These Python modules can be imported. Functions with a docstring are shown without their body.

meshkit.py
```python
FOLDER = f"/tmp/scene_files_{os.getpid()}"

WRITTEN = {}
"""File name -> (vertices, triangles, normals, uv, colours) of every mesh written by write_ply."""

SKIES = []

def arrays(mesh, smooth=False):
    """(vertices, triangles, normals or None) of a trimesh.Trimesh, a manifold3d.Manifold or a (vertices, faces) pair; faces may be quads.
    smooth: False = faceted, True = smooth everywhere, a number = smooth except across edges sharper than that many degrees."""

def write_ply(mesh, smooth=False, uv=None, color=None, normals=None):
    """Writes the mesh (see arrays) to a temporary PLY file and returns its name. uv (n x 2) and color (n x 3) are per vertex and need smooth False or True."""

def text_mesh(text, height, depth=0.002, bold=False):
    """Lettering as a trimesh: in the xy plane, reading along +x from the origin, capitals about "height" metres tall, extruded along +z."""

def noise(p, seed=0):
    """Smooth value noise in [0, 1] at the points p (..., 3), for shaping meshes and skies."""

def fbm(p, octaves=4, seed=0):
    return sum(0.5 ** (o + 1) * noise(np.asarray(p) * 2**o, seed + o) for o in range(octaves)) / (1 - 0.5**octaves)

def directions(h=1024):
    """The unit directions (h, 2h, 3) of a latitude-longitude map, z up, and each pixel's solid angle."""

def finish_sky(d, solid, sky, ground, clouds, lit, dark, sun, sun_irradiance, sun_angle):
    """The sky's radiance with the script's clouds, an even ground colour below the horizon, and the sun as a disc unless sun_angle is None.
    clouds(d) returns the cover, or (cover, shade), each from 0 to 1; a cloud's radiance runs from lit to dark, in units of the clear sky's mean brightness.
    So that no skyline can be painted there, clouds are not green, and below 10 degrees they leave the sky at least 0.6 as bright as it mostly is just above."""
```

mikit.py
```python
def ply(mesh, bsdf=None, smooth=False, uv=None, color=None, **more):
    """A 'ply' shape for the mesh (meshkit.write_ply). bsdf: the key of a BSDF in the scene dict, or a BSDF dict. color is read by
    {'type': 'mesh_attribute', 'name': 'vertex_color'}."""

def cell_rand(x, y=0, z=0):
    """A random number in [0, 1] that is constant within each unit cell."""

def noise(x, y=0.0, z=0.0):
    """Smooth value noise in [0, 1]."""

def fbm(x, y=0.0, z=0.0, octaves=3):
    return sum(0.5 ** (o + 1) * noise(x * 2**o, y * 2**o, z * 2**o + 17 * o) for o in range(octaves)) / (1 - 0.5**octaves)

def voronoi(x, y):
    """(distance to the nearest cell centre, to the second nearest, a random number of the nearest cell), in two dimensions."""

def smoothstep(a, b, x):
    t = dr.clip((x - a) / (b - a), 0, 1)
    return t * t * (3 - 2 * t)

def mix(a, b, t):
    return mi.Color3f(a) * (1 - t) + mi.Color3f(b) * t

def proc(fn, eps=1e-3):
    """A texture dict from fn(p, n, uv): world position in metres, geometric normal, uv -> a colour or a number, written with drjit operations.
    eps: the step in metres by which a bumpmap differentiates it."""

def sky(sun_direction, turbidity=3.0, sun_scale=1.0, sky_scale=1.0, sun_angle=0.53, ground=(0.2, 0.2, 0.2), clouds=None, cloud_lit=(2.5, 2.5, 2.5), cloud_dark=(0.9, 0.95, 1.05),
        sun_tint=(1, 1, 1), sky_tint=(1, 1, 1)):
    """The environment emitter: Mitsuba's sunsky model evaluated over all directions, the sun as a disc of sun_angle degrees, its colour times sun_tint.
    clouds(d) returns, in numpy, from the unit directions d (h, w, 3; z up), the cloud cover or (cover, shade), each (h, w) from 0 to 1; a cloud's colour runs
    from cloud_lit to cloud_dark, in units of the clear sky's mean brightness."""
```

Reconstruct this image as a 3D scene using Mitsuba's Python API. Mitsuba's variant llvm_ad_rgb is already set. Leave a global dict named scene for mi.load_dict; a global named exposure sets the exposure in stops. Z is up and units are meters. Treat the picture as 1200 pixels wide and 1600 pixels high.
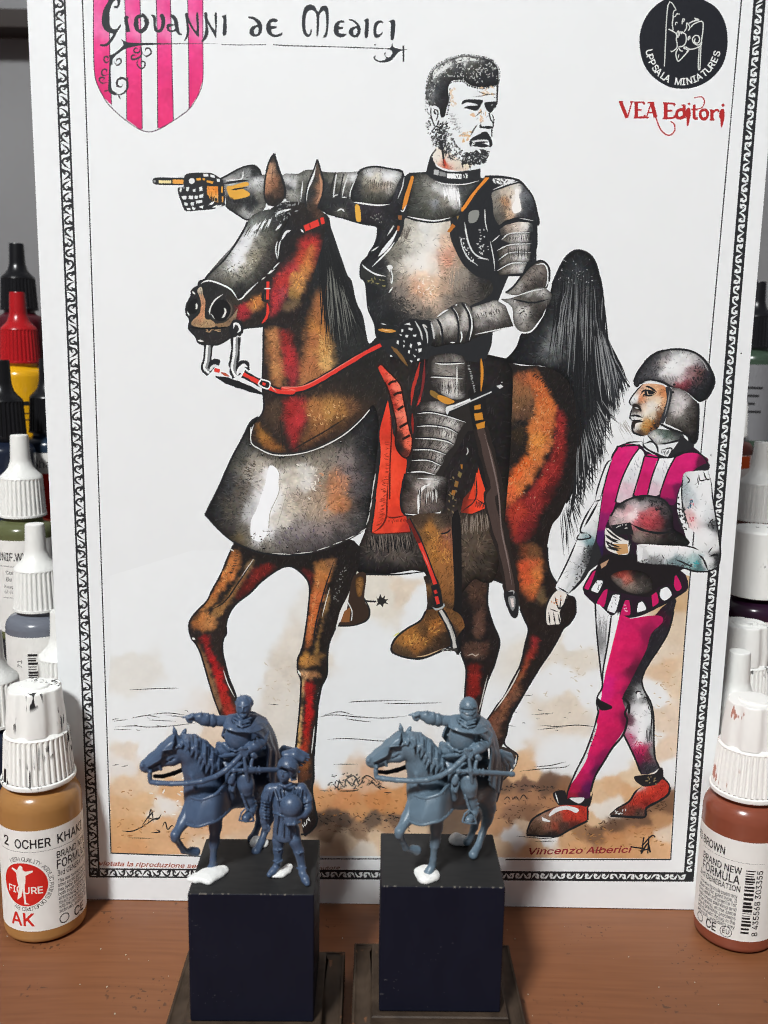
import math, numpy as np, trimesh, mitsuba as mi, mikit, meshkit
import drjit as dr
from mikit import proc, noise, fbm, smoothstep, mix
from scipy.interpolate import RBFInterpolator
from scipy.spatial import Delaunay
import shapely
from shapely.geometry import Polygon
import manifold3d as m3
T = mi.ScalarTransform4f
scene, labels = {}, {}
mm = 1e-3

# ================= camera, light, exposure =================
CAM = np.array([-0.0029001, -0.2794026, 0.1810669])
FWD = np.array([0., 0.98480775, -0.17364818]); UP = np.array([-0.01745241, 0.17362173, 0.98465776])
scene['camera'] = {'type': 'thinlens', 'fov': 2 * math.degrees(math.atan(600 / 1450.)), 'fov_axis': 'x', 'aperture_radius': 0.0008, 'focus_distance': 0.290,
    'near_clip': 0.01, 'far_clip': 20.0, 'to_world': T().look_at(origin=CAM.tolist(), target=(CAM + FWD).tolist(), up=UP.tolist())}
LAMP = np.array([-0.52, -1.25, 1.50]); LAMP_R = 0.12
exposure = 0.0
scene['room_light'] = {'type': 'constant', 'radiance': {'type': 'rgb', 'value': [0.115, 0.12, 0.13]}}

def srgb(h):
    c = np.array([int(h[i:i + 2], 16) for i in (1, 3, 5)]) / 255.
    return np.where(c <= .04045, c / 12.92, ((c + .055) / 1.055) ** 2.4)

def rgb(*c): return {'type': 'rgb', 'value': [float(x) for x in c]}
def hexc(h, k=1.): return rgb(*(srgb(h) * k))

# ================= materials =================
def pbr(key, color, rough=.5, spec=.5, coat=0., **kw):
    scene[key] = {'type': 'twosided', 'bsdf': {'type': 'principled', 'base_color': color if isinstance(color, dict) else hexc(color), 'roughness': rough, 'specular': spec, 'clearcoat': coat, 'clearcoat_gloss': .9, **kw}}
    return key

def bumped(key, inner, fn, scale, eps=2e-4):
    scene[key] = {'type': 'twosided', 'bsdf': {'type': 'bumpmap', 'arbitrary': {**proc(fn, eps)}, 'scale': scale, 'bsdf': inner}}
    return key

M_PRINT = 'mat_print'
scene[M_PRINT] = {'type': 'twosided', 'bsdf': {'type': 'principled', 'base_color': {'type': 'mesh_attribute', 'name': 'vertex_color'}, 'roughness': .55, 'specular': .25}}
pbr('mat_paper', proc(lambda p, n, uv: mix([.80, .822, .83], [.815, .835, .842], fbm(p.x * 40, p.z * 40, 0, 2))), .55, .25)

# ================= entry helpers =================
def numbered(name):
    if not any(k == name or k.startswith(name + '__') for k in list(scene) + list(labels)): return name
    i = 1
    while any(k == f'{name}_{i:03d}' or k.startswith(f'{name}_{i:03d}__') for k in list(scene) + list(labels)): i += 1
    return f'{name}_{i:03d}'
def thing(name, label, cat, group=None, kind=None):
    k = numbered(name); labels[k] = {'label': label, 'category': cat}
    if group: labels[k]['group'] = group
    if kind: labels[k]['kind'] = kind; del labels[k]['category']
    return k
def put(parent, name, mesh, mat, smooth=30, tw=None, label=None, **kw):
    k = numbered(parent + '__' + name if parent else name)
    d = mesh if isinstance(mesh, dict) else mikit.ply(mesh, mat, smooth=smooth, **kw)
    if tw is not None: d = {**d, 'to_world': tw}
    scene[k] = d
    if label: labels[k] = {'label': label}
    return k
def box(x0, x1, y0, y1, z0, z1, bev=0.):
    if bev <= 0:
        b = trimesh.creation.box((x1 - x0, y1 - y0, z1 - z0)); b.apply_translation(((x0 + x1) / 2, (y0 + y1) / 2, (z0 + z1) / 2)); return b
    s = m3.Manifold.sphere(bev, 8)
    pts = [s.translate([x, y, z]) for x in (x0 + bev, x1 - bev) for y in (y0 + bev, y1 - bev) for z in (z0 + bev, z1 - bev)]
    return tm(m3.Manifold.batch_hull(pts))
def tm(m):
    q = m.to_mesh(); return trimesh.Trimesh(np.array(q.vert_properties)[:, :3], np.array(q.tri_verts), process=False)
def lathe(prof, n=48):
    p = np.array(prof, float); a = np.arange(n) * 2 * np.pi / n
    v = np.stack([p[:, None, 0] * np.cos(a), p[:, None, 0] * np.sin(a), np.repeat(p[:, 1:2], n, 1)], -1).reshape(-1, 3)
    f = []
    for i in range(len(p) - 1):
        for j in range(n):
            a0, b0 = i * n + j, i * n + (j + 1) % n; f += [[a0, b0, b0 + n], [a0, b0 + n, a0 + n]]
    return trimesh.Trimesh(v, f, process=False)
def cat(*ms): return trimesh.util.concatenate([m for m in ms if m is not None])
def text2d(t, h, bold=False):
    m = meshkit.text_mesh(t, h, h * .05, bold); up = m.face_normals[:, 2] > .5
    f = m.faces[up]; u, inv = np.unique(f, return_inverse=True)
    return np.array(m.vertices)[u][:, :2], inv.reshape(-1, 3)

# ================= flat print engine: ink shapes in the plane of a sheet, in 1/100 mm =================
ART = {}; LAYER = [0]; CUR = [None]; rng = np.random.default_rng(7)
def part(n): CUR[0] = n
def P_(s): return np.array([[float(q) for q in w.split(',')[:2]] for w in s.split()])
BB = np.zeros((0, 4)); BL = np.zeros(0)
def emit(v, f, c):
    global BB, BL
    b = np.r_[v.min(0), v.max(0)]
    hit = (BB[:, 0] <= b[2]) & (BB[:, 2] >= b[0]) & (BB[:, 1] <= b[3]) & (BB[:, 3] >= b[1])   # ink lies on whatever it overprints
    lv = BL[hit].max() + 1 if hit.any() else 0
    BB = np.vstack([BB, b]); BL = np.r_[BL, lv]
    y = np.full(len(v), -(20e-6 + lv * .7e-6))
    c = np.broadcast_to(c, (len(v), 3))
    ART.setdefault(CUR[0], []).append((np.stack([v[:, 0] * 1e-5, y, v[:, 1] * 1e-5], 1), np.asarray(f), c))
def cr(p, n=4, closed=False):
    if len(p) < 3: return p
    q = np.vstack([p[-1:], p, p[:2]]) if closed else np.vstack([2 * p[:1] - p[1:2], p, 2 * p[-1:] - p[-2:-1]])
    t = np.arange(n)[:, None] / n; out = []
    for i in range(1, len(q) - 2):
        a, b, c, d = q[i - 1:i + 3]
        out.append(.5 * (2 * b + (c - a) * t + (2 * a - 5 * b + 4 * c - d) * t ** 2 + (3 * b - a - 3 * c + d) * t ** 3))
    if not closed: out.append(p[-1:])
    return np.vstack(out)
def polyg(p):
    g = Polygon(p)
    if not g.is_valid: g = g.buffer(0)
    if g.geom_type != 'Polygon': g = max(g.geoms, key=lambda q: q.area)
    return g
def F(col, s, sm=1):
    p = P_(s) if isinstance(s, str) else s
    g = polyg(cr(p, 3, True) if sm and len(p) > 4 else p)
    v, f = trimesh.creation.triangulate_polygon(g, engine='earcut')
    emit(v, f, srgb(col))
PEND = []
def Lit(s, samp, fall):   # a lit patch of the next wash, melting into it over the distance fall
    g = polyg(cr(P_(s), 3, True)); sx = [w.split(',') for w in samp.split()]
    PEND.append((g, np.array([[float(a), float(b)] for a, b, _ in sx]), np.array([srgb(c) ** .4545 for _, _, c in sx]), fall))
def shep(q, sp, sc, soft):
    d2 = ((q[:, None] - sp[None]) ** 2).sum(-1) + soft ** 2; w = d2 ** -2.2; w /= w.sum(1, keepdims=True); return w @ sc
def G(s, samp, cell, nz, sm=1, pen=True):
    p = P_(s) if isinstance(s, str) else s
    g = polyg(cr(p, 3, True) if sm else p)
    sx = [w.split(',') for w in samp.split()]
    sp = np.array([[float(a), float(b)] for a, b, _ in sx]); sc = np.array([srgb(c) ** .4545 for _, _, c in sx])
    sp, ui = np.unique(sp, axis=0, return_index=True); sc = sc[ui]
    x0, y0, x1, y1 = g.bounds
    gx, gy = np.meshgrid(np.arange(x0, x1, cell), np.arange(y0, y1, cell * .87)); gx = gx + (np.arange(gx.shape[0]) % 2)[:, None] * cell / 2
    q = np.stack([gx.ravel(), gy.ravel()], 1) + rng.normal(0, cell * .22, (gx.size, 2))
    shapely.prepare(g); inner = g.buffer(-cell * .4)
    q = q[shapely.contains_xy(inner, q[:, 0], q[:, 1])] if not inner.is_empty else q[:0]
    ring = g.exterior; L = ring.length; b = np.array([ring.interpolate(t).coords[0] for t in np.arange(0, L, cell * .7)])
    v = np.vstack([b, q]); f = Delaunay(v).simplices; ce = v[f].mean(1); f = f[shapely.contains_xy(g, ce[:, 0], ce[:, 1])]
    wob = lambda q, k, z: (np.asarray(meshkit.noise(np.c_[q / k, np.full(len(q), z)])) - .5)
    lits = PEND[:]; PEND.clear(); amp = min(cell * 2.7, .05 * math.sqrt(g.area))
    for q in lits: shapely.prepare(q[0])
    def tone(q):
        qw = q + np.stack([wob(q, cell * 2.6, 1.), wob(q, cell * 2.6, 7.)], 1) * amp
        d2 = ((qw[:, None] - sp[None]) ** 2).sum(-1) + (cell * .6) ** 2
        w = d2 ** (-3. if nz >= .05 else -4.5); w /= w.sum(1, keepdims=True); near = w @ sc
        if len(sp) > 2:
            try: r = RBFInterpolator(sp, sc, kernel='linear', neighbors=min(24, len(sp)))(q)
            except Exception: r = near
        else: r = near
        c = np.clip(near * sharp * .8 + r * (1 - sharp * .8), sc.min(0) - .03, sc.max(0) + .03)
        for lg, lp, lc, fall in lits:
            pt = shapely.points(q); sd = shapely.distance(lg.exterior, pt) * np.where(shapely.contains_xy(lg, q[:, 0], q[:, 1]), 1, -1)
            sd = sd + wob(q, cell * 1.3, 5.) * cell * 2.2 + wob(q, cell * 4., 9.) * cell * 2.2
            t = np.clip(sd / (2. * fall + cell) + .5, 0, 1); t = (t * t * (3 - 2 * t))[:, None]
            c = c * (1 - t) + shep(q + (qw - q) * .6, lp, lc, cell * 2) * t
        if nz >= .085: c = c * (1 - .5 * np.exp(-shapely.distance(g.exterior, shapely.points(q)) / (cell * 1.9)))[:, None]   # inked contour
        return c
    sharp = .75 if nz >= .05 else 1.1
    c = tone(v)
    quiet = np.clip((.93 - c.mean(1, keepdims=True)) / .12, .1, 1)
    c = c * (1 + quiet * nz * 1.8 * wob(v, cell * 3.2, 3.)[:, None]) + quiet * (rng.normal(0, nz * .5, (len(v), 1)) * np.clip(c.mean(1, keepdims=True), .12, .6) + rng.normal(0, nz * .07, (len(v), 3)))
    emit(v, f, np.clip(c, .08, .95) ** 2.2)
    if nz < .055 or not pen: return
    # pen hatching: short strokes that run with the change of tone, darker or lighter than the wash beneath
    n = int(g.area / (cell * cell) * .36); q = rng.uniform([x0, y0], [x1, y1], (int(n * 3) + 20, 2)); q = q[shapely.contains_xy(g.buffer(-cell * .5), q[:, 0], q[:, 1])][:n]
    if not len(q): return
    t0 = tone(q); e = cell * 1.6; gx = tone(q + [e, 0]).mean(1) - tone(q - [e, 0]).mean(1); gy = tone(q + [0, e]).mean(1) - tone(q - [0, e]).mean(1)
    flow = np.arctan2(gy, gx); gm = np.hypot(gx, gy); V, Fa, Cc, k = [], [], [], 0
    for i in range(len(q)):
        L = t0[i].mean(); a = flow[i] + rng.normal(0, .22) if gm[i] > .02 else 1.25 + rng.normal(0, .25)
        if L > .74: m = .74 if rng.random() < .16 else 0
        elif L > .3: m = .68 if rng.random() < .6 else 1.18
        elif L > .2: m = .66 if rng.random() < .5 else 1.35
        else: m = 1.4 if rng.random() < .3 else 0
        if m == 0: continue
        l = cell * rng.uniform(.5, 1.5); d = np.array([math.cos(a), math.sin(a)]) * l; md = q[i] + rng.normal(0, .12, 2) * l
        vv, ff = ribbon(cr(np.array([q[i] - d, md, q[i] + d]), 2), cell * rng.uniform(.22, .40), 1)
        V.append(vv); Fa.append(ff + k); Cc.append(np.tile(np.clip(t0[i] * m, .1, .93) ** 2.2, (len(vv), 1))); k += len(vv)
    if V: emit(np.vstack(V), np.vstack(Fa), np.vstack(Cc))
def ribbon(p, w, taper):
    d = np.gradient(p, axis=0); L = np.linalg.norm(d, axis=1, keepdims=True); d = d / np.maximum(L, 1e-9)
    n = np.stack([-d[:, 1], d[:, 0]], 1); t = np.linspace(0, 1, len(p))
    k = np.ones(len(p)) if taper == 0 else np.clip(np.minimum(t, 1 - t) * 5, .25, 1) if taper == 1 else np.clip(1.15 - t, .2, 1)
    k = k * (1 + rng.normal(0, .10, len(p))) if len(p) > 3 else k
    o = n * (k * w / 2)[:, None]
    v = np.empty((2 * len(p), 2)); v[::2] = p + o; v[1::2] = p - o
    i = np.arange(len(p) - 1) * 2
    return v, np.vstack([np.stack([i, i + 1, i + 3], 1), np.stack([i, i + 3, i + 2], 1)])
def S(col, w, s, tp=1):
    p = P_(s) if isinstance(s, str) else s
    p = cr(p, 4)
    if len(p) == 2: p = np.vstack([p[0], p.mean(0), p[1]])
    k = srgb(col); v, f = ribbon(p, max(w, 12) * (1.3 if k.max() < .03 else 1.1), tp); emit(v, f, k)
def at_len(p, t):
    d = np.r_[0, np.cumsum(np.linalg.norm(np.diff(p, axis=0), axis=1))]; d /= d[-1]
    return np.array([np.interp(t, d, p[:, 0]), np.interp(t, d, p[:, 1])])
def H(col, w, a, b, n, j, lj):
    A, B = cr(P_(a)), cr(P_(b)); V, Fa, k = [], [], 0; j = min(j, .10 * np.linalg.norm(A.mean(0) - B.mean(0)))
    for i in range(n):
        t = np.clip((i + .5) / n + rng.normal(0, .25 / n), 0, 1)
        p0, p1 = at_len(A, t) + rng.normal(0, j, 2) * .6, at_len(B, np.clip(t + rng.normal(0, .3 / n), 0, 1)) + rng.normal(0, j, 2)
        s0, s1 = rng.uniform(0, lj * .6), 1 - rng.uniform(0, lj)
        q0, q1 = p0 + (p1 - p0) * s0, p0 + (p1 - p0) * s1
        mid = (q0 + q1) / 2 + rng.normal(0, .02, 2) * np.linalg.norm(q1 - q0)
        v, f = ribbon(cr(np.array([q0, mid, q1]), 4), w * rng.uniform(.7, 1.3), 1); V.append(v); Fa.append(f + k); k += len(v)
    emit(np.vstack(V), np.vstack(Fa), srgb(col))
def D(col, s, n, ln, w, ang, aj):
    g = polyg(P_(s)); x0, y0, x1, y1 = g.bounds; V, Fa, k = [], [], 0
    q = rng.uniform([x0, y0], [x1, y1], (n * 12, 2)); q = q[shapely.contains_xy(g, q[:, 0], q[:, 1])][:n]
    for c in q:
        a = -math.radians(ang) + rng.normal(0, aj); l = ln * rng.uniform(.5, 1.3) / 2; d = np.array([math.cos(a), math.sin(a)]) * l
        m = c + rng.normal(0, .2, 2) * l
        v, f = ribbon(cr(np.array([c - d, m, c + d]), 3), w * rng.uniform(.7, 1.2), 1); V.append(v); Fa.append(f + k); k += len(v)
    if V: emit(np.vstack(V), np.vstack(Fa), srgb(col))
def ornament():
    K = '#26282b'
    mot = np.array([(.02, -.1), (.45, .35), (.86, 1.0), (.84, 1.75), (.52, 2.15), (.24, 1.85), (.34, 1.4), (.6, 1.5)])
    def band(o, along, across, L, W, heavy):
        o, along, across = (np.array(q, float) for q in (o, along, across))
        def M(u, v): return o + across * np.asarray(u)[..., None] * W + along * np.asarray(v)[..., None]
        e = lambda u: M(np.array([u, u]), np.array([-20., L + 20.]))
        if heavy: F(K, np.vstack([e(0.), e(1.)[::-1]]), 0)
        col = '#e6eaea' if heavy else K; v0 = 20.
        while v0 < L - 250:
            per = rng.uniform(270, 330) * W / 280.; k = per / 2.75; fl = rng.random() < .5; up = rng.random() < .5
            m = mot.copy()
            if fl: m[:, 0] = 1 - m[:, 0]
            m[:, 1] *= k
            if up: m[:, 1] = per - m[:, 1] - .2 * k
            m[:, 0] = .1 + .8 * m[:, 0]
            S(col, 58 if heavy else 46, M(m[:, 0], v0 + m[:, 1] + rng.normal(0, 6, len(m))), 1)
            sd = 0. if not fl else 1.; s = 1 if not fl else -1
            tri = [(sd + s * .08, per * .55), (sd + s * .42, per * .86), (sd + s * .08, per)] if not heavy else [(sd + s * .1, per * .5), (sd + s * .45, per * .82), (sd + s * .1, per * .95)]
            F(col, M(np.array([a for a, _ in tri]), v0 + np.array([b if not up else per - b for _, b in tri])), 0)
            if rng.random() < .6: S(col, 34, M(np.array([1 - sd - s * .1, 1 - sd - s * .3, 1 - sd - s * .5]), v0 + per * np.array([.1, .22, .12])), 1)
            v0 += per
        for u in (0., 1.): S(K, 44 if not heavy else 60, e(u), 0)
    band((-9745, 850), (0, 1), (1, 0), 28300, 300, False)
    band((10045, 1060), (0, 1), (-1, 0), 28300, 262, True)
    band((-9740, 840), (1., .0115), (-.0115, 1), 7200, 275, False)
    band((-2400, 925), (1., .0115), (-.0115, 1), 12420, 262, True)
def text_at(t, h, org, d, col, shear=0., bold=False, squeeze=1.):
    v, f = text2d(t, h, bold); v = v.copy(); v[:, 0] = v[:, 0] * squeeze + v[:, 1] * shear
    d = np.array(d, float); n = np.array([-d[1], d[0]]); emit(np.asarray(org) + v[:, :1] * d + v[:, 1:] * n, f, srgb(col)); return v[:, 0].max()
def script_text(t, pts, h, col):
    p = P_(pts); d = p[-1] - p[0]; L = np.linalg.norm(d); v, _ = text2d(t, 100.); w = v[:, 0].max() / 100.
    hh = h * .62; text_at(t, hh, p[0], d / L, col, .32, True, L / (w * hh) * .98)
def arc_text(t, pts, h, col):
    p = P_(pts); c = p[0]; R = abs(p[1, 1] - c[1]); n = len(t)
    for i, ch in enumerate(t):
        if ch == ' ': continue
        a = math.radians(-90 + 83 * (2 * i / (n - 1) - 1) * .93); d = np.array([-math.sin(a), math.cos(a)])
        v, f = text2d(ch, h * .92, True); v = v - [v[:, 0].mean(), 0]
        org = c + R * np.array([math.cos(a), math.sin(a)]); nn = np.array([-d[1], d[0]])
        emit(org + v[:, :1] * d * 1.0 + v[:, 1:] * nn, f, srgb(col))

# ================= setting: table, wall =================
def wood(p, n, uv):
    g = fbm(p.x * 60, p.y * 900 + 3 * noise(p.x * 25, p.y * 60), p.z * 300, 3); b = noise(p.x * 14, p.y * 60)
    d = smoothstep(.84, .9, noise(p.x * 1100, p.y * 1100)) * smoothstep(.68, .8, noise(p.x * 90 + 9, p.y * 90))
    c = mix([.165, .060, .024], [.250, .098, .042], g * .65 + b * .35)
    return mix(c, [.07, .035, .02], d * .8)
scene['mat_table'] = {'type': 'twosided', 'bsdf': {'type': 'bumpmap', 'arbitrary': proc(lambda p, n, uv: fbm(p.x * 120, p.y * 1200, 0, 2), 1e-4), 'scale': 6e-5,
    'bsdf': {'type': 'principled', 'base_color': proc(wood), 'roughness': proc(lambda p, n, uv: .33 + .2 * fbm(p.x * 90, p.y * 90, 0, 2)), 'specular': .45}}}
pbr('mat_wall', proc(lambda p, n, uv: mix([.22, .22, .225], [.275, .275, .28], fbm(p.x * 9, p.z * 9, 0, 3))), .9, .1)
pbr('mat_shelf', '#2a211e', .6, .3)
pbr('mat_rack', '#26262a', .6, .3)
put(None, 'table', box(-.6, .6, -.5, .52, -.03, 0), 'mat_table', False); labels['table'] = {'kind': 'structure', 'label': 'brown wooden table top under the boxes and bottles'}
put(None, 'wall', box(-1.2, 1.2, .52, .56, -.4, 1.2), 'mat_wall', False); labels['wall'] = {'kind': 'structure', 'label': 'plain grey wall behind everything'}
k = thing('wall_shelf', 'dark shelf board on the grey wall at the upper left', 'shelf')
put(k, 'board', box(-.7, -.1, .492, .519, .4205, .4345, .001), 'mat_shelf')

# ================= poster =================
poster = thing('poster', 'large white illustrated print of a knight on horseback with a page, standing behind the boxes', 'poster')
g = 24; xs = np.linspace(-.105, .105, g)
put(poster, 'sheet', box(-.105, .105, 0., .0004, .0003, .297), 'mat_paper', False)
part('poster__ground_wash')
G('-8770,8953 -8759,11017 -6185,11874 5639,12085 9201,11339 9191,8230 9260,1831 -9016,1666 -8963,6833','-8574,11223,#ebeeef -6201,11062,#ebeeef -3822,11105,#ebeeef 528,11589,#ebeeef 2934,10613,#ebeeef 7646,11514,#ebeeef -8247,8962,#ebeeef -6247,8580,#ebeeef -8175,8018,#e2e0da -4231,9244,#ebeeef -1831,9910,#e4e2dc -1022,9093,#ebeeef 197,8276,#ebeeef 349,10669,#dfd0bd -245,10556,#e2dccf 856,10268,#ebeeef -3635,7571,#ddd6cb -4342,7771,#ebeeef -3128,8110,#d8cfc2 -2827,8642,#e0d8cc -3027,6943,#dfd9cf -2215,6958,#ebeeef -7301,6649,#ebeeef -8536,6196,#ebeeef -8360,5288,#e2d6c8 -7743,5343,#ebeeef -8582,4780,#e6e2dd -8403,3901,#dfc2a2 -8627,3341,#dab288 -8447,2447,#d6a878 -6955,3928,#dbaf83 -6241,3341,#dcb48c -7667,4357,#e3cdb4 -7898,3466,#dcb88f -7289,2919,#dab28a -5732,2724,#dab08a -8256,1863,#d3a071 -7207,1973,#d9ae84 -5744,1933,#e2cdb4 -7176,3324,#e9e5df -7490,3184,#e6dccd -7815,2684,#d9ae82 -5685,5816,#e3cfba -6295,6021,#e9e7e4 -5384,5387,#e0c8ae -6731,4705,#e3cdb4 -6116,4607,#dfc4a6 -8346,5767,#ebeeef -1795,5235,#ebeeef -161,5701,#ebeeef -996,6980,#ebeeef -1893,4531,#ebeeef -1275,4543,#e3cdb8 -655,4422,#d9b090 271,4506,#e0c8b2 -2197,3684,#d29a6a -1369,3700,#cd8f60 -334,3719,#ce8c58 489,3957,#d09562 -950,3307,#cf9868 293,3397,#cf935f -2089,2904,#54463d -1362,2963,#66554a -531,3024,#6c5a4c 297,3174,#7a6250 -1984,2614,#8a715e -942,2656,#9b7e66 -112,2829,#b08c6c -1355,2310,#dcc4a8 -312,2330,#dabfa0 -2188,1887,#dcc7ac -724,1914,#e4dacc 725,2620,#dcc0a0 1935,3984,#cc8f60 1961,3093,#6c5a4c 2717,5319,#ebeeef 3511,5986,#ebeeef 3398,3567,#b78a66 3976,4619,#d8ae85 4589,4740,#dbb48c 3680,4282,#7d614d 4400,4340,#75594a 5119,4398,#6e5444 5643,4231,#8a644a 3803,3797,#ad8060 4630,3813,#a87c5c 5459,3784,#a97c5a 4030,3311,#8f6c55 4650,3367,#86634c 5075,3151,#ba8c66 3633,2855,#c79a74 4462,2916,#d8bfa4 4061,2548,#ebeeef 5107,2478,#ebeeef 3659,2179,#e0c4a4 4915,2112,#ddb890 6163,2226,#d4a478 7414,2250,#c99668 8238,2424,#cc9c70 8883,2142,#d8ad83 9089,2778,#e0cdb8 8913,3224,#bb8e66 6684,4073,#dcbb96 7181,4414,#dab48c 7812,4205,#d5aa80 7894,4538,#dfc6a6 6823,3453,#e6e0d6 7333,3596,#e6e0d6 6631,3181,#d9b893 6760,2734,#7a5c46 7372,2948,#6a503e 8187,3210,#6e5240 8982,3716,#7a5a44 7395,2566,#c08a5e 8213,2807,#be8a60 6344,2726,#9a7454 5940,2493,#caa078 6840,4958,#ebeeef 6013,5052,#ebeeef 5192,5037,#ebeeef 7237,5184,#ebeeef 8772,9584,#dac8b0 8667,8220,#ddbf9f 8915,10926,#cfb08a 8592,10715,#c8a67c 8415,8951,#e2d2be 9085,8016,#e0cbb0 8568,6727,#e0cdb8 8752,5540,#dfc9b2 8205,6073,#ebeeef 9098,5000,#ebeeef 8322,7365,#ebeeef 5825,8590,#e1dacd 5706,6996,#e0d5c5 5000,8994,#e2dcd0 5455,7950,#ebeeef 6285,7541,#ebeeef 5791,9217,#ebeeef 4552,10025,#ebeeef 7793,9254,#ebeeef',80,0.03,0)
S('#202225',22,'-8257,7316 -7486,7373 -6674,7409')
S('#202225',22,'-8859,6298 -8612,6367')
S('#202225',22,'-8225,6374 -7713,6470 -7307,6413')
S('#202225',22,'-7549,6516 -7058,6568 -6489,6514')
S('#202225',22,'-8779,6256 -8328,6329')
S('#202225',22,'-8745,6063 -8171,6116 -7682,6082 -6905,6140 -6086,6263')
S('#202225',22,'-8789,5975 -8237,5985')
S('#202225',22,'-7676,6320 -6800,6293')
S('#202225',22,'-7101,6481 -6084,6414 -5472,6468')
S('#202225',23,'-8871,4753 -8663,4801')
S('#202225',23,'-8584,4715 -8376,4762')
S('#202225',22,'-2294,6505 -1806,6600 -991,6551 -176,6523 637,6624')
S('#202225',22,'-2111,6573 -1603,6711 -1154,6612')
S('#202225',22,'-1301,7017 -997,7066 626,7138')
S('#202225',22,'-184,7016 628,7031 1642,7071')
S('#202225',22,'-1963,5776 -1288,5811 -162,5745 655,5782')
S('#202225',23,'-1793,4929 -971,4944')
S('#202225',22,'-1296,6545 -583,6537')
S('#202225',22,'4500,6717 5208,6794')
S('#202225',22,'3292,6393 4028,6320')
S('#202225',22,'4821,6378 5332,6344 6043,6401 6760,6328')
S('#202225',22,'4228,7354 4531,7381')
S('#202225',23,'4216,4799 4993,4902 5607,4957 5807,5048')
S('#202225',23,'4681,4962 5193,5015 5699,5156')
S('#202225',22,'4726,6225 5537,6327')
S('#202225',23,'4186,2550 5107,2478 5727,2579')
S('#202225',23,'4799,2359 5528,2395')
S('#202225',23,'6694,2055 7211,2155')
S('#202225',23,'-1889,4001 -2199,4017')
S('#202225',23,'-8454,2244 -7619,2237')
S('#202225',23,'-6993,2204 -6574,2257')
S('#202225',22,'-3840,6928 -3515,6912')
S('#202225',22,'-1397,6479 -989,6422 -581,6386')
S('#202225',31,'-8655,2488 -8342,2472 -7983,2636 -7855,2773')
S('#202225',31,'-7982,2681 -7765,2999 -7594,3182')
S('#202225',31,'-7770,2820 -7675,3270 -7604,2823')
S('#202225',31,'-7808,2954 -7476,2915 -7347,3097')
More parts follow.
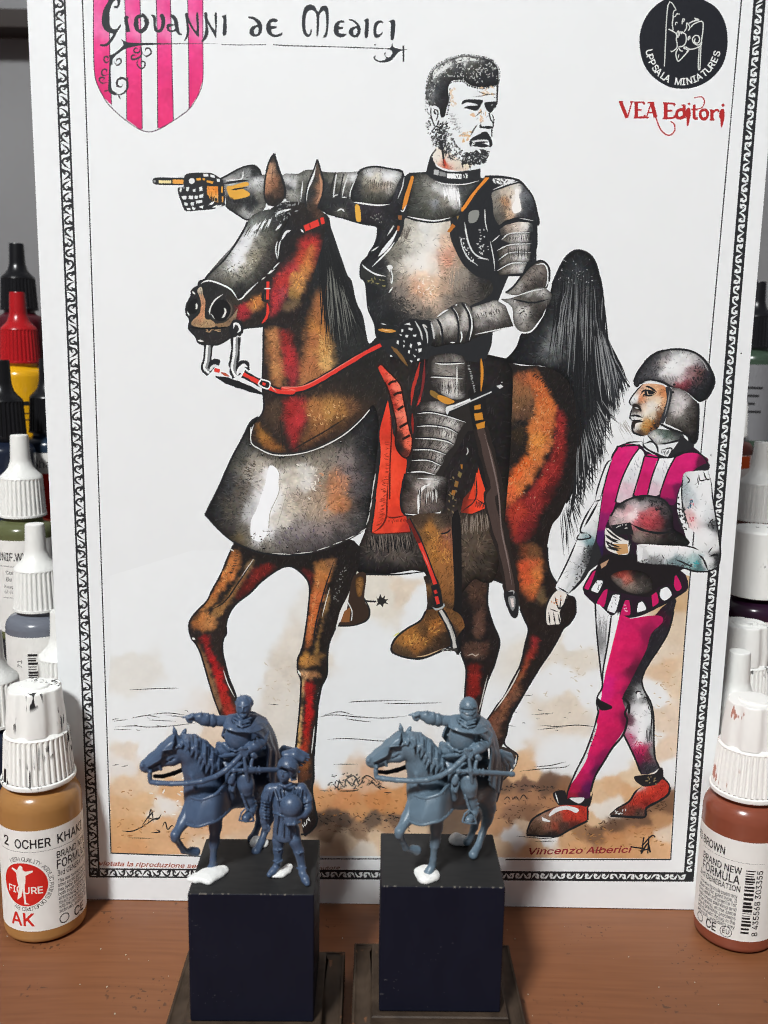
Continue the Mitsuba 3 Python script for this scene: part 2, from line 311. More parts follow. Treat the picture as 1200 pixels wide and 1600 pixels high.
S('#202225',31,'-7338,2603 -7229,2830 -7152,2562 -7024,2699 -6941,2656')
S('#202225',31,'-7697,2439 -7404,2467 -7527,2555')
S('#202225',31,'-7899,2683 -7601,2913 -7392,2962')
S('#202225',33,'-1890,4090 -1788,4246 -1642,4116 -1582,4317 -1415,4143 -1356,4409 -1168,4192 -1047,4415 -921,4241 -759,4486 -551,4336')
S('#202225',33,'-1376,4409 -1131,4546 -963,4328')
S('#202225',33,'-652,4201 -509,4337 -383,4162')
S('#202225',33,'-963,4328 -719,4553 -511,4469 -344,4296')
S('#202225',33,'-1579,4007 -1269,4013 -959,4041')
S('#202225',33,'-342,4207 -31,4124')
S('#202225',33,'-132,3990 116,3972')
S('#202225',29,'3741,3796 3861,3909 3948,3800')
S('#202225',29,'4010,3801 4129,3914 4260,3761')
S('#202225',29,'4258,3806 4374,3985 4506,3810')
D('#202225','-1954,4486 -1585,4669 -761,4640 -242,4386 -134,4123 -1992,3999',60,124,31,20,1.60)
D('#202225','-2299,3192 709,3338 716,3025 -2297,2788',70,104,27,10,0.50)
D('#6a5040','-2297,2923 715,3069 725,2620 -2296,2518',70,104,29,5,0.50)
D('#202225','3471,4367 5639,4319 5650,4098 3481,4102',50,103,27,5,0.50)
D('#5a4030','3385,3900 5555,3941 5496,3047 3423,2896',60,103,29,10,0.70)
D('#b07848','-8606,4008 -5715,3841 -5744,1933 -8884,1873',50,124,33,5,0.50)
D('#a8703f','-2302,3905 695,3961 713,3181 -2298,3125',40,124,33,5,0.60)
D('#f0efe9','-7955,5121 -5689,5599 -5521,2952 -7607,2688',26,144,45,8,0.50)
D('#4a3628','6231,2904 8970,3894 9030,3628 6557,2640',60,104,31,20,0.40)
D('#a87848','5928,2718 8920,3112 8987,2144 5755,2037',50,125,33,5,0.50)
D('#c8a880','8138,10090 8934,10104 9067,5437 8555,5427',40,119,28,5,0.50)
D('#cfc4b0','4399,8983 6604,9023 6333,6686 3893,6641',40,120,28,5,0.50)
D('#cfc2ae','-4236,8406 -2826,8432 -2824,6732 -4246,6920',24,121,28,5,0.50)
D('#202225','-8726,6623 -5672,6679 -5679,6249 -8751,5868',9,163,20,3,0.20)
D('#202225','3862,7390 7101,7449 6974,6159 3915,6102',12,142,20,3,0.20)
part('poster__border')
S('#3a3d40',34,'-8947,27693 -9028,1689',0)
S('#3a3d40',40,'-9036,1689 -5958,1633 -2606,1606',0)
S('#3a3d40',34,'9415,28481 9327,20922 9194,9279 9283,1809',0)
S('#3a3d40',40,'-2250,1613 -92,1654',0)
S('#3a3d40',40,'3887,1706 9283,1809',0)
ornament()
part('poster__shield')
F('#e4e8e9','-8636,27665 -8682,26434 -8682,25659 -8614,25320 -8445,24982 -8272,24745 -7882,24408 -7452,24139 -7144,24075 -6831,24184 -6461,24397 -6017,24714 -5756,25094 -5622,25505 -5606,26450 -5585,27714')
G('-8626,27731 -8205,27738 -8232,26441 -8234,24780 -8445,24982 -8614,25320 -8682,25659 -8682,26434','-8635,27698,#e65a9c -8146,27375,#e23f8a -8665,26869,#e76aa4 -8166,26793,#e67aac -8687,26283,#e23a84 -8192,26038,#e2347e -8716,25522,#e0307a -8226,25020,#dc2f72 -8760,24325,#dc2f70',89,0.05,0)
G('-7770,27745 -7342,27751 -7350,26455 -7372,24140 -7452,24146 -7810,24392 -7764,26449','-7771,27712,#e65a9c -7281,27389,#e23f8a -7797,26883,#e76aa4 -7297,26807,#e67aac -7816,26297,#e23a84 -7318,26053,#e2347e -7839,25537,#e0307a -7347,25034,#dc2f72 -7877,24339,#dc2f70',89,0.05,0)
G('-6886,27759 -6493,27765 -6487,26469 -6479,24397 -6831,24184 -6940,24175 -6890,26463','-6887,27726,#e65a9c -6412,27403,#e23f8a -6908,26897,#e76aa4 -6425,26822,#e67aac -6923,26311,#e23a84 -6442,26067,#e2347e -6942,25551,#e0307a -6465,25049,#dc2f72 -6972,24354,#dc2f70',89,0.05,0)
G('-6012,27773 -5584,27780 -5596,26450 -5622,25505 -5756,25094 -6017,24721 -6012,26477','-6013,27740,#e65a9c -5580,27417,#e23f8a -6029,26911,#e76aa4 -5589,26835,#e67aac -6040,26326,#e23a84 -5602,26081,#e2347e -6055,25566,#e0307a -5619,25063,#dc2f72 -6079,24369,#dc2f70',89,0.05,0)
S('#4a2a44',23,'-7770,27745 -7764,26449 -7810,24392',0)
S('#4a2a44',23,'-7342,27751 -7340,26556 -7372,24158',0)
S('#4a2a44',23,'-6886,27759 -6890,26463 -6933,24182',0)
S('#4a2a44',23,'-6493,27765 -6487,26469 -6479,24397',0)
S('#4a2a44',23,'-6012,27773 -6012,26477 -6025,24714',0)
S('#4a2a44',23,'-8633,27731 -8682,26434 -8682,25659 -8614,25320 -8445,24982 -8272,24745 -7882,24408 -7452,24139 -7144,24075 -6831,24184 -6461,24397 -6017,24714 -5756,25094 -5622,25505 -5606,26450 -5584,27780',0)
S('#4a2a44',23,'-8208,27672 -8233,25869 -8227,24780',0)
part('poster__title')
F('#2a2e33','-7890,27578 -7913,27412 -7987,27328 -8076,27343 -8056,27393 -7985,27394 -7980,27527 -8070,27509 -8165,27342 -8220,27109 -8199,26876 -8112,26784 -8004,26806 -7941,26880 -7893,26914 -7914,26831 -8007,26712 -8065,26594 -8196,26425 -8326,26332 -8487,26336 -8475,26387 -8360,26389 -8249,26474 -8136,26627 -8141,26670 -8312,26724 -8414,26873 -8426,27039 -8371,27272 -8250,27473 -8138,27607 -7976,27659')
S('#2a2e33',98,'-7725,27117 -7746,27017 -7691,26717',0)
S('#2a2e33',72,'-7792,27049 -7689,27124',0)
S('#2a2e33',90,'-7313,27157 -7440,27088 -7488,26921 -7431,26772 -7306,26750 -7195,26859 -7173,27026 -7241,27141 -7313,27157',0)
S('#2a2e33',125,'-7434,27055 -7473,26921 -7413,26782')
S('#2a2e33',107,'-7224,27125 -7164,26959 -7233,26808')
F('#2a2e33','-7051,27177 -6954,27169 -6903,27097 -6915,26897 -6856,26791 -6783,26849 -6761,27033 -6801,27165 -6721,27206 -6652,27101 -6664,26901 -6750,26749 -6876,26714 -6964,26779 -6985,26962 -6992,27095')
F('#2a2e33','-6525,27153 -6417,27188 -6312,27073 -6280,26907 -6248,26724 -6188,26692 -6213,26658 -6303,26680 -6366,26756 -6481,26730 -6588,26769 -6621,26885 -6548,26953 -6405,26939 -6420,27038 -6473,27110 -6509,27097 -6477,26904 -6550,26853 -6516,26787 -6426,26788 -6378,26839 -6398,26905 -6477,26904 -6491,27103')
F('#2a2e33','-6095,27210 -6023,27227 -5955,27029 -5781,26765 -5784,27198 -5719,27216 -5711,26666 -5765,26649 -5923,26846 -6003,26978 -5978,26779 -6035,26594 -6127,26509 -6058,26711 -6063,26977')
F('#2a2e33','-5558,27235 -5468,27246 -5453,27087 -5260,26807 -5272,27206 -5200,27224 -5226,26641 -5280,26663 -5420,26888 -5472,26970 -5440,26737 -5533,26552 -5660,26483 -5567,26652 -5527,26919')
F('#2a2e33','-5076,27160 -4986,27201 -4939,27178 -4938,26722 -5046,26694 -5023,27094')
F('#2a2e33','-4312,27172 -4176,27167 -4002,27069 -3937,26926 -3966,26745 -4102,26652 -4258,26685 -4296,26793 -4217,26921 -4081,26959 -4100,27013 -4196,27102 -4312,27129')
F('#e4e8e9','-4081,26905 -4159,26832 -4168,26748 -4102,26713 -4051,26772 -4043,26870')
F('#2a2e33','-3556,27130 -3498,27077 -3556,27040 -3673,27038 -3693,26948 -3537,26932 -3545,26878 -3673,26851 -3654,26750 -3538,26715 -3363,26772 -3421,26681 -3616,26649 -3771,26730 -3829,26873 -3801,27018 -3692,27128')
F('#2a2e33','-2723,27467 -2607,27512 -2472,27471 -2374,27329 -2297,27456 -2181,27494 -2096,27423 -2071,27172 -2092,26847 -2138,26684 -2246,26664 -2158,26810 -2148,27099 -2181,27332 -2239,27349 -2335,27240 -2341,26988 -2371,26716 -2418,26715 -2411,26987 -2432,27274 -2529,27363 -2645,27343 -2715,27198 -2730,26945 -2682,26765 -2612,26748 -2586,26857 -2547,26858 -2566,26731 -2651,26665 -2760,26728 -2819,26908 -2823,27160 -2781,27358')
F('#2a2e33','-1752,27113 -1655,27107 -1643,27053 -1752,27051 -1790,26961 -1673,26944 -1692,26890 -1789,26870 -1769,26780 -1574,26765 -1671,26680 -1826,26689 -1925,26796 -1926,26958 -1861,27068')
F('#2a2e33','-1501,27153 -1365,27130 -1216,27006 -1175,26844 -1262,26687 -1418,26695 -1509,26784 -1479,26911 -1344,26968 -1286,26987 -1403,27093 -1500,27117')
F('#e4e8e9','-1316,26914 -1381,26859 -1380,26768 -1321,26744 -1276,26817 -1277,26889')
F('#2a2e33','-1101,27116 -958,27165 -971,26714 -1068,26701 -1054,27063')
F('#2a2e33','-725,27115 -589,27124 -557,27060 -646,27069 -722,26978 -739,26815 -661,26762 -565,26836 -583,26763 -698,26671 -796,26716 -826,26886 -801,27031')
F('#2a2e33','-403,27109 -221,27137 -239,26678 -340,26659 -336,27056')
S('#3a3d42',32,'-7352,26405 -6272,26433 -5193,26454',2)
S('#55585c',20,'-5085,26432 -4474,26428 -4474,26432 -3831,26449',0)
S('#45484c',27,'-3636,26453 -3188,26431 -2136,26426 -967,26409 -538,26401',0)
F('#2a2e33','-7905,26530 -7817,26481 -7603,26434 -7063,26443 -6560,26428 -7065,26386 -7353,26371 -7715,26298 -7898,26211 -8138,26022 -8161,25870 -8218,25802 -8229,25463 -8202,25191 -8060,25091 -8116,25039 -8242,25088 -8311,25189 -8281,25530 -8246,26037 -8280,26097 -8153,26123 -7931,26278 -7838,26397')
S('#333036',40,'-8230,25970 -8341,25901 -8403,25984 -8353,26069 -8282,26037 -8302,25976')
S('#333036',40,'-8123,25938 -8036,25838 -7925,25908 -7940,26009 -8031,25990 -8044,25923')
S('#333036',36,'-8279,25597 -8443,25561 -8475,25662 -8401,25731 -8330,25698 -8368,25630')
S('#333036',36,'-8286,25394 -8468,25357 -8556,25440 -8499,25509 -8409,25494 -8466,25425')
S('#333036',54,'-8223,25122 -7971,25058 -7785,25198 -7760,25402 -7884,25502 -8030,25449 -8053,25312 -7946,25263 -7882,25349')
S('#333036',45,'-8025,25057 -7974,24938')
S('#333036',36,'-8440,25136 -8293,25172')
S('#333036',36,'-7738,25538 -7759,25436')
S('#333036',43,'-7335,26355 -7330,26153 -7416,26051 -7580,25998 -7632,26064 -7558,26116 -7487,26083')
S('#333036',40,'-7372,26338 -7394,26203 -7502,26177 -7555,26234 -7499,26302 -7428,26269')
S('#333036',40,'-7305,26154 -7199,26088 -7070,26174 -7103,26292 -7211,26290 -7231,26205')
S('#333036',40,'-7416,26034 -7475,25881 -7370,25765 -7260,25817 -7257,25935 -7347,25944 -7367,25866')
F('#2a2e33','-577,26408 -343,26423 -287,26551 -246,26442 -31,26391 164,26384 -69,26336 -184,26225 -337,26076 -571,26029 -767,26088 -807,26178 -730,26216 -768,26142 -630,26079 -455,26129 -516,26256 -458,26301 -476,26220 -378,26167 -282,26278 -342,26368')
S('#2a2e33',43,'25,26490 38,26064',0)
part('poster__round_emblem')
F('#1d1f26','7797,27889 8117,27871 8468,27764 8778,27564 9002,27226 9100,26861 9112,26539 9038,26168 8839,25863 8535,25625 8196,25503 7900,25475 7573,25516 7239,25674 6951,25902 6758,26201 6653,26591 6642,26913 6737,27258 6938,27557 7241,27789 7505,27873')
S('#d9dcd8',25,'7386,26060 7373,27655 7601,27557 7544,27499 7541,27362 7602,27374 7634,27432 7720,27433',0)
S('#d9dcd8',25,'7634,27432 7657,27455',0)
S('#d9dcd8',27,'7541,27362 7530,27179 7554,27008 7429,27040 7620,26952 7674,26884 7670,26769 7703,26655 7698,26551 7581,26457 7531,26467',0)
S('#d9dcd8',23,'7618,27146 7625,27215 7675,27204',0)
S('#d9dcd8',25,'7801,27172 7815,27309 7866,27288 7821,27230',0)
S('#d9dcd8',27,'7659,26918 7715,26999 7744,26931 7778,26977 7807,26921 7827,26978 7854,26944 7918,26911 7951,26797 7935,26681 7867,26600 7758,26575 7802,26483 7876,26473',0)
S('#d9dcd8',21,'7686,26884 7716,26816 7716,26976',0)
S('#d9dcd8',21,'7749,26862 7755,26954',0)
S('#d9dcd8',27,'7876,26979 7931,27071 7933,27209 8028,27096 7985,27004',0)
S('#d9dcd8',29,'7996,27198 8114,27257 8259,27294 8133,27326 8259,27287',0)
S('#d9dcd8',27,'8052,27096 8144,27189 8387,27221 8372,26619 8391,26042 8341,26053 8326,26573',0)
S('#d9dcd8',25,'8038,26798 7998,26763 8010,26843 8046,26856 8050,26798',0)
S('#d9dcd8',29,'8198,26801 8178,26731 8231,26686 8303,26710 8321,26803 8265,26882 8168,26869 8121,26776 8183,26674 8308,26641 8389,26712',0)
S('#d9dcd8',29,'8389,26712 8359,26619 8217,26548 8070,26522 7943,26578 7895,26554 8024,26487 7956,26394 7796,26218 7733,26240 7684,26401 7725,26517',0)
S('#d9dcd8',23,'8070,26522 7977,26452',0)
S('#d9dcd8',21,'7772,26379 7754,26286',0)
arc_text('UPPSALA MINIATURES','7883,26636 7961,25575',197,'#e4e6e4')
part('poster__red_lettering')
S('#b02a2c',91,'6206,25107 6420,24675',0)
S('#b02a2c',36,'6530,25101 6432,24675',0)
S('#b02a2c',36,'6168,25107 6281,25101',0)
S('#b02a2c',36,'6480,25105 6580,25106',0)
S('#b02a2c',91,'6655,25103 6681,24691',0)
S('#b02a2c',43,'6593,25092 6855,25097 6879,25036',0)
S('#b02a2c',44,'6694,24892 6818,24894',0)
S('#b02a2c',47,'6607,24687 6906,24702 6914,24766',0)
S('#b02a2c',36,'7080,25086 6969,24696',0)
S('#b02a2c',100,'7092,25098 7231,24700',0)
S('#b02a2c',36,'7010,24826 7160,24829',0)
S('#b02a2c',36,'6894,24692 7044,24695',0)
S('#b02a2c',36,'6980,25094 7167,25097',0)
S('#b02a2c',33,'7230,24712 7376,24407 7537,24255 7689,24234 7800,24366 7768,24532 7663,24596',0)
S('#b02a2c',100,'7491,25093 7520,24681',0)
S('#b02a2c',47,'7417,25087 7717,25073 7734,25015',0)
S('#b02a2c',47,'7506,24882 7693,24885',0)
S('#b02a2c',51,'7433,24677 7743,24701 7756,24768',0)
S('#b02a2c',82,'8018,25043 8044,24690',0)
S('#b02a2c',72,'8304,25059 8330,24718 8431,24696',0)
S('#b02a2c',44,'8227,24929 8401,24932',0)
S('#b02a2c',29,'8351,24931 8534,24993 8583,25158 8488,25269 8290,25242',0)
S('#b02a2c',91,'8813,24927 8834,24668',0)
S('#b02a2c',40,'8751,24921 8826,24922',0)
S('#b02a2c',44,'8772,24662 8909,24664',0)
S('#b02a2c',54,'8821,24833 8914,24917 8988,24925 9005,24871',0)
S('#b02a2c',40,'7944,25039 8031,25041',0)
S('#b02a2c',73,'8030,24886 7940,24924 7832,24863 7828,24745 7907,24688 8041,24737',0)
S('#b02a2c',76,'8588,24935 8504,24886 8495,24780 8544,24698 8620,24683 8691,24736 8701,24831 8652,24912 8588,24935',0)
F('#b02a2c','8108,25080 8155,25120 8198,25077 8156,25034')
F('#b02a2c','8088,24938 8186,24968 8224,24799 8207,24693 8176,24496 8132,24514 8108,24679 8074,24797')
F('#b02a2c','9065,25060 9118,25115 9172,25055 9119,25002')
F('#b02a2c','9050,24931 9148,24956 9184,24815 9182,24685 9137,24471 9098,24494 9071,24671 9026,24765')
part('poster__horse_art')
Lit('2458,11484 2835,11301 2937,10536 2935,9568 2674,9525 2503,10143 2297,10717','2576,11296,#3a2b26 2670,10724,#4a362c 2846,9955,#4a352c 2615,10145,#382a25',79)
Lit('2655,10068 2882,9995 2867,9372 2687,9135 2561,9523','2741,9759,#5a4036',80)
Lit('2352,9050 2991,9062 3041,8709 2746,8539 2365,8638','2546,8858,#4d372e 2926,8786,#4a332b 2743,8625,#6a5044',80)
Lit('2450,8344 2828,8351 2845,7875 2771,7276 2448,7270 2447,7868','2607,8188,#6e211d 2696,7793,#8a241f 2596,7393,#7a221e',81)
G('1837,12419 2960,12439 3006,11189 2982,10845 2983,10306 3194,9651 3401,9147 3344,8675 3246,8279 3108,7920 3008,7560 2911,7078 2856,6675 2822,6351 2757,6026 2335,6018 2391,6667 2368,7389 2380,8184 2192,8733 2170,8851 2004,9357 1882,10901','2093,11287,#1f1c1c 2835,11301,#25201e 2441,9754,#1f1b1b 3182,8987,#231e1e 2954,7997,#241d1c 2609,6992,#2a2020',49,0.07)
S('#202225',40,'3006,11189 2982,10845 2983,10306 3194,9651 3401,9147 3344,8675 3246,8279 3108,7920 3008,7560 2911,7078 2856,6675',0)
S('#c8c4bd',30,'3067,7999 2971,7519 2892,7078 2825,6795')
S('#b8a698',30,'2403,8639 2552,8700 2667,8643 2777,8724')
S('#202225',40,'2192,8733 2380,8184 2368,7389 2391,6667',0)
Lit('3241,17069 3597,17288 4034,17126 4229,16616 4119,16185 3822,16072 3570,15873 3233,15651 3157,16469','3400,16859,#7b5a40 3694,17034,#8a5c3c 3630,16520,#755439 3342,16171,#5d4836 3815,16222,#5a4030 3484,15871,#3a2f28',153)
Lit('3828,15921 3962,15837 4028,15317 3826,14964 3576,14697 3441,14782 3326,15478 3572,15830','3753,15660,#33291f 3514,15133,#231e1c',77)
Lit('4820,16434 4957,16285 5110,16073 5156,15510 5135,14899 5033,14326 4799,13747 4475,13162 4237,12574 3940,12298 3665,12519 3484,13189 3624,13526 4092,13868 4378,14315 4617,14803 4770,15243 4796,15765','4903,16069,#962c2a 5017,15508,#802624 4961,14896,#782422 4669,14628,#8e2a28 4513,14229,#a8322c 4863,14235,#6a2020 4185,13736,#8e2b29 4377,13383,#762524 3766,13283,#a83828 3696,12834,#9a3228 4009,12750,#86292a 4189,12663,#5e2020 4790,13924,#4a1a1a',115)
Lit('3592,17415 4015,17541 4236,17405 4509,17070 4694,16796 4819,16455 4780,16110 4775,15677 4724,15285 4567,14933 4449,14668 4287,14401 4167,14157 3875,13819 3580,13525 3428,13478 3302,13898 3543,14432 3872,14899 4053,15143 4008,15577 4034,15967 4184,16186 4207,16616 4038,17040 3687,17205','3765,17376,#96583a 4067,17339,#b06038 4381,17046,#be6436 4616,16623,#c86c38 4508,16191,#c4703c 4213,16014,#c8743e 4654,15849,#c06838 4371,15410,#d0843f 4636,15327,#c07040 4257,15059,#cc7a40 3964,14791,#d8682f 3717,14435,#dc6430 4067,14442,#cc7440 4320,14622,#b8683c 3517,13990,#d8663a 3863,14085,#c8703c 3488,13635,#c4603a',76)
Lit('3900,12207 4430,12239 4584,11765 4008,11755','3994,12073,#6b3a26 4348,12079,#6e4a30',98)
Lit('3930,11739 4224,11790 4598,11713 4660,11334 4594,10988 4500,10603 4320,10465 4163,10635 4005,10863 3892,11320','4086,11552,#c85232 4305,11632,#c0603a 4179,11134,#cc5c34 4467,11330,#c8743c 4414,10870,#c8703c 4235,10714,#b05a34 4569,11522,#b0663a',99)
Lit('4600,10874 4713,10837 4770,10415 4625,10336 4506,10488','4648,10644,#6b553c',79)
Lit('4429,9283 4601,9228 4584,8934 4440,8617 4271,8179 4099,7779 3819,7215 3532,6768 3244,6319 3104,6478 3448,6968 3735,7414 3980,7896 4185,8415 4332,8929','4493,9128,#86282a 4432,8813,#8c3028 4228,8297,#8a402c 4090,7978,#98583a 3954,7617,#93573c 3746,7134,#8c5a42 3495,6727,#7c4c38 3280,6360,#744434',80)
Lit('4031,7653 4167,7475 3924,7108 3723,6740 3524,6325 3581,5958 3366,5908 3179,6273 3340,6596 3668,7058','3913,7380,#7d5440 3630,6921,#80533c 3349,6367,#7a5140 3493,6003,#5a4034',81)
G('2680,17738 3213,17790 3710,17672 4439,17642 5100,17272 5544,16210 5624,15519 5614,14908 5482,14114 5246,13577 5091,13173 4884,12900 4791,12539 4749,12041 4813,11633 4939,11316 5155,10999 5097,10978 5467,10659 5657,10585 5725,10355 5723,10046 5552,9733 5373,9574 5238,9259 4998,8784 4753,8386 4474,7866 4264,7463 4090,7100 3913,6775 3812,6451 4294,7523 4095,7157 3892,6834 3780,6421 3749,6099 3675,5776 3510,5541 3203,5628 2969,6085 3129,6455 3085,6478 3372,6966 3624,7332 3832,7814 4041,8254 4139,8611 4197,9005 4288,9515 4162,9824 3995,10208 3832,10552 3404,11005 3006,11189 2956,12062 2613,13531 2478,16156','3013,15733,#1c1b1c 3699,14874,#1d1b1b 5200,15337,#1e1b1b 4873,13124,#211c1b 4042,11983,#241d1b 3179,17026,#211d1c 4912,10572,#221d1c 4388,9789,#261f1d 4808,8820,#241f1e 3751,7013,#2a2220 3937,6790,#2a2220',48,0.07)
S('#202225',40,'5097,10978 5467,10659 5657,10585 5725,10355 5723,10046 5552,9733 5373,9574 5238,9259 4998,8784 4753,8386 4474,7866 4264,7463 4090,7100 3913,6775 3812,6451',0)
S('#202225',41,'3085,6478 3372,6966 3624,7332 3832,7814 4041,8254 4139,8611 4197,9005 4288,9515 4162,9824 3995,10208',0)
S('#202225',39,'4761,12170 4775,11868 4871,11414 5096,10997',0)
S('#202225',40,'3006,11189 3404,11005',0)
S('#d8d2c8',41,'3338,6845 3625,7292 3872,7755 4079,8235')
S('#202225',44,'4469,7932 4294,7523 4095,7157 3892,6834 3780,6421 3749,6099 3675,5776 3813,5593 4060,5413 4131,5275 4036,4948 3851,4664 3683,4474',0)
F('#3a3432','3466,5564 3814,5570 4061,5390 4034,4994 3849,4711 3638,4520 3455,4703')
S('#e8e8e6',45,'4095,5297 4034,4994 3850,4687')
H('#1f1c1c',23,'3777,16093 3981,15880 4020,15491 3949,15141 3703,14787','3608,16003 3790,15790 3803,15487 3728,15224 3523,14915',26,38,0.30)
H('#1f1c1c',25,'4146,17489 4457,17261 4733,16882 4967,16500','4022,17380 4335,17109 4632,16752 4866,16370',22,38,0.30)
D('#d99a66','4114,17255 4563,16836 4722,15329 4134,14882 3561,13991 3466,14166 4038,15099 4066,16399',60,95,19,-60,0.60)
D('#b04038','4771,16110 5048,15769 5016,14678 4544,13565 3788,12746 3682,13193 4392,14006 4743,14893',60,96,19,-60,0.60)
D('#cfa88a','3316,16814 4735,16839 5005,14897 3792,12656 3553,13101 4221,14883',26,57,17,-30,0.80)
G('4514,20024 4639,20345 4807,20710 4983,20917 5211,21024 5447,20970 5640,20837 5768,20636 5880,20320 5966,20049 6034,19684 6096,19272 6139,18856 6162,18299 6142,17831 6122,17360 6231,16651 6074,16003 5916,15350 5754,14735 5584,14248 5449,13892 5312,13578 5246,13577 5482,14114 5614,14908 5624,15519 5544,16210 5100,17272 4439,17642 4010,17677 3245,17758 3148,17803 3333,17947 3557,18254 3683,18629 3965,18680 4233,19009 4362,19288','4652,20072,#2b2d30 4910,20531,#26282b 5220,20853,#26282b 5603,20679,#222427 5249,20310,#34373a 5034,19942,#45484a 5327,19718,#5a5d5e 4957,19620,#4d5052 5256,19303,#4a4d4f 5609,19723,#45484a 5836,19864,#2c2e31 5545,19170,#4d5052 5922,19176,#34373a 4903,18835,#8a8d8d 4728,18554,#66696a 4602,18226,#6e7172 4845,18090,#4a4d4e 4428,17895,#4d5051 5111,18467,#3f4244 5394,18472,#2a2c2f 5731,18385,#2c2e31 3986,18215,#232528 3607,18209,#202225 4156,18637,#2a2c2f 4604,19154,#2a2c2f 4969,17529,#202225 5397,17536,#25272a 5778,17543,#303336 6083,18017,#34373a 6315,17316,#5a5d5f 6615,17085,#6a6d6e 6812,16993,#45484a 4296,17658,#2b2d30 5674,16831,#2a2c2e 5394,15775,#1d1e21 5803,16214,#2a2c2e 6055,15570,#4d5052 5875,14912,#3a3c3e 5737,14251,#303234 6259,15790,#5a5c5d 5498,13804,#2a2b2c 6450,16225,#55585a',60,0.12)
H('#1c1e21',28,'4648,20163 4910,20531 5229,20672 5561,20587 5872,20047','4380,17894 4959,17717 5470,17065 5947,17073 6348,17552',46,56,0.30)
H('#1c1e21',26,'5075,19162 5533,19400 6011,19270','5486,14025 6020,14652 6534,15535',40,57,0.50)
H('#85888a',17,'4851,19847 5256,20173 5784,19954','4566,17991 5369,17158 6200,17644',26,75,0.60)
H('#8f9293',19,'5951,18668 6093,18670 6257,18301','6453,16607 6677,16849 6958,16948',9,38,0.30)
H('#1c1e21',34,'5841,18944 6088,18763 6280,18301','6640,15892 6799,16422 6974,17067',12,38,0.30)
H('#2a2c2e',25,'5572,15691 5803,16214 6123,16649','5938,13767 6402,14834 6849,16060',30,77,0.30)
H('#2a2c2e',23,'5463,14466 5614,14908','5704,13228 6335,14482',18,58,0.30)
H('#2a2c2e',23,'5106,13307 5251,13488 5486,14025','5212,11640 5573,12372 5907,13544',22,59,0.30)
H('#222427',38,'5836,19036 6035,18855 6189,18486','5938,13767 6425,15184 6820,16533',34,57,0.25)
H('#222427',38,'5943,19223 6077,18948 6227,18487','6484,16082 6745,16517 6989,17068',26,56,0.20)
H('#33363a',42,'6040,18762 6257,18301','6613,16323 6937,16901',14,57,0.20)
H('#222427',35,'5444,14817 5687,15171 6023,16132','5376,12774 5848,13810 6315,14833',34,58,0.25)
H('#8a8d8f',21,'5741,19035 6040,18762 6204,18393','6179,16363 6593,16657 6907,16995',18,57,0.30)
H('#9a9d9e',19,'5503,15343 5807,16128 6111,16863','5593,13672 6107,14653 6676,16057',18,58,0.40)
S('#202225',37,'4514,20024 4639,20345 4807,20710 4983,20917 5211,21024 5447,20970 5640,20837 5768,20636 5880,20320 5966,20049 6034,19684 6105,19272 6176,18857 6280,18301 6474,17837 6687,17464 6973,17091',0)
D('#c0c2c3','4805,20756 5598,20769 5729,20090 4652,20072',30,37,19,-50,0.80)
G('-1111,16285 -370,17813 1341,17842 3241,17875 3493,16365 3426,13246 3209,11231 2820,11020 2540,11117 2140,10599 1880,9977 1351,10379 969,11333 -256,11210 -1009,11237 -1154,11762 -779,13171','-357,17059,#2a2624 -904,15133,#242426 -466,11976,#4a433f 128,11825,#5a524c 514,12195,#3a3532 -61,11376,#222021 -852,11362,#201f20 1701,12015,#231f1e 2076,12624,#4a4038 2390,12027,#5a4c40 2658,12834,#4d4238 2448,13229,#2a2422 2996,11634,#3a322c 1643,14005,#252122 2768,15197,#1e1c1d 1171,17085,#262425 1609,15177,#242122',77,0.10)
H('#7a7068',22,'-769,12453 -278,12502 506,12556','-703,11972 -169,11900 618,11955',34,39,0.30)
H('#17181a',24,'-828,12452 -278,12502 546,12557','-741,11850 -167,11779 679,11875',30,39,0.30)
H('#8a7d72',20,'2158,13124 2546,13230 2875,13335','2120,12464 2552,12472 2963,12539',22,39,0.30)
S('#202225',40,'-1009,11237 -256,11210 337,11241 969,11333',0)
Lit('-4916,11955 -4743,11896 -4670,11681 -4796,11269 -4998,10927 -5429,10433 -5672,9988 -5839,9936 -6014,9948 -5762,10266 -5543,10660 -5277,11150 -5036,11684','-4847,11774,#a86a3c -4991,11483,#c07640 -5185,11045,#c67840 -5426,10604,#b8703c -5765,10109,#a8703e',59)
Lit('-4276,11640 -4405,11325 -4693,10738 -5029,10245 -5380,9812 -5650,9866 -5241,10314 -4858,10808 -4570,11273','-4381,11446,#a88860 -4620,11007,#8c6440 -5051,10415,#8f6840 -5435,9968,#9a7044',59)
Lit('-4288,11303 -3958,11525 -3676,11410 -4008,10993 -4506,10562 -4839,10346 -4717,10714 -4478,11033','-4147,11305,#6e2320 -4480,10864,#64211d -4672,10520,#4a1c1a',79)
Lit('-6151,9710 -5839,9936 -5525,9672 -5499,9475 -5730,9333 -6157,9355 -6258,9560','-6009,9663,#b8743f -5678,9571,#b57a48 -6109,9415,#9a6038',60)
Lit('-5972,9061 -5695,9101 -5666,8853 -5481,8383 -5250,7735 -5066,7081 -4941,6574 -5289,6568 -5462,7378 -5597,7980 -5790,8552','-5854,8974,#8c2222 -5692,8679,#942426 -5532,8182,#aa2022 -5373,7581,#b42424 -5235,7078,#a82a24 -5095,6673,#9a3428',60)
Lit('-6071,8846 -5895,8550 -5711,8053 -5481,7377 -5326,6720 -5480,6794 -5654,7374 -5836,8026','-5934,8525,#7c5a40 -5704,7878,#8a6546 -5523,7174,#87654a',40)
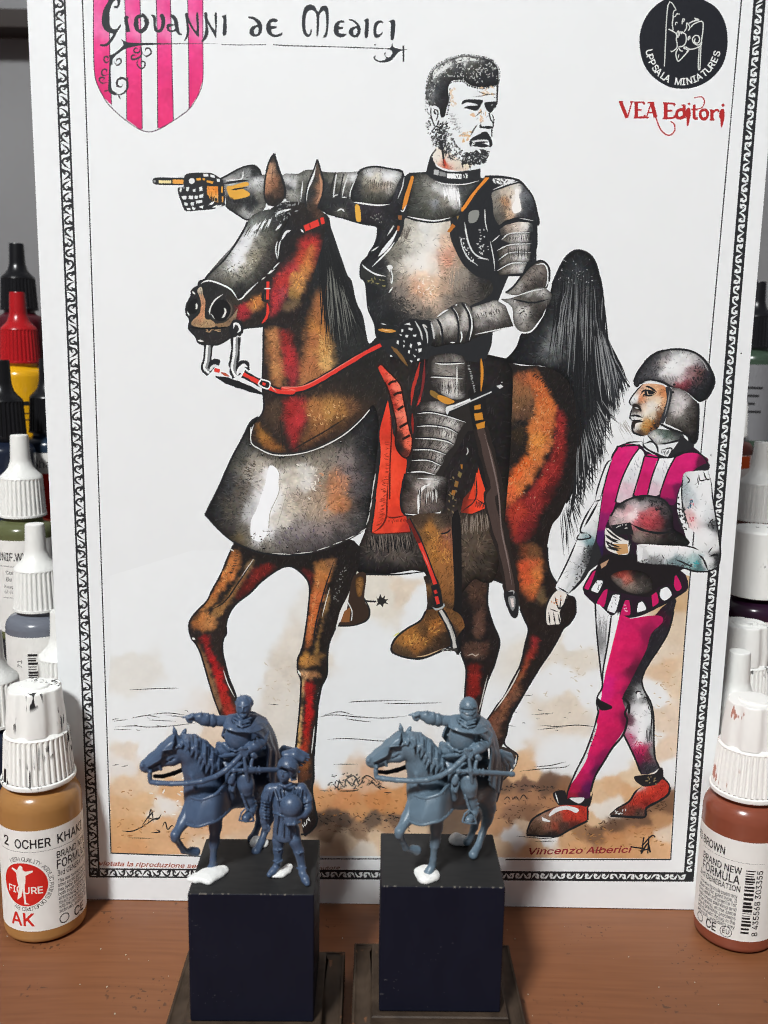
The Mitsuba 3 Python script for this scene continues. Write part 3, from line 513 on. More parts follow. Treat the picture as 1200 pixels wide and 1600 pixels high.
Lit('-2431,11432 -2174,11639 -1789,11646 -1880,11240 -2065,10737 -2250,10016 -2437,9224 -2588,8810 -2722,8981 -2614,9626 -2555,10412 -2462,10900','-2126,11486,#a06c3e -1939,11538,#8a6040 -2265,11097,#b8743f -2217,10807,#b0683a -2380,10415,#c46a3c -2449,9826,#c46a3a -2589,9231,#b8683a',59)
Lit('-1943,10764 -1922,10496 -2060,9907 -2199,9214 -2291,8616 -2453,8613 -2350,9038 -2211,9732 -2072,10323','-2026,10421,#8a6a44 -2209,9436,#7a5a38 -2349,8839,#8c6a3e',40)
Lit('-2760,11306 -2539,11344 -2444,11094 -2537,10704 -2594,10946','-2595,11140,#5a1f1d',79)
Lit('-2864,8506 -2683,8693 -2530,8577 -2205,8602 -2147,8444 -2347,8250 -2682,8194 -2883,8280','-2683,8534,#bc8442 -2539,8337,#a87540 -2300,8466,#7c5a36',60)
Lit('-2907,8029 -2346,7999 -2287,7839 -2729,7821','-2729,7907,#c89a70 -2441,7897,#a0704a',40)
Lit('-2825,7769 -2671,7621 -2746,6920 -2764,6153 -2821,5457 -2957,5454 -2871,6408 -2809,7173','-2776,7427,#c8a070 -2799,6665,#d0a878 -2846,5792,#cda368',40)
Lit('-2680,7656 -2430,7625 -2405,7282 -2474,6415 -2568,5642 -2616,5253 -2821,5301 -2749,6154 -2689,7023','-2584,7430,#9a2020 -2582,6822,#b42022 -2628,6156,#b22420 -2699,5485,#a83a28',61)
Lit('-2869,5212 -2577,5217 -2526,4552 -2819,4284','-2747,4965,#84502f -2648,4549,#5a3828',82)
G('-4914,12060 -5083,11674 -5325,11091 -5567,10650 -5762,10256 -6100,9907 -6295,9609 -6325,9312 -6235,9017 -6119,8870 -5980,8574 -5845,8076 -5664,7374 -5526,6920 -5340,6413 -5104,5905 -4764,5911 -4759,6424 -4827,6831 -4895,7236 -5082,7738 -5219,8288 -5286,8686 -5258,9034 -5160,9234 -5156,9531 -5057,9877 -4816,10224 -4435,10524 -4055,10920 -3677,11217 -3301,11417 -3019,11374 -2736,11137 -2570,10849 -2569,10411 -2638,9724 -2732,9031 -2826,8681 -2922,8430 -2921,8029 -2825,7779 -2824,7426 -2871,6663 -2943,5893 -2991,5376 -2917,4335 -2818,3397 -2723,2440 -2536,2545 -2294,2904 -2352,3406 -2457,4054 -2402,4403 -2405,5143 -2362,5781 -2319,6366 -2276,6946 -2165,7572 -2317,6928 -2199,7488 -2009,7895 -1989,8447 -1944,8946 -1734,9494 -1597,10038 -1365,10531 -1136,11166 -1025,11650 -1196,12270 -2833,12527 -4701,12398','-4706,11824,#221e1d -3535,11605,#211d1c -1887,10910,#221e1c -2111,8943,#241f1d -2484,6415,#2a2320 -5443,9377,#2a2321 -5086,7385,#2e2522 -1426,11883,#1f1c1c -2539,3653,#2a2626 -2630,2897,#25201f',49,0.07)
S('#202225',39,'-4914,12060 -5083,11674 -5325,11091 -5567,10650 -5762,10256 -6100,9907 -6295,9609 -6325,9312 -6235,9017 -6119,8870 -5980,8574 -5845,8076 -5664,7374 -5526,6920 -5340,6413',0)
S('#202225',41,'-4759,6424 -4827,6831 -4895,7236 -5082,7738 -5219,8288 -5286,8686 -5258,9034 -5160,9234 -5156,9531 -5057,9877 -4816,10224 -4435,10524 -4055,10920 -3677,11217 -3301,11417 -3019,11374 -2736,11137 -2570,10849 -2569,10411 -2638,9724 -2732,9031 -2826,8681 -2922,8430 -2921,8029 -2825,7779 -2824,7426 -2871,6663 -2943,5893 -2991,5376',0)
S('#202225',41,'-2317,6928 -2199,7488 -2009,7895 -1989,8447 -1944,8946 -1734,9494',0)
S('#e6e3dd',32,'-4286,11640 -4571,11201 -4810,10809')
S('#e6e3dd',28,'-5270,8036 -5132,7586 -4921,7134')
S('#e6e3dd',20,'-1933,10764 -2072,10225 -2164,9831')
S('#e6e3dd',39,'-5033,11962 -4893,11869')
S('#e6e3dd',80,'-6234,9066 -6140,9018')
S('#e6e3dd',61,'-2921,8079 -2825,7880')
S('#e6e3dd',29,'-2386,6160 -2480,5385')
S('#202225',32,'-4333,11543 -4715,10956 -5194,10266 -5672,9964')
S('#202225',32,'-1799,11636 -2075,10761 -2353,9631 -2445,8837')
H('#202225',24,'-4729,11872 -4756,11487 -4948,11146','-4869,11893 -4944,11484 -5089,11143',14,20,0.30)
D('#d8a468','-5037,11578 -4993,11338 -5380,10556 -5472,10700',14,99,20,60,0.40)
D('#cf9460','-2219,11291 -2356,10318 -2542,9232 -2590,9429 -2404,10512',24,119,20,80,0.40)
D('#8f8f8a','-1610,11495 -1421,11402 -1647,10330 -1836,10327',26,49,22,20,1.50)
S('#d8d8d4',31,'-2387,6219 -2431,5731 -2475,5289')
H('#d8d8d4',33,'-2794,2844 -2537,3101','-2747,2642 -2490,2976',8,21,0.30)
S('#202225',49,'-2165,7572 -2276,6946 -2319,6366 -2362,5781 -2405,5143 -2402,4403 -2457,4054 -2352,3406 -2294,2904 -2536,2545 -2817,2464',0)
Lit('-3865,18561 -3473,18618 -3399,18010 -3273,17386 -3414,16879 -3668,17001 -3824,17753','-3663,18379,#a9744a -3539,17883,#a06a44 -3603,17381,#b07a4c -3445,17068,#a87048',132)
Lit('-3461,18568 -3158,18512 -3019,17892 -2841,17299 -3095,16917 -3286,17386 -3380,18011','-3348,18384,#8a2a28 -3190,17826,#b03034 -3031,17328,#a03438',132)
Lit('-2623,18861 -2122,19392 -2010,18531 -1839,17631 -2141,17186 -2840,16921 -2841,17582 -2728,18209','-2339,18773,#b5783f -2463,18275,#a86a42 -2146,18156,#be8a4e -2048,17658,#cfa062 -2587,17586,#a86a44 -2395,17213,#a06a44',151)
Lit('-2393,19571 -2081,19821 -2138,18838 -2529,18955','-2279,19267,#96603a',150)
Lit('-4163,15728 -3937,15573 -3359,15090 -3466,14981 -3804,15072 -4103,15319','-3995,15514,#a06c34 -3659,15181,#8c5a30',116)
Lit('-3870,16428 -3391,16436 -3359,15380 -3609,15569 -3906,15996','-3655,16145,#4a3a2e -3464,15668,#40322a',134)
Lit('-3319,16533 -2624,16545 -2637,15971 -2828,15534 -3031,15071 -3175,15287 -3320,15767','-3127,16249,#9a2a2a -2839,15967,#b83438 -3031,15531,#92292b -2743,16256,#a83434',134)
Lit('-2624,16545 -1595,16658 -1088,16380 -1492,15933 -2066,15538 -2731,15139 -2828,15428 -2622,15923','-2359,16167,#a87042 -1974,16174,#b08048 -1639,16275,#a07040 -2260,15737,#8a5c38 -2548,15394,#6f4a30 -1732,15938,#74502f -1304,16329,#6a4a34',172)
G('-3939,18869 -3964,17751 -3987,16996 -3953,16235 -4224,15847 -4344,15266 -4095,14960 -3708,14811 -3224,14781 -2643,14869 -2064,15112 -1487,15471 -1010,15903 -631,16293 -357,17059 -180,17816 -381,18466 -607,18425 -813,18235 -912,18550 -1013,19049 -1207,19432 -1345,20016 -1478,20196 -1593,20502 -1728,20862 -1861,21238 -1975,21540 -2107,21895 -2848,21972 -3406,21068','-3662,18812,#242121 -2781,19135,#222020 -1780,19765,#242628 -1515,18229,#2a2c2c -2780,18518,#2c2522 -874,17616,#242322 -4043,15513,#2c2522 -2838,15534,#2e2522 -1636,15892,#3a2c24 -3562,15135,#2a2422',47,0.07)
H('#1d1f21',28,'-2351,21146 -2166,21388 -1978,21152','-2146,18156 -1512,17918 -821,18366',50,56,0.30)
H('#1d1f21',28,'-2156,19758 -1912,20612 -1661,20374','-2209,18031 -1704,18164 -950,18549',36,56,0.30)
H('#6f716c',17,'-2161,20608 -1848,20371 -1593,19768','-1957,18160 -1513,18043 -1013,18548',26,75,0.60)
H('#1d1f21',30,'-1722,20252 -1529,19647 -1207,18916','-1529,19647 -1176,18978 -820,18304',14,56,0.30)
D('#d8b070','-2338,18526 -1957,18160 -1952,17535 -2271,17780',22,114,19,70,0.30)
D('#cf9460','-3726,18502 -3474,18506 -3349,17322 -3667,17317',24,76,19,60,0.70)
D('#dcae78','-2647,16162 -1690,16561 -1398,16136 -2356,15687',30,96,19,45,0.50)
S('#202225',38,'-3939,18777 -3964,17751 -3987,16996 -3953,16235 -4224,15847',0)
S('#2a2422',31,'-3464,15956 -3416,15524 -3369,14992')
S('#2a2422',31,'-3127,14997 -2741,15246 -2067,15644 -1397,16088')
G('-4113,16017 -4354,15845 -4575,15407 -4969,14672 -5320,13882 -5722,13084 -5700,12935 -5386,12591 -4949,12198 -4311,11907 -3720,11792 -3128,11777 -2536,11838 -1945,12000 -1357,12287 -869,12621 -729,13123 -641,13768 -602,14358 -496,15333 -507,16008 -682,16435 -1012,15999 -1488,15558 -2064,15209 -2643,14981 -3224,14873 -3708,14889 -4094,15052 -4335,15242 -4342,15604','-5477,13088,#2b2c2e -5027,13888,#3b3c3e -4629,14776,#55554f -4528,15263,#4a4a48 -4284,15653,#2c2c2c -4687,13795,#5a554e -5035,13195,#4a463f -4292,14538,#a39c90 -4101,14051,#b5b0aa -3858,13810,#f4f5f7 -3710,14304,#f6f7f9 -3960,13065,#f6f7fa -4111,12414,#eef0f4 -4254,13010,#cfcfd0 -3664,13566,#e8e8e6 -3419,14063,#d3cdc2 -3569,12823,#d8d3c8 -3030,14217,#d0c9ba -3128,13328,#c2b8a8 -2642,14420,#e0ddd6 -2641,14028,#dfdcd6 -2835,13532,#b0a090 -2347,13738,#a8937f -2252,14231,#9c8d7e -1765,14043,#b07a58 -1711,13403,#b87a52 -1523,14195,#a87a62 -2247,13096,#a99684 -1965,14822,#857c72 -1481,14831,#7d7370 -2352,14670,#8e8578 -1379,14345,#75696a -1130,13858,#565253 -896,14597,#3a3838 -758,15087,#222426 -782,13370,#242527 -1168,12966,#4d4a49 -1607,12758,#6f6562 -2097,12600,#877a78 -2833,12537,#857d7c -3423,12326,#7f7a78 -3817,12118,#8a857c -3029,12081,#625c5a -2340,12194,#5e5858 -1702,12406,#4a4646 -4553,12406,#6a6458 -4751,12302,#6b5f48 -4995,12498,#3a3836 -3418,14797,#6d6960 -2837,14807,#7d766c -3805,14790,#77726a -1582,15314,#4a4744 -1008,15711,#2a2a2c -3816,12419,#d8d8d8 -3903,14642,#b0a89c -3564,14599,#8a8478',58,0.10)
F('#f6f8fa','-3782,14547 -3613,14501 -3492,14307 -3517,14062 -3508,13717 -3616,13369 -3789,13068 -3824,12719 -3890,12418 -4063,12189 -4309,12260 -4381,12459 -4353,12859 -4204,13160 -4080,13510 -3931,13956 -3856,14301')
S('#a8a49a',19,'-3540,14453 -3468,14210 -3508,13717 -3764,13118 -3815,12619',0)
S('#aaa498',16,'-3225,13969 -3372,13324 -3545,12724',0)
D('#2f2f30','-5471,13485 -4576,15262 -4143,14979 -4393,14046 -4795,12801 -5190,12595 -5577,12987',90,78,23,-30,0.80)
D('#4a4440','-3668,12622 -972,12969 -1358,12362 -2832,11883 -4310,12008 -4504,12356',120,79,24,-20,1.20)
D('#3a3736','-2643,14859 -1102,15564 -613,15089 -733,13371 -1166,12766 -1373,13853 -1625,14682 -2352,14670',150,87,23,75,0.70)
D('#e8e2d8','-3030,14658 -2351,14523 -2250,13838 -2639,13486 -2836,14172',26,97,35,30,1.00)
D('#d0906a','-2350,14327 -1380,14442 -1367,13260 -2149,13147',30,97,39,60,1.00)
D('#5a4a6a','-3570,12523 -2343,12845 -2243,12347 -3522,12072',14,79,29,40,1.00)
D('#5a5044','-4629,14776 -4145,14687 -4495,13502 -4746,12802 -4785,13793',40,97,27,10,0.90)
F('#17181a','-4049,14873 -3998,14921 -3948,14875 -3999,14828')
S('#c8c8c4',19,'-4018,14897 -3979,14902')
F('#17181a','-3517,14795 -3466,14843 -3416,14797 -3466,14749')
S('#c8c8c4',19,'-3486,14819 -3447,14824')
F('#17181a','-3420,14807 -3369,14854 -3319,14808 -3370,14761')
S('#c8c8c4',19,'-3389,14831 -3350,14835')
F('#17181a','-2814,14856 -2764,14904 -2714,14858 -2764,14810')
S('#c8c8c4',19,'-2784,14880 -2745,14885')
F('#17181a','-2211,15110 -2161,15157 -2110,15111 -2160,15064')
S('#c8c8c4',19,'-2180,15134 -2141,15138')
F('#17181a','-4017,11983 -3965,12032 -3914,11985 -3966,11936')
S('#c8c8c4',20,'-3985,12008 -3946,12013')
F('#17181a','-3302,12026 -3251,12075 -3200,12028 -3251,11979')
S('#c8c8c4',20,'-3271,12051 -3231,12056')
F('#17181a','-2982,11891 -2931,11940 -2879,11892 -2931,11843')
S('#c8c8c4',20,'-2950,11915 -2911,11920')
F('#17181a','-4410,15144 -4359,15191 -4309,15146 -4360,15098')
S('#c8c8c4',19,'-4379,15168 -4340,15172')
F('#17181a','-1680,15289 -1631,15336 -1580,15290 -1630,15243')
S('#c8c8c4',19,'-1650,15312 -1611,15317')
S('#202225',42,'-4113,16017 -4354,15845 -4575,15407 -4969,14672 -5320,13882 -5722,13084 -5700,12935 -5386,12591 -4949,12198 -4311,11907 -3720,11792 -3128,11777 -2536,11838',0)
S('#e4e4e0',29,'-4341,15701 -4335,15242 -4094,15052 -3708,14889 -3224,14873 -2643,14981 -2064,15209 -1488,15558 -1012,15999 -775,16290',0)
S('#2a2a2a',39,'-4286,15267 -4070,15087 -3708,14938 -3224,14917 -2644,15024 -2065,15258 -1488,15606 -1012,16047',0)
S('#dcdcd8',25,'-618,14162 -650,13718')
S('#dcdcd8',25,'-663,13570 -693,13322')
S('#dcdcd8',25,'-720,13172 -775,12873')
S('#dcdcd8',26,'-821,12672 -1064,12493')
S('#dcdcd8',26,'-1162,12441 -1455,12285')
S('#dcdcd8',26,'-1553,12248 -1848,12127')
S('#dcdcd8',26,'-1946,12075 -2339,11942')
S('#dcdcd8',26,'-2438,11900 -3029,11819')
S('#dcdcd8',26,'-3128,11807 -3720,11817')
G('-256,16602 -487,15649 -441,15011 -500,14295 -578,13571 -564,13506 -677,12555 -485,12493 323,12551 536,12576 399,13006 294,13949 263,13586 380,14776 162,15022 -61,15586 -141,16078 -220,16532','-287,16356,#e8452f -382,15722,#d83c2a -299,15014,#ec5138 -393,14297,#ee4e34 -245,13939,#f0553a 63,14663,#ef4a2f 112,13945,#f04a30 -93,15373,#c83a28 274,14738,#e0432c -458,13508,#f0553c -488,12731,#e84a32 -35,13515,#ee452c 98,13174,#d83c28 64,12741,#ee4a30 406,12661,#b8342a -148,12737,#d8402c',57,0.05,0)
S('#5a1d16',42,'-134,16078 -104,15585 -133,14660 -124,13579',0)
S('#6a2018',47,'-169,14366 -205,13512 -217,13039 -361,12734 -613,12534')
S('#6a2018',43,'-217,13039 17,13008 397,13093')
S('#5a1d16',31,'-677,12555 -485,12493 323,12551 536,12576',0)
H('#8a2a1c',19,'-217,14195 -220,13168 -319,12778','-406,14149 -473,13077 -572,12643',26,39,0.50)
H('#8a2a1c',19,'-146,15372 -134,13760','-305,15369 -313,13757',20,39,0.40)
H('#7a2418',20,'-195,12953 399,13006','-171,12824 402,12877',10,20,0.30)
S('#202225',38,'-256,16602 -487,15649 -441,15011 -500,14295 -578,13571 -564,13506 -677,12555',0)
S('#d8d8d4',23,'-577,14359 -671,13589')
S('#d8d8d4',23,'-565,14359 -614,13975')
S('#d8d8d4',23,'-633,13889 -680,13589')
S('#d8d8d4',23,'-695,13460 -725,13202')
S('#d8d8d4',23,'-748,13072 -820,12769')
G('2472,14434 2640,14436 2795,13651 2889,13395 2388,13171 2048,13208 2119,13639 2444,14029','2566,14159,#f0502f 2668,13649,#e84a2e 2423,13387,#e8452c 2169,13382,#7a2a20 2241,13769,#6a2a20',58,0.05,0)
F('#e84a2e','2523,14240 2570,14636 2752,14028 2803,13595 2535,13590')
F('#d84028','2427,14130 2480,13625 2266,13622')
S('#202225',31,'2472,14434 2499,13646 2048,13208')
S('#202225',31,'2499,13646 2889,13395')
H('#202225',20,'2501,13603 2840,13566','2467,13345 2764,13350',9,20,0.30)
G('-553,17568 -449,17639 -272,17470 -22,17232 157,16992 235,16610 332,16192 430,15736 526,15419 499,15028 343,14847 127,15021 15,15304 40,15799 -75,16325 -207,16812 -335,17122','-411,17433,#d84434 -163,17264,#ee6a52 -264,17054,#b8382c -16,16919,#f0705a -119,16778,#8a2a22 96,16538,#ef6c54 -42,16430,#a83428 210,16119,#ee7a62 110,15871,#a85040 290,15663,#ef6a52 151,15554,#3a2420 405,15275,#ec6a50 195,15165,#2a1c1a 342,14918,#5a2a24',50,0.07)
S('#2a1614',38,'-553,17568 -449,17639 -272,17470 -22,17232 157,16992 235,16610 332,16192 430,15736 526,15419 499,15028 343,14847 127,15021 15,15304 40,15799 -75,16325 -207,16812 -335,17122',0)
S('#2a1614',57,'-229,17037 -125,17126 14,17146',0)
S('#2a1614',57,'-65,16727 56,16799 213,16819',0)
S('#2a1614',58,'66,16292 239,16418',0)
S('#2a1614',58,'129,15766 391,15929',0)
S('#2a1614',58,'225,15414 452,15542',0)
S('#b5352c',86,'700,17728 606,17277 509,16928 467,16439')
S('#7a2a2c',67,'844,17833 818,17212 758,16794 626,16407')
S('#c23a34',57,'753,16689 661,16443')
S('#8a2420',77,'508,16195 539,15596')
part('poster__rider_art')
G('-2942,23001 -2666,23122 -2237,23085 -2053,23059 -1257,23087 -1135,23177 -708,23236 -248,23192 91,23110 197,22436 -31,21543 -485,20937 -788,20419 -1102,20535 -887,20780 -675,21144 -618,21474 -682,21592 -1240,21672 -1736,21812 -2107,21895 -2231,21982 -2972,22177 -3311,22319 -3402,22949','-3218,22850,#e4e6e6 -3034,22735,#d8dada -3157,22587,#3a3c3e -3126,22440,#a8a8a2 -2789,22974,#8a8a84 -2819,22680,#55564f -1991,22929,#6a6a62 -2112,22692,#2e3032 -1867,22696,#45453f -1745,22904,#8f8f8a -1623,22935,#b8b8b0 -1378,22968,#e8eaea -1437,22703,#6a6a66 -1740,22257,#2a2b2e -1430,22114,#2c2c30 -2047,22104,#2a2c2e -1676,21991,#55564f -966,22003,#2a272c -657,21949,#2c282d -256,21985,#26262a -496,21536,#2a2b2e -612,21085,#2b2d30 -793,20691,#2b2d30 -189,21690,#2a2b2e -214,23017,#2c2e31 37,22728,#34363a -2510,22244,#232528',51,0.10)
G('-1402,22351 -1435,22586 -1225,23000 -1044,23178 -708,23228 -248,23177 61,23086 -56,22785 -173,22489 -231,22267 -506,22189 -938,22181 -1308,22249','-1252,22706,#2e3032 -1133,23002,#6a6a66 -920,23064,#d8dada -947,22858,#a8a498 -761,22715,#8a7f70 -367,22985,#f0f2f3 -121,22960,#e6e8e8 -641,22922,#c0bcb0 -393,22721,#a89c90 -268,22635,#b8b4ac -974,22564,#5a5850 -817,22361,#45463f -448,22367,#4a4a45 -1187,22413,#303234 -262,22311,#303234',48,0.10)
S('#e8eaea',37,'-1324,22249 -1123,22223 -629,22172 -291,22207')
S('#d0d2d2',30,'-1433,22350 -1405,22586 -1225,23000')
S('#202225',37,'-1226,23029 -1044,23178 -708,23236 -248,23177 91,23110',0)
S('#dcdede',30,'-1864,22431 -1910,22401 -1838,22931 -1808,23020')
S('#dcdede',30,'-1895,22416 -1772,22448')
S('#dcdede',33,'-1664,22376 -1525,22378')
S('#dcdede',30,'-1664,22376 -1590,22701 -1471,23025')
S('#dcdede',37,'-1799,21989 -1676,22051 -1583,21978')
S('#dcdede',44,'-2788,22798 -2849,22297')
S('#202225',29,'-1624,23023 -1741,22404',0)
S('#202225',29,'-1869,23033 -1988,22547',0)
H('#5a564e',18,'-949,22946 -211,22871','-974,22594 -265,22488',24,37,0.50)
F('#e0aa45','-1283,22146 -1153,22142 -1102,21749 -1194,21702 -1241,21731')
S('#202225',33,'-1860,21840 -1674,21813 -1240,21702 -1116,21659 -682,21592 -618,21474 -675,21144 -887,20780',0)
D('#8f908a','-933,21855 -503,21952 -497,21595 -808,21768',14,46,22,20,1.00)
S('#dcdede',30,'-795,20887 -580,21026')
S('#dcdede',26,'-337,21329 -157,21631')
S('#dcdede',37,'-789,20435 -482,20757 -148,21183')
G('-5182,22817 -4997,22908 -4565,23134 -4228,23213 -4045,23099 -3984,22954 -3862,22941 -3895,22486 -3866,22073 -4208,21741 -4424,21708 -4639,21853 -4946,22025 -5007,22113 -5061,22731','-4813,22940,#a8aaa8 -4629,22943,#8a8c8a -4937,22821,#c8caca -4199,23009,#2a2c2e -4383,23006,#8a8c8c -4078,22777,#e4e6e6 -4048,22601,#b0b2b0 -4049,22365,#77776f -4204,22245,#2a2c2e -4668,22119,#2e2e2e -4360,22065,#2a2c2e -4484,21915,#b0b2b0 -4083,21892,#8a8a84 -4331,21769,#c8caca',44,0.09)
F('#e0a843','-4985,22615 -4816,22647 -4508,22740 -4369,22743 -4355,22655 -4540,22593 -4326,22449 -4357,22360 -4573,22298 -4820,22264 -4942,22410')
S('#202225',33,'-4848,22529 -4663,22561 -4355,22611')
H('#202225',20,'-4972,22409 -4666,22267 -4358,22331','-4944,22203 -4668,22119 -4390,22153',20,37,0.30)
S('#e8eaea',37,'-4998,22791 -4568,22827 -4505,23062')
S('#202225',37,'-5182,22817 -4997,22908 -4565,23134 -4228,23213 -4045,23099 -3984,22948',0)
S('#202225',37,'-5068,22142 -4946,22025 -4640,21823 -4424,21708 -4208,21741',0)
S('#202225',48,'-5123,22686 -4661,22767 -4354,22801')
F('#26282b','-6193,22903 -5946,22980 -5670,22984 -5395,22974 -5151,22832 -5061,22702 -5053,22112 -5379,21989 -5688,21954 -6151,21916 -6242,22004 -6330,22239 -6388,22415 -6385,22562 -6230,22594')
F('#26282b','-7118,22741 -7023,22830 -6563,22838 -6195,22829 -6198,22653 -6568,22632 -7028,22639')
F('#e8d8a0','-6948,22758 -6580,22758 -6582,22682 -6935,22676')
F('#e5a24a','-6539,22788 -6226,22785 -6229,22667 -6536,22671')
S('#9a9c9c',55,'-7087,22727 -7026,22733',0)
S('#d8dada',33,'-6578,22838 -6225,22858')
F('#e2e5e5','-6057,22802 -5949,22833 -5905,22746 -5968,22672 -6059,22700')
F('#e2e5e5','-5656,22955 -5518,22958 -5503,22885 -5642,22883')
F('#e2e5e5','-5456,22944 -5334,22917 -5320,22844 -5442,22871')
F('#e2e5e5','-5274,22830 -5182,22817 -5183,22744 -5260,22742')
F('#e2e5e5','-6154,22581 -6061,22591 -6094,22464 -6156,22478')
F('#e2e5e5','-5785,22587 -5692,22603 -5679,22500 -5771,22469')
F('#e2e5e5','-5955,22525 -5878,22541 -5895,22452 -5971,22466')
F('#e2e5e5','-6339,22548 -6277,22549 -6295,22446 -6341,22445')
F('#e2e5e5','-6297,22328 -6143,22345 -6160,22242 -6253,22240')
F('#e2e5e5','-6081,22346 -5958,22348 -5960,22245 -6083,22258')
F('#e2e5e5','-5912,22349 -5820,22351 -5821,22262 -5914,22261')
F('#e2e5e5','-5789,22366 -5665,22412 -5666,22309 -5775,22284')
F('#e2e5e5','-6224,22167 -6116,22139 -6118,22065 -6210,22078')
F('#e2e5e5','-6039,22170 -5931,22172 -5948,22068 -6025,22081')
F('#e2e5e5','-5884,22217 -5683,22235 -5700,22161 -5870,22128')
F('#e2e5e5','-6150,22005 -6042,22007 -6043,21948 -6135,21946')
F('#e2e5e5','-5995,22052 -5887,22010 -5919,21950 -5996,21978')
F('#e2e5e5','-5794,22056 -5655,22088 -5687,21998 -5779,22026')
F('#e2e5e5','-6230,22609 -6200,22580 -6216,22535')
F('#e0a040','-5857,22835 -5719,22843 -5735,22773 -5852,22771')
F('#e0a040','-5673,22838 -5596,22825 -5613,22775 -5674,22785')
F('#e0a040','-5566,22781 -5367,22755 -5384,22682 -5552,22723')
G('-5554,22620 -5231,22625 -5237,22168 -5437,22224 -5557,22399','-5432,22549,#e08e3c -5309,22521,#d8822f -5435,22313,#e09a48 -5282,22256,#e0a860',44,0.06,0)
H('#202225',20,'-5557,22429 -5251,22316','-5530,22164 -5238,22139',12,18,0.30)
F('#e0a040','-5139,22627 -5093,22613 -5101,22436 -5150,22450')
F('#d89a48','-5127,22347 -5081,22348 -5092,22171 -5129,22185')
H('#e2e5e5',26,'-5546,22104 -5317,21990','-5437,22224 -5069,22097',7,19,0.30)
F('#e2e5e5','-5316,22019 -5007,22098 -5069,22038 -5286,21975')
part('poster__horse_art')
Lit('-2847,21137 -2382,21265 -2318,20786 -2646,20237 -3095,19773 -3421,19828 -3627,19977 -3313,20407 -2940,20745','-2599,21081,#b8322f -2784,20718,#b5402f -3158,20288,#a8383a -2473,20723,#8a2f2c -3408,19981,#9a3034',149)
Lit('-2660,20840 -2487,21023 -2503,20360 -2782,19961 -3064,19804 -2970,20231','-2659,20599,#c0763f -2783,20234,#b87a44 -2598,20781,#b86a3a',112)
Lit('-4712,19256 -4413,19368 -4209,19326 -4417,18907 -4669,18872','-4540,19228,#a82c33 -4479,19014,#8f2a30',75)
Lit('-4382,19360 -3998,19590 -3974,19268 -4211,19126 -4352,19170','-4225,19356,#b8703c -4067,19512,#b9743e -4195,19203,#a87044',75)
Lit('-3690,19763 -3407,20163 -3126,20259 -3252,19587 -3598,19044 -3740,19088','-3470,20010,#a8322f -3596,19581,#a83038 -3346,19585,#a8454a -3629,19213,#a5343a',94)
Lit('-3095,20229 -2720,20175 -2744,19672 -3095,19421 -3189,19771','-3001,20109,#b97a48 -2876,19898,#b88350 -3095,19590,#94703f',75)
Lit('-3283,19434 -2907,19471 -3032,19192 -3347,19126','-3126,19314,#6a5640',94)
Lit('-2509,22007 -2231,21982 -2168,21746 -2415,21712','-2385,21890,#4a362c',130)
G('-3650,22077 -3960,21834 -4394,21649 -4520,21378 -4835,20894 -5151,20497 -5530,20157 -5627,20004 -5815,19940 -5864,19817 -6039,19692 -6074,19508 -6204,19261 -6224,19015 -6118,18832 -6154,18584 -5969,18370 -5877,18186 -5626,18112 -5245,18150 -4959,18326 -4864,18358 -4609,18518 -4546,18612 -4104,18666 -3914,18715 -3599,18721 -3127,18698 -2656,19628 -2348,20604 -2165,21268 -2169,21924 -2787,22209 -3403,22199','-5166,19401,#2a2a2a -5634,19546,#222324 -6053,18926,#232426 -5496,18316,#2a2829 -4228,18957,#272221 -3284,18973,#262020 -4916,19252,#37322c -3095,21133,#221f20 -3281,21369,#202124 -2786,21913,#262221 -2409,20362,#241f1f -3651,21840,#212326',46,0.07)
G('-4394,21649 -4145,21891 -3650,22017 -3157,21878 -3405,21367 -3530,20946 -3469,20525 -4033,19970 -4663,19441 -5035,19831 -5471,19976 -5690,19972 -5593,20126 -5213,20556 -4772,21045','-4333,21531,#9aa09c -4022,21774,#6e726e -4461,21050,#e9ecee -4714,20564,#eef0f3 -4841,20381,#e6e6e6 -4273,21353,#e6e9ea -5089,20498,#8d8d88 -5344,20130,#6b6b66 -4907,20077,#7c7a70 -4468,20266,#8d8a7c -4215,20693,#8a8474 -4026,21057,#77756a -3777,21361,#55564f -3655,20823,#3c3a38 -3905,20457,#3f3c3a -4282,20087,#4a4a45 -4661,19716,#2e2f30 -3652,21661,#3a3c3c -3404,21665,#2a2c2d -4964,20560,#b8bab8 -4649,20867,#f0f2f4',48,0.12)
H('#3a3b38',22,'-4334,21471 -3961,21656 -3652,21721','-4522,21199 -4087,21296 -3715,21362',22,37,0.30)
H('#e6e9ea',26,'-4209,21592 -3651,21810','-4397,21261 -3776,21480',16,37,0.30)
D('#4a4a42','-5091,20316 -4214,20814 -3653,21423 -3593,20824 -4156,20211 -4785,19775',70,66,21,-45,1.20)
D('#c8c4b4','-5029,20317 -4341,20571 -4027,20937 -4218,20331 -4783,19957',24,56,22,-45,1.00)
S('#202225',41,'-4394,21649 -4520,21378 -4835,20894 -5151,20497 -5530,20157 -5627,20004',0)
S('#eceeee',41,'-5769,19880 -5659,19949 -5502,19969 -5222,19889 -4911,19742 -4787,19591 -4695,19434')
S('#e4e6e6',38,'-4695,19434 -4569,19488 -4411,19659 -4096,19954')
S('#e0e0de',30,'-4001,20016 -3876,20109')
S('#e0e0de',30,'-3782,20187 -3594,20342')
S('#e4e6e6',34,'-3813,20186 -3688,20310')
S('#e4e6e6',34,'-3656,20341 -3469,20525')
S('#dde0e0',30,'-3531,20615 -3577,20885 -3530,21126')
S('#dde0e0',30,'-3515,20645 -3483,20946 -3436,21157')
S('#dde0e0',56,'-3405,21158 -3281,21369 -3142,21431')
S('#dde0e0',56,'-3589,21811 -3466,21932 -3126,22026')
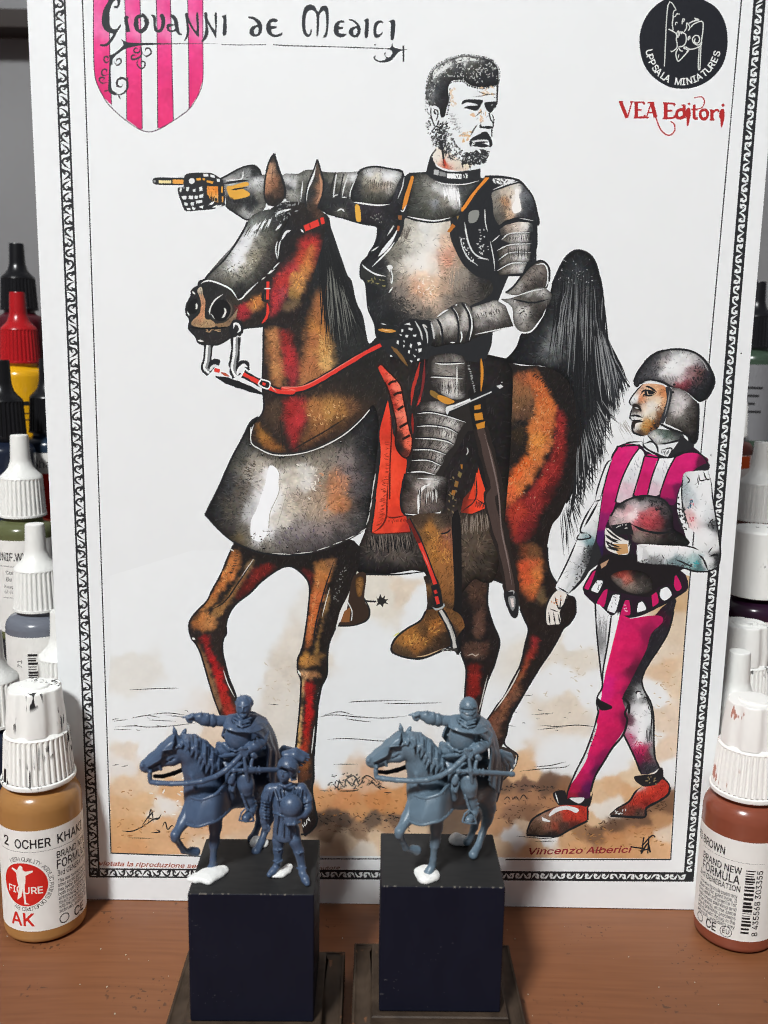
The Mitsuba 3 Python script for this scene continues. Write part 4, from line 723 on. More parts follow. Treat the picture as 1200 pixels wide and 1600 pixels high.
S('#dde0e0',65,'-3575,21424 -3404,21606')
S('#dde0e0',56,'-2847,21466 -2770,21378')
G('-5882,19695 -5755,19789 -5712,19545 -5652,19393 -5674,19024 -5645,18871 -5488,18843 -5379,18752 -5396,18644 -5807,18621 -6073,18694 -6023,18834 -5831,19022 -5779,19299 -5823,19513','-5788,19697,#b8ad9a -5730,19453,#b98a6a -5719,19147,#c88f6a -5801,18930,#c08a66 -5615,18779,#a88a68 -5962,18742,#a08060',45,0.07)
G('-5395,18721 -5111,18772 -4920,18914 -4761,19101 -4697,19195 -4779,18855 -4923,18698 -5176,18616','-5175,18694,#8a6e50 -4921,18822,#7a6450 -4761,19071,#8c7660',45,0.07)
D('#a88a6a','-5744,18576 -5208,18600 -5272,18506 -5651,18469',14,95,26,5,0.30)
F('#141517','-5450,19243 -5323,19399 -5103,19433 -4916,19283 -4919,19037 -5047,18850 -5268,18816 -5424,18905 -5485,19058')
F('#141517','-6157,19262 -6044,19417 -5902,19450 -5874,19267 -5925,19051 -6083,19017 -6176,19077')
S('#e0e0dc',38,'-5517,18996 -5531,19119 -5450,19305 -5322,19460 -5132,19586')
S('#e0e0dc',45,'-5106,19203 -5060,19112 -5108,18972 -5172,18910')
S('#e0e0dc',45,'-5920,19327 -5907,19205 -5939,19143')
S('#e0e0dc',38,'-6192,19077 -6131,18955')
S('#e0e0dc',56,'-6039,19662 -5947,19572')
S('#e0e0dc',57,'-5908,18247 -5719,18219')
S('#e0e0dc',26,'-5485,19028 -5393,18875')
S('#5a5048',38,'-5009,19404 -4885,19222 -4919,19006 -5047,18850')
S('#0f1012',38,'-6153,18631 -5807,18590 -5397,18597 -4923,18667')
S('#202225',38,'-5627,20004 -5815,19940 -5864,19817 -6039,19692 -6074,19508 -6204,19261 -6224,19015 -6118,18832 -6154,18584 -5969,18370 -5877,18186 -5626,18112 -5245,18150 -4959,18326 -4864,18358 -4609,18518 -4546,18612 -4104,18666 -3914,18715',0)
D('#e0a050','-3126,20259 -2721,20266 -2813,19747 -3095,19864',24,75,22,75,0.50)
D('#c84038','-3720,20158 -3158,20258 -3283,19556 -3661,19120',30,75,22,75,0.50)
D('#e09a50','-4349,19477 -3972,19605 -4037,19237 -4289,19171',14,75,21,60,0.50)
F('#dd3b32','-2773,21569 -2353,21754 -2303,21577 -2711,21409')
F('#dd3b32','-2292,21791 -2187,21817 -2149,21639 -2254,21613')
S('#2a1414',19,'-2600,21649 -2569,21489')
S('#dd3b32',79,'-3808,19974 -3823,19455',0)
S('#dd3b32',75,'-3833,19363 -3812,19148 -3866,18932 -3993,18770')
S('#e4e6e6',30,'-3909,19774 -3737,19777',0)
S('#202225',56,'-3940,19728 -3958,19453 -3801,19425')
S('#202225',76,'-4072,18666 -4024,18744',0)
G('-3614,23543 -3737,23367 -3831,23074 -3894,22692 -3896,22339 -3773,22119 -3527,22123 -3311,22319 -3310,22613 -3402,22905 -3493,23138 -3569,23399','-3739,22987,#b58a6a -3802,22605,#a8785a -3586,22756,#8a6048 -3646,23135,#b08a70 -3524,23137,#2a2624 -3402,22700,#3a2e28 -3588,22403,#4a382e -3742,22312,#2a2422 -3527,22197,#201e1f -3615,23456,#2a2624',44,0.07)
S('#202225',37,'-3614,23543 -3737,23367 -3831,23074 -3894,22692 -3896,22339 -3773,22119',0)
S('#202225',48,'-3614,23543 -3569,23399 -3493,23138 -3402,22905 -3310,22613 -3311,22319',0)
S('#5a4030',22,'-3646,23193 -3678,22842 -3587,22667')
G('-2377,23404 -2482,23096 -2635,22742 -2710,22388 -2694,22093 -2571,21976 -2355,22098 -2233,22396 -2189,22750 -2268,23070','-2451,22833,#3a3a38 -2541,22450,#2e2e2e -2359,22981,#5a4a40 -2266,22690,#a0745a -2325,22335,#8a6450 -2571,22095,#3a302a -2664,22330,#3a3a3a',44,0.07)
S('#e0e2e2',55,'-2407,23243 -2512,22891 -2649,22595 -2695,22388 -2688,22182')
S('#b88a6c',48,'-2314,23011 -2266,22748 -2280,22454 -2402,22186')
S('#202225',37,'-2377,23404 -2482,23096 -2635,22742 -2710,22388 -2694,22093',0)
S('#202225',40,'-2377,23404 -2268,23070 -2189,22750 -2233,22396 -2355,22098',0)
D('#8a8d8e','-3588,22137 -2818,22386 -2787,22091 -3281,21727 -3529,21425',40,74,30,-40,0.80)
S('#1d1f22',153,'-5386,17193 -4942,17043 -4498,16892 -3925,16681')
S('#202225',209,'-5578,18113 -5626,17659 -5684,17439 -5543,17300',0)
S('#8a8d8e',133,'-5578,18113 -5626,17659 -5684,17439 -5543,17300',0)
S('#eef0f0',61,'-5612,18112 -5661,17659 -5718,17438 -5577,17299',0)
S('#202225',208,'-4769,18360 -4790,17861 -4858,17453 -4749,17204',0)
S('#8a8d8e',133,'-4769,18360 -4790,17861 -4858,17453 -4749,17204',0)
S('#eef0f0',61,'-4803,18359 -4824,17861 -4892,17453 -4784,17203',0)
S('#202225',172,'-5543,17316 -5476,17537 -5348,17633 -5286,17524')
S('#d8dada',76,'-5558,17347 -5477,17474 -5349,17539')
S('#202225',152,'-4800,18359 -4861,18606 -4796,18762 -4670,18733 -4625,18579 -4721,18423',0)
S('#e8eaea',61,'-4829,18607 -4796,18747 -4686,18717 -4640,18579 -4720,18485')
S('#202225',153,'-4716,17330 -4650,17551 -4491,17585 -4382,17399')
S('#e8eaea',95,'-4749,17204 -4684,17393 -4555,17537 -4429,17492')
S('#dd3b32',105,'-5415,17396 -5256,17352',0)
S('#b05038',86,'-5225,17321 -4972,17200')
S('#202225',172,'-4558,17286 -4177,17087 -3764,16873 -3414,16759 -2999,16776 -3414,16829 -2776,16878 -2141,17205 -1508,17593 -879,17979 -95,18378',0)
S('#dd3b32',107,'-4558,17286 -4177,17087 -3764,16873 -3414,16769 -2999,16785 -3414,16842 -2776,16891 -2141,17217 -1508,17605 -879,17991 -95,18390',0)
S('#f08070',23,'-3414,16816 -2999,16830 -3414,16911 -2776,16954 -2141,17280 -1509,17668 -880,18054')
S('#202225',172,'-4082,17057 -3764,16968',0)
S('#dd3b32',76,'-3987,17012 -3891,16982',0)
S('#eceeee',38,'-4018,17137 -3764,17047 -3828,16856 -4099,16978 -4018,17137',0)
S('#d8d8d0',38,'-4115,16836 -4052,16774')
S('#e8c8b8',27,'-3732,16937 -3573,16782')
part('poster__rider_art')
F('#3a2c24','-1186,11152 -811,11241 -860,10442 -696,10095 -751,9764 -1168,9570 -1668,9540 -1432,9917 -1338,10495')
G('-1126,11052 -888,11097 -941,10544 -1080,10541','-1044,10849,#b5814a',59,0.10)
F('#8a5a34','-1472,10019 -1275,10167 -1309,9671 -1589,9666')
S('#d8d8d4',28,'-1376,10330 -1233,10024 -1250,9713',0)
S('#202225',40,'-1668,9540 -1168,9570 -751,9764 -696,10095 -860,10442',0)
S('#202225',44,'-799,10361 -480,10346',0)
F('#2a2a2a','-483,10511 -422,10430 -365,10595 -303,10473 -205,10557 -223,10433 -104,10435 -182,10352 -101,10271 -240,10289 -278,10165 -359,10266 -478,10202 -440,10327')
F('#26282b','-940,20532 -1067,20294 -1065,20130 -911,19840 -848,19328 -689,18832 -569,18370 11,17819 1531,17845 2671,17865 2899,19355 3309,20821 2499,22593 2207,23028 275,23083 139,22553 26,21753 -149,21213 -422,20848')
G('-914,20023 -848,19328 -689,18832 -569,18370 -1,18417 659,18540 1314,18811 1867,19245 2699,19682 2740,20085 2304,20223 1920,20526 1664,20937 1484,21366 1471,21813 1047,21734 490,21743 173,21827 124,21486 -109,21087 -420,20758 -696,20481','-715,19691,#222427 -551,19235,#26282a -410,20153,#2f3132 -98,20158,#7d7a72 -168,20581,#8a8880 52,20464,#bdb7ac 361,20590,#e2ded6 674,20535,#efece6 987,20480,#e6ddd2 683,20172,#e3c8b0 532,19926,#cba48a 906,19993,#e0c0a4 1037,19752,#d8b496 661,19776,#d3a88a 1298,20485,#c8a690 1449,20639,#d09880 1614,20339,#b8a08c 1407,19941,#b39a86 1779,20038,#9a8b7c 1926,20344,#8d857a 2097,19892,#5a5450 1792,19642,#6b645c 1170,19448,#c0aa96 1482,19515,#857a70 856,19473,#cdb09a 415,19558,#a89484 66,19766,#7a716a 155,20011,#a59688 231,19402,#5f5a55 546,19315,#8a7d72 864,19167,#6e665e -20,19397,#3c3b3a 175,19063,#2c2c2d 616,19039,#4a4744 -234,19056,#202224 -544,18773,#202224 -400,19605,#2c2d2e 2566,19900,#34322f 2237,20350,#4a4642 2555,20203,#2a2a2b 368,21669,#b5b2a8 803,21587,#d8d8d4 1113,21563,#e0ddd4 1422,21568,#d5cabb 191,21278,#b0aca0 501,21283,#d5d2c8 969,21142,#e8e5df 1372,21148,#d8b8a0 1533,20971,#c89a84 1759,20704,#a08c7c 42,20976,#8a887e -108,20673,#77756c 1585,21302,#c4a892 -416,20516,#2c2d2f',52,0.07)
D('#8f8478','-157,20005 414,19619 1046,19415 1482,19515 1180,19080 428,19005 -19,19305',70,75,19,20,0.80)
D('#2f2d2c','-311,19851 68,19705 610,19255 866,19075 -75,18997 -397,19391',70,84,24,10,0.70)
D('#f3e6da','402,20167 1024,20238 1167,19571 536,19774',24,94,24,10,0.60)
H('#6a645c',19,'92,21545 369,21639','6,21215 255,21160',10,19,0.30)
D('#77706a','-54,21124 67,21246 48,20675 -168,20551',30,74,19,-40,1.00)
H('#8d857c',15,'1606,20611 2016,20437','1479,19637 2037,19799',26,37,0.50)
S('#e8eaea',41,'-758,20450 -329,20880 -117,21153')
S('#dcdede',30,'-337,21329 -141,21601')
S('#dcdede',30,'-764,20887 -580,21026')
F('#2e302f','-1086,20520 -977,20492 -724,20299 -380,20214 -326,19820 -719,19935 -970,20037 -1097,20141')
S('#e6e8e8',41,'-1055,20506 -944,20402 -661,20240 -364,20184')
D('#8f8858','-973,20235 -377,20063 -374,19880 -876,20024',16,75,22,25,0.50)
F('#e2e4e2','-322,20488 -213,20505 -150,20430 -195,20369 -145,20188 -163,19990 -214,20005 -218,20247 -321,20427')
S('#d8dad8',45,'-139,19884 -261,19714')
S('#202225',26,'-227,20399 -183,20035')
S('#c88c40',95,'-557,18649 -320,18622 -37,18612')
S('#f0c890',23,'-447,18651 -163,18609')
S('#d8dada',30,'-482,18830 -323,18792')
S('#202225',37,'-948,20688 -1086,20520 -1097,20141 -954,20022 -866,19291 -768,19047 -638,18740 -569,18401',0)
G('400,22998 735,23062 953,22919 1387,22795 1816,22802 2029,22849 2275,22853 2192,22588 1808,22079 1538,21852 1046,21770 612,21792 224,21875 289,22467','526,22853,#55564f 833,22829,#8a8a84 627,22473,#5f6059 965,22479,#77776f 1082,22687,#d5d6d4 1391,22633,#f0f1f2 1580,22489,#f0f1f2 1587,22253,#d8d8d6 1278,22278,#77746a 1033,22244,#8f9296 790,22092,#55574f 483,22028,#3f423f 1255,22011,#4d4d48 353,22321,#3f413e 1821,22640,#45484a 1890,22406,#3a3d3c 2003,22702,#4a4d4c 1501,22045,#45453f 2098,22645,#34363a',51,0.09)
H('#f4f5f6',37,'1234,22748 1696,22726','1337,22397 1744,22167',12,37,0.30)
S('#e4e6e6',37,'240,21875 612,21807 1046,21770 1506,21867')
S('#202225',37,'241,21845 613,21757 1047,21728 1493,21807',0)
F('#26282b','765,23077 847,23472 984,23489 1036,23271 1375,23184 1834,23182 2258,23335 2290,22854 2030,22835 1693,22800 1324,22837 983,22949')
F('#eef0f0','1347,23087 1777,23073 1781,22933 1351,22955')
F('#b8baba','977,23183 1115,23170 1104,23024 965,23051')
F('#8a8c8c','1131,23142 1316,23101 1319,22999 1135,23010')
H('#e6e8e8',29,'1807,23080 1959,23112','1843,22919 1965,22951',5,18,0.30)
H('#202225',22,'1563,23061 1929,23096','1597,22930 1950,22936',6,18,0.30)
S('#e8eaea',37,'1036,23271 1376,23160 1866,23163')
S('#e4e6e6',44,'1987,23185 2199,23261 2288,23336')
S('#dcdede',29,'1016,22862 1325,22793 1847,22793 2273,22897')
F('#d98a35','293,22961 400,22963 302,22556 202,22186 66,22074 106,22376 207,22701')
F('#8a5a34','-39,21900 85,21902 72,21783 -21,21782')
F('#a05a30','-48,21618 29,21604 1,21454 -62,21498')
S('#e0e2e2',30,'36,22050 113,22021 202,22200')
S('#202225',33,'293,22961 207,22701 106,22376 51,22065',0)
S('#d0d2d2',29,'124,22964 69,22670 -48,22373')
F('#232529','2437,23017 2912,23025 3407,22931 3662,22700 3858,22439 4003,21968 4051,21731 3986,21670 4014,21193 3991,21013 4007,20652 4380,20537 4080,20290 2895,20270 2759,20570 2630,20689 2319,20683 2029,21009 1896,21754 1929,22170 2222,22588')
G('2654,22566 2925,22688 3410,22843 3600,22729 3826,22468 3988,21968 4028,21760 3886,21818 3450,21899 3085,21774 2903,21682 2738,21947 2694,22301','2746,22567,#8a8780 3049,22661,#b5aa9c 3354,22725,#d8d4cc 3305,22429,#e6e2dc 3064,22307,#b58a68 2883,22186,#7a756c 3379,22135,#e0dcd6 3200,21984,#c2a488 2957,21891,#55524c 3547,22522,#6d7074 3683,22229,#3f4246 3510,21960,#3f4043 3843,22084,#26282c 3600,22729,#4a4c50 3917,21818,#26282c 3420,22608,#f0eeea 3237,22576,#d0c4b4',48,0.08)
F('#f2f0ec','3326,22665 3417,22682 3439,22520 3515,22197 3504,22078 3322,22016 3253,22192 3336,22430')
D('#6a5a4c','2870,22540 3236,22605 3232,21955 2959,21832',30,129,18,80,0.20)
G('2923,21563 3088,21685 3455,21781 3734,21770 3859,21728 3900,21520 3683,21516 3221,21464 2977,21385','3154,21597,#9a8c80 3399,21661,#c8bcb0 3646,21650,#e0dcd6 3834,21608,#3a3c3f 3003,21505,#4a4744',45,0.08,0)
G('2981,21265 3222,21449 3808,21489 3851,21220 3233,21165','2880,21309,#45443f 3103,21312,#8a847c 3382,21317,#d0ccc6 3568,21320,#f0efec 3698,21322,#d8d6d2 3828,21325,#34363a',41,0.14,0)
S('#dcdede',28,'2981,21265 3222,21449 3808,21489')
G('2869,20964 3235,21135 3853,21175 3847,20965 3274,20940 2908,20754','2893,20982,#45443f 3116,20985,#8a847c 3396,20990,#d0ccc6 3582,20993,#f0efec 3712,20995,#d8d6d2 3843,20998,#34363a',41,0.14,0)
S('#dcdede',28,'2869,20964 3235,21135 3853,21175')
G('2910,20693 3244,20910 3848,20935 3907,20665 3285,20654 2950,20483','2903,20716,#45443f 3127,20720,#8a847c 3407,20724,#d0ccc6 3593,20728,#f0efec 3724,20730,#d8d6d2 3854,20732,#34363a',41,0.14,0)
S('#dcdede',28,'2910,20693 3244,20910 3848,20935')
G('2891,20391 3287,20609 3753,20632 3641,20343 3268,20306 2958,20271','2915,20419,#45443f 3139,20423,#8a847c 3419,20428,#d0ccc6 3606,20431,#f0efec 3737,20433,#d8d6d2 3868,20435,#34363a',41,0.14,0)
S('#dcdede',28,'2891,20391 3287,20609 3753,20632')
H('#3a3a3a',19,'3100,21387 3779,21443','3107,21208 3788,21249',16,19,0.30)
H('#3a3a3a',19,'3174,21089 3793,21144','3128,20697 3842,20739',16,19,0.30)
S('#d8dada',30,'2470,22120 2498,21764 2570,21498')
S('#d8dada',30,'2705,21201 2929,21399')
S('#d8dada',41,'1896,21754 1952,21457 2057,21100 2252,20833 2630,20689')
S('#d8dada',26,'2828,20390 2786,20691 2711,21021 2657,21230')
S('#d8dada',30,'2317,20744 2629,20719')
S('#d8dada',29,'2681,22655 3044,22808 3408,22902')
F('#8a8c88','2026,22024 2271,22087 2307,21940 2220,21760 2020,21742')
D('#c8caca','2257,21582 2474,21585 2617,21049 2565,20778 2280,20924',26,56,28,40,1.50)
F('#e2e4e4','2669,22962 2915,22967 3315,22929 3043,22822 2736,22832')
D('#3a3c3e','2701,22948 3222,22957 3043,22822 2736,22817',16,74,26,40,0.80)
S('#d8dada',33,'1770,21335 1873,21007 2037,20739 2325,20533')
D('#d8dada','1771,21305 1895,21307 2195,20681 2325,20533 2038,20709',16,74,30,-45,0.80)
F('#e08a35','2424,22973 2562,22975 2222,22588 1935,22155 1810,22035 1805,22168 2070,22556')
F('#b8702f','1542,21704 1637,21631 1488,21450 1394,21463')
S('#202225',29,'2424,22973 2070,22556 1805,22168',0)
F('#8a7040','1660,21899 1736,21930 1693,21810')
S('#202225',40,'2437,23017 2912,23025 3407,22931 3662,22700 3858,22439 4003,21968 4051,21731 3986,21670 4014,21193 3991,21013 4007,20652',0)
S('#202225',44,'2904,21667 3085,21774 3451,21884 3886,21818 4029,21746')
S('#c8caca',24,'3482,21885 3886,21818')
G('3165,19773 3392,19959 3702,20374 3972,20606 4203,20664 4389,20477 4407,20113 4356,19907 4099,19880 3543,19710','3534,19916,#b0aca6 3804,20194,#7d756e 4072,20471,#8a827c 4267,20293,#6a625d 4090,20062,#4a4542 3818,19875,#5a5450',45,0.10)
S('#e4e6e6',37,'4020,20584 4252,20611 4363,20431 4379,20113 4330,19952')
S('#202225',45,'3165,19773 3392,19959 3702,20374 3971,20628 4202,20691 4408,20486 4425,20114',0)
D('#2f2d2c','3349,19867 3755,20239 4256,20520 4325,20066 3726,19828',30,56,19,-40,0.80)
G('3031,19587 3369,19363 3436,18903 3683,18629 3965,18671 4233,19009 4317,19241 4530,19704 4284,19929 3911,19877 3312,19615','3415,19410,#b8b6b2 3656,19276,#c8c6c2 3577,18905,#8f8c88 3911,18818,#77746f 4135,19100,#34322f 3924,19602,#55504c 4195,19836,#c8c6c2 3822,19784,#b8b6b2 4114,19560,#4a4643 4389,19702,#8a8884 3644,19552,#5a5652',45,0.12)
S('#e8eaea',38,'3336,19040 3489,18765 3683,18638 3965,18680 4188,18962 4297,19149')
S('#202225',38,'3312,19615 3928,19501 4440,19611')
D('#2a2a2a','3460,19457 4210,19515 4272,19194 3866,18771 3530,18904',30,75,21,-30,0.80)
S('#dcdede',30,'3358,19638 3913,19831 4285,19906')
G('2193,19343 2891,19562 3179,19406 3439,18810 2738,18613 2224,18418','2479,19256,#d0cdc8 2899,19355,#c5c2bc 3098,19082,#77746f 2394,18977,#a09c98 2731,18798,#5a5654 3202,18853,#45423f 2362,18560,#3a3836 2861,19124,#b0aca8',45,0.12,0)
H('#4a4744',19,'2247,19160 3085,19404','2347,18977 3143,19129',16,57,0.60)
S('#e4e6e6',30,'2314,18559 2877,18685 3439,18810')
G('838,18935 1182,19018 1488,19300 1859,19491 2114,19372 2271,18914 2179,18355 1519,18250 1014,18211','1065,18708,#8a8783 1345,18836,#c8c5c0 1593,18964,#d8d5d0 1507,18654,#85827e 1357,18403,#34322f 1702,18471,#45423f 1809,19091,#55524e 1998,19063,#d0cdc8 2070,18787,#a09c98 2079,18508,#3a3836 1011,18335,#2a2827 1678,19273,#6a6763 2226,18851,#3a3836',45,0.12)
S('#e6e8e8',41,'1181,19049 1335,19175 1505,19270')
S('#e6e8e8',38,'1645,19303 1777,19090 1818,18813')
S('#e6e8e8',38,'1885,18660 1923,18475 1880,18319')
S('#e6e8e8',41,'1986,19431 2154,19097 2212,18789 2147,18385')
S('#e6e8e8',30,'1287,18650 1323,18464')
S('#e6e8e8',38,'1706,19381 1751,19427')
S('#e6e8e8',38,'1580,18314 1723,18310')
S('#202225',49,'1582,19333 1746,19090 1820,18721 1801,18317',0)
S('#202225',49,'1891,19460 2090,19157 2149,18788 2052,18384',0)
S('#202225',49,'1183,18988 1317,18712 1360,18279',0)
F('#222427','26,18628 179,18878 428,18975 712,18949 996,18923 1066,18646 1030,18226 826,18145 768,17926 457,17686 263,17886 3,18224')
F('#dfe2e2','211,18817 368,18866 401,18789')
F('#dfe2e2','339,18726 466,18698 436,18635 341,18664')
F('#dfe2e2','120,18661 183,18677 184,18600 137,18584')
F('#dfe2e2','249,18508 344,18510 314,18432 251,18446')
F('#dfe2e2','470,18512 580,18529 566,18467 487,18466')
F('#dfe2e2','60,18536 155,18506 124,18475')
F('#dfe2e2','0,18349 64,18334 50,18225 2,18255')
F('#dfe2e2','190,18352 237,18337 223,18275')
F('#dfe2e2','397,18262 461,18232 432,18123 383,18169')
F('#dfe2e2','601,18297 696,18314 729,18237 635,18204')
F('#dfe2e2','637,18111 748,18128 734,18035 656,18002')
F('#dfe2e2','338,18059 401,18060 388,17966 340,17981')
F('#dfe2e2','483,17952 579,17891 548,17860')
F('#dfe2e2','392,17779 487,17749 441,17701')
F('#dfe2e2','613,17814 692,17831 677,17768 614,17751')
F('#dfe2e2','192,18228 240,18197 210,18135')
F('#dfe2e2','558,18109 607,18079 576,18047')
S('#c8caca',45,'524,18915 688,18639 758,18362')
S('#c8caca',45,'747,18826 879,18581 918,18271')
S('#c8caca',45,'997,18892 1066,18646 1104,18399')
H('#d0d0cc',25,'731,18826 842,18766','841,18828 939,18675',5,19,0.30)
H('#c8c8c4',25,'983,18830 1103,18461','1061,18831 1165,18493',8,19,0.30)
F('#2a2726','1010,17905 1985,17922 2149,17165 2234,16715 2477,15771 2197,15696 1930,15195 1660,14763 1460,14293 1443,13607 1639,14143 1559,13243 1372,13132 821,13100 332,13135 196,13605 298,13587 335,14381 488,14742 517,15028 562,15384 607,15739 632,16162 766,16444 898,16796 955,17318')
G('1149,17907 1950,17921 2079,17164 2059,16711 1674,16652 1175,16923 1029,17146 1022,17423','1222,17771,#77726e 1501,17776,#6a6461 1780,17781,#8a8581 1300,17497,#85807b 1650,17468,#9a958f 1860,17437,#55514e 1241,17080,#5f5a57 1522,17050,#b8b4af 1734,16984,#d0cdc8 1600,16773,#f0eeea 1812,16742,#c8c5c0 1980,16989,#4a4745 1132,17217,#4a4644',46,0.12)
S('#e0e2e0',34,'1155,17701 1434,17671 2026,17716')
S('#202225',30,'1154,17739 1433,17709 2025,17754')
S('#e0e2e0',31,'1026,17284 1306,17282 2006,17260')
S('#202225',31,'1025,17322 1305,17320 2005,17298')
S('#d8d8d4',57,'1802,17643 1831,16708')
H('#2a2726',17,'1098,17216 2007,17232','1181,16696 2023,16711',26,38,0.50)
G('729,16549 1535,16598 1511,16212 1053,16239 702,16198','838,16376,#4a4644 1190,16382,#b0aca7 1332,16314,#f0eeea 1434,16456,#8a8581',46,0.10,0)
G('667,16197 1053,16229 1513,16142 2118,15959 1916,15656 1559,15791 1063,15853 658,15828','778,15948,#3f3b39 1060,15952,#85807b 1342,15957,#a8a39e 1554,15961,#d8d5d0 1765,15965,#e4e1dc 2012,15969,#6a6562',42,0.12,0)
S('#e4e6e4',31,'667,16197 1053,16229 1513,16142 2118,15959')
S('#202225',29,'666,16232 1052,16263 1512,16176 2117,15994')
H('#2a2726',17,'667,16197 1053,16229 1513,16142 2118,15959','658,15828 1063,15853 1559,15791 1916,15656',26,38,0.60)
G('658,15810 1063,15835 1559,15773 1882,15620 1804,15282 1535,15401 1073,15464 606,15456','717,15571,#3a3634 999,15576,#77706c 1282,15580,#8a837e 1529,15585,#e0ddd8 1741,15588,#c8c4bf',42,0.12,0)
S('#e4e6e4',31,'658,15810 1063,15835 1559,15773 1882,15620')
S('#202225',29,'657,15845 1062,15870 1558,15808 1881,15654')
H('#2a2726',17,'658,15810 1063,15835 1559,15773 1882,15620','606,15456 1073,15464 1535,15401 1804,15282',26,38,0.60)
G('607,15438 1073,15446 1535,15383 1786,15264 1546,14993 1082,15127 550,15118','689,15244,#4a4441 1008,15250,#77706b 1291,15255,#9a928c 1503,15259,#d0ccc7 1680,15262,#a8a39e',42,0.12,0)
S('#e4e6e4',31,'607,15438 1073,15446 1535,15383 1786,15264')
S('#202225',29,'606,15473 1072,15481 1534,15418 1785,15298')
H('#2a2726',17,'607,15438 1073,15446 1535,15383 1786,15264','550,15118 1082,15127 1546,14993',26,39,0.60)
G('551,15100 1082,15109 1547,14975 1449,14652 1019,14805 522,14796','626,14899,#34302f 945,14905,#5a5450 1123,14908,#9a918b 1371,14912,#d8d5d0 1513,14915,#85807b',43,0.12,0)
S('#e4e6e4',31,'551,15100 1082,15109 1547,14975')
S('#202225',29,'550,15135 1081,15144 1546,15010')
H('#2a2726',17,'551,15100 1082,15109 1547,14975','522,14796 1019,14805 1449,14652',26,39,0.60)
G('522,14778 1019,14787 1414,14633 1244,14354 815,14443 388,14400','598,14561,#34302f 883,14566,#77706a 1061,14569,#8f8680 1309,14573,#f0eeea 1416,14575,#77726d',43,0.12,0)
S('#e4e6e4',31,'522,14778 1019,14787 1414,14633')
S('#202225',29,'521,14813 1018,14822 1413,14668')
H('#2a2726',17,'522,14778 1019,14787 1414,14633','388,14400 815,14443 1244,14354',26,39,0.60)
S('#e4e6e4',39,'388,14400 815,14443 1244,14354')
G('327,14375 875,14342 1466,14310 1639,14143 1538,13242 1371,13144 821,13109 353,13144 208,13605','798,14043,#a59b95 1133,14134,#d0ccc8 811,13530,#85766e 468,13738,#4a403c 1149,13536,#6a605c 1478,13884,#2a2726 336,13949,#2a2625 929,13874,#a89e98 709,14254,#55504c',47,0.12)
S('#f0f0ee',78,'1113,14091 803,13829 756,13142')
S('#eceeec',39,'332,13135 821,13109 1370,13175 1432,13240')
H('#2a2726',19,'712,14126 1385,14181','733,13228 1410,13283',18,39,0.60)
H('#d8d8d4',23,'969,13960 1348,14010','1026,13362 1364,13411',7,39,0.60)
S('#e0e2e0',39,'710,14233 1300,14222')
S('#202225',43,'327,14375 208,13605 333,13113 821,13079 1393,13132',0)
G('440,13050 1625,13158 1788,12685 1857,11815 1939,10493 1845,10045 1585,10085 1487,10484 1340,11147 1019,11975 791,12581','1129,12674,#b5793c 1268,12242,#a8703a 1524,12246,#a0623a 1542,11590,#9a6538 1730,11021,#8f6038 1688,12467,#8e5c48 826,12885,#4a3a2e 1422,12852,#5a4a3c 1007,12454,#7a5430 1789,10490,#7a5230 1666,10265,#4a3626 1280,11805,#a06a34 1475,10928,#8a5a30 1630,12985,#3a302a',51,0.06)
D('#c8904a','1001,12671 1685,12553 1806,11375 1548,11371 1187,12066',36,98,24,70,0.60)
D('#5a3c22','961,12584 1767,12685 1875,10491 1703,10488 1377,11368',30,79,22,60,0.70)
S('#202225',39,'1431,12527 1642,12574 1767,12685')
F('#1c1b1c','1790,13031 2053,13036 2191,10051 2187,8789 2013,8786 1945,9598 1961,10493 1869,11816')
G('974,11184 1045,10920 1104,10299 1067,10031 1327,10035 1581,10219 1475,10928 1296,11190','1092,10788,#6a4a2c 1191,10256,#2a2422 1444,10484,#2a2422 1084,11098,#2a2422',51,0.08)
G('1066,10075 901,9759 474,9481 133,9159 10,8795 275,8608 800,8509 1147,8579 1621,8801 1919,9011 2167,9422 2291,9604 2150,9961 1842,10134 1581,10219 1324,10147','482,9120,#b0763a 740,9215,#a87038 834,8946,#a56c38 1254,9495,#a56a36 1423,9678,#a0632f 1081,9492,#5a4028 182,8888,#5a4430 1145,8679,#3a2d24 1611,9141,#3a2c22 1555,9591,#7a5230 1243,9944,#5a3e26 1865,9371,#2a2422 2203,9648,#7a5230 1976,10002,#6a4a2c 492,8667,#4a382a 265,9116,#9a6a38',52,0.07)
D('#d09a50','306,9208 911,9354 1593,9771 1433,9318 1009,8903 398,8983',36,100,24,-30,0.70)
D('#4a3220','265,9116 1504,9859 1644,9502 924,8811 402,8802',36,80,24,-50,0.90)
S('#202225',48,'1066,10075 901,9759 474,9481 133,9159 10,8795 275,8608 800,8509 1147,8579 1621,8801 1920,8988',0)
S('#d8b890',28,'799,8572 1146,8643 1619,8860')
S('#d8d878',52,'67,9226 260,9365')
S('#6a2420',118,'442,12964 597,12707 820,12234',0)
S('#dc3d33',106,'820,12234 1024,11757 1208,11276 1346,10926',0)
S('#202225',31,'505,13008 906,12235 1294,11278 1432,10927',0)
S('#f08878',24,'912,11973 1162,11408')
S('#202225',178,'1303,10925 1420,10572 1473,10217',0)
S('#c83530',89,'1329,10748 1375,10638',0)
S('#d83a34',99,'1378,10549 1449,10305',0)
S('#aab0b0',60,'1279,10191 1410,10135 1602,10219 1621,10331')
S('#202225',179,'1519,10106 1769,9685 1933,9282 2011,8867',0)
S('#c8c6c0',104,'1519,10106 1769,9685 1933,9282 2010,8885',0)
S('#8a8884',20,'1629,10041 1835,9641 2002,9148')
S('#3a3836',80,'1577,8800 1837,8837 2099,8823',0)
D('#c8c8c4','1619,8869 2010,8876 2013,8786 1621,8778',8,60,28,10,0.50)
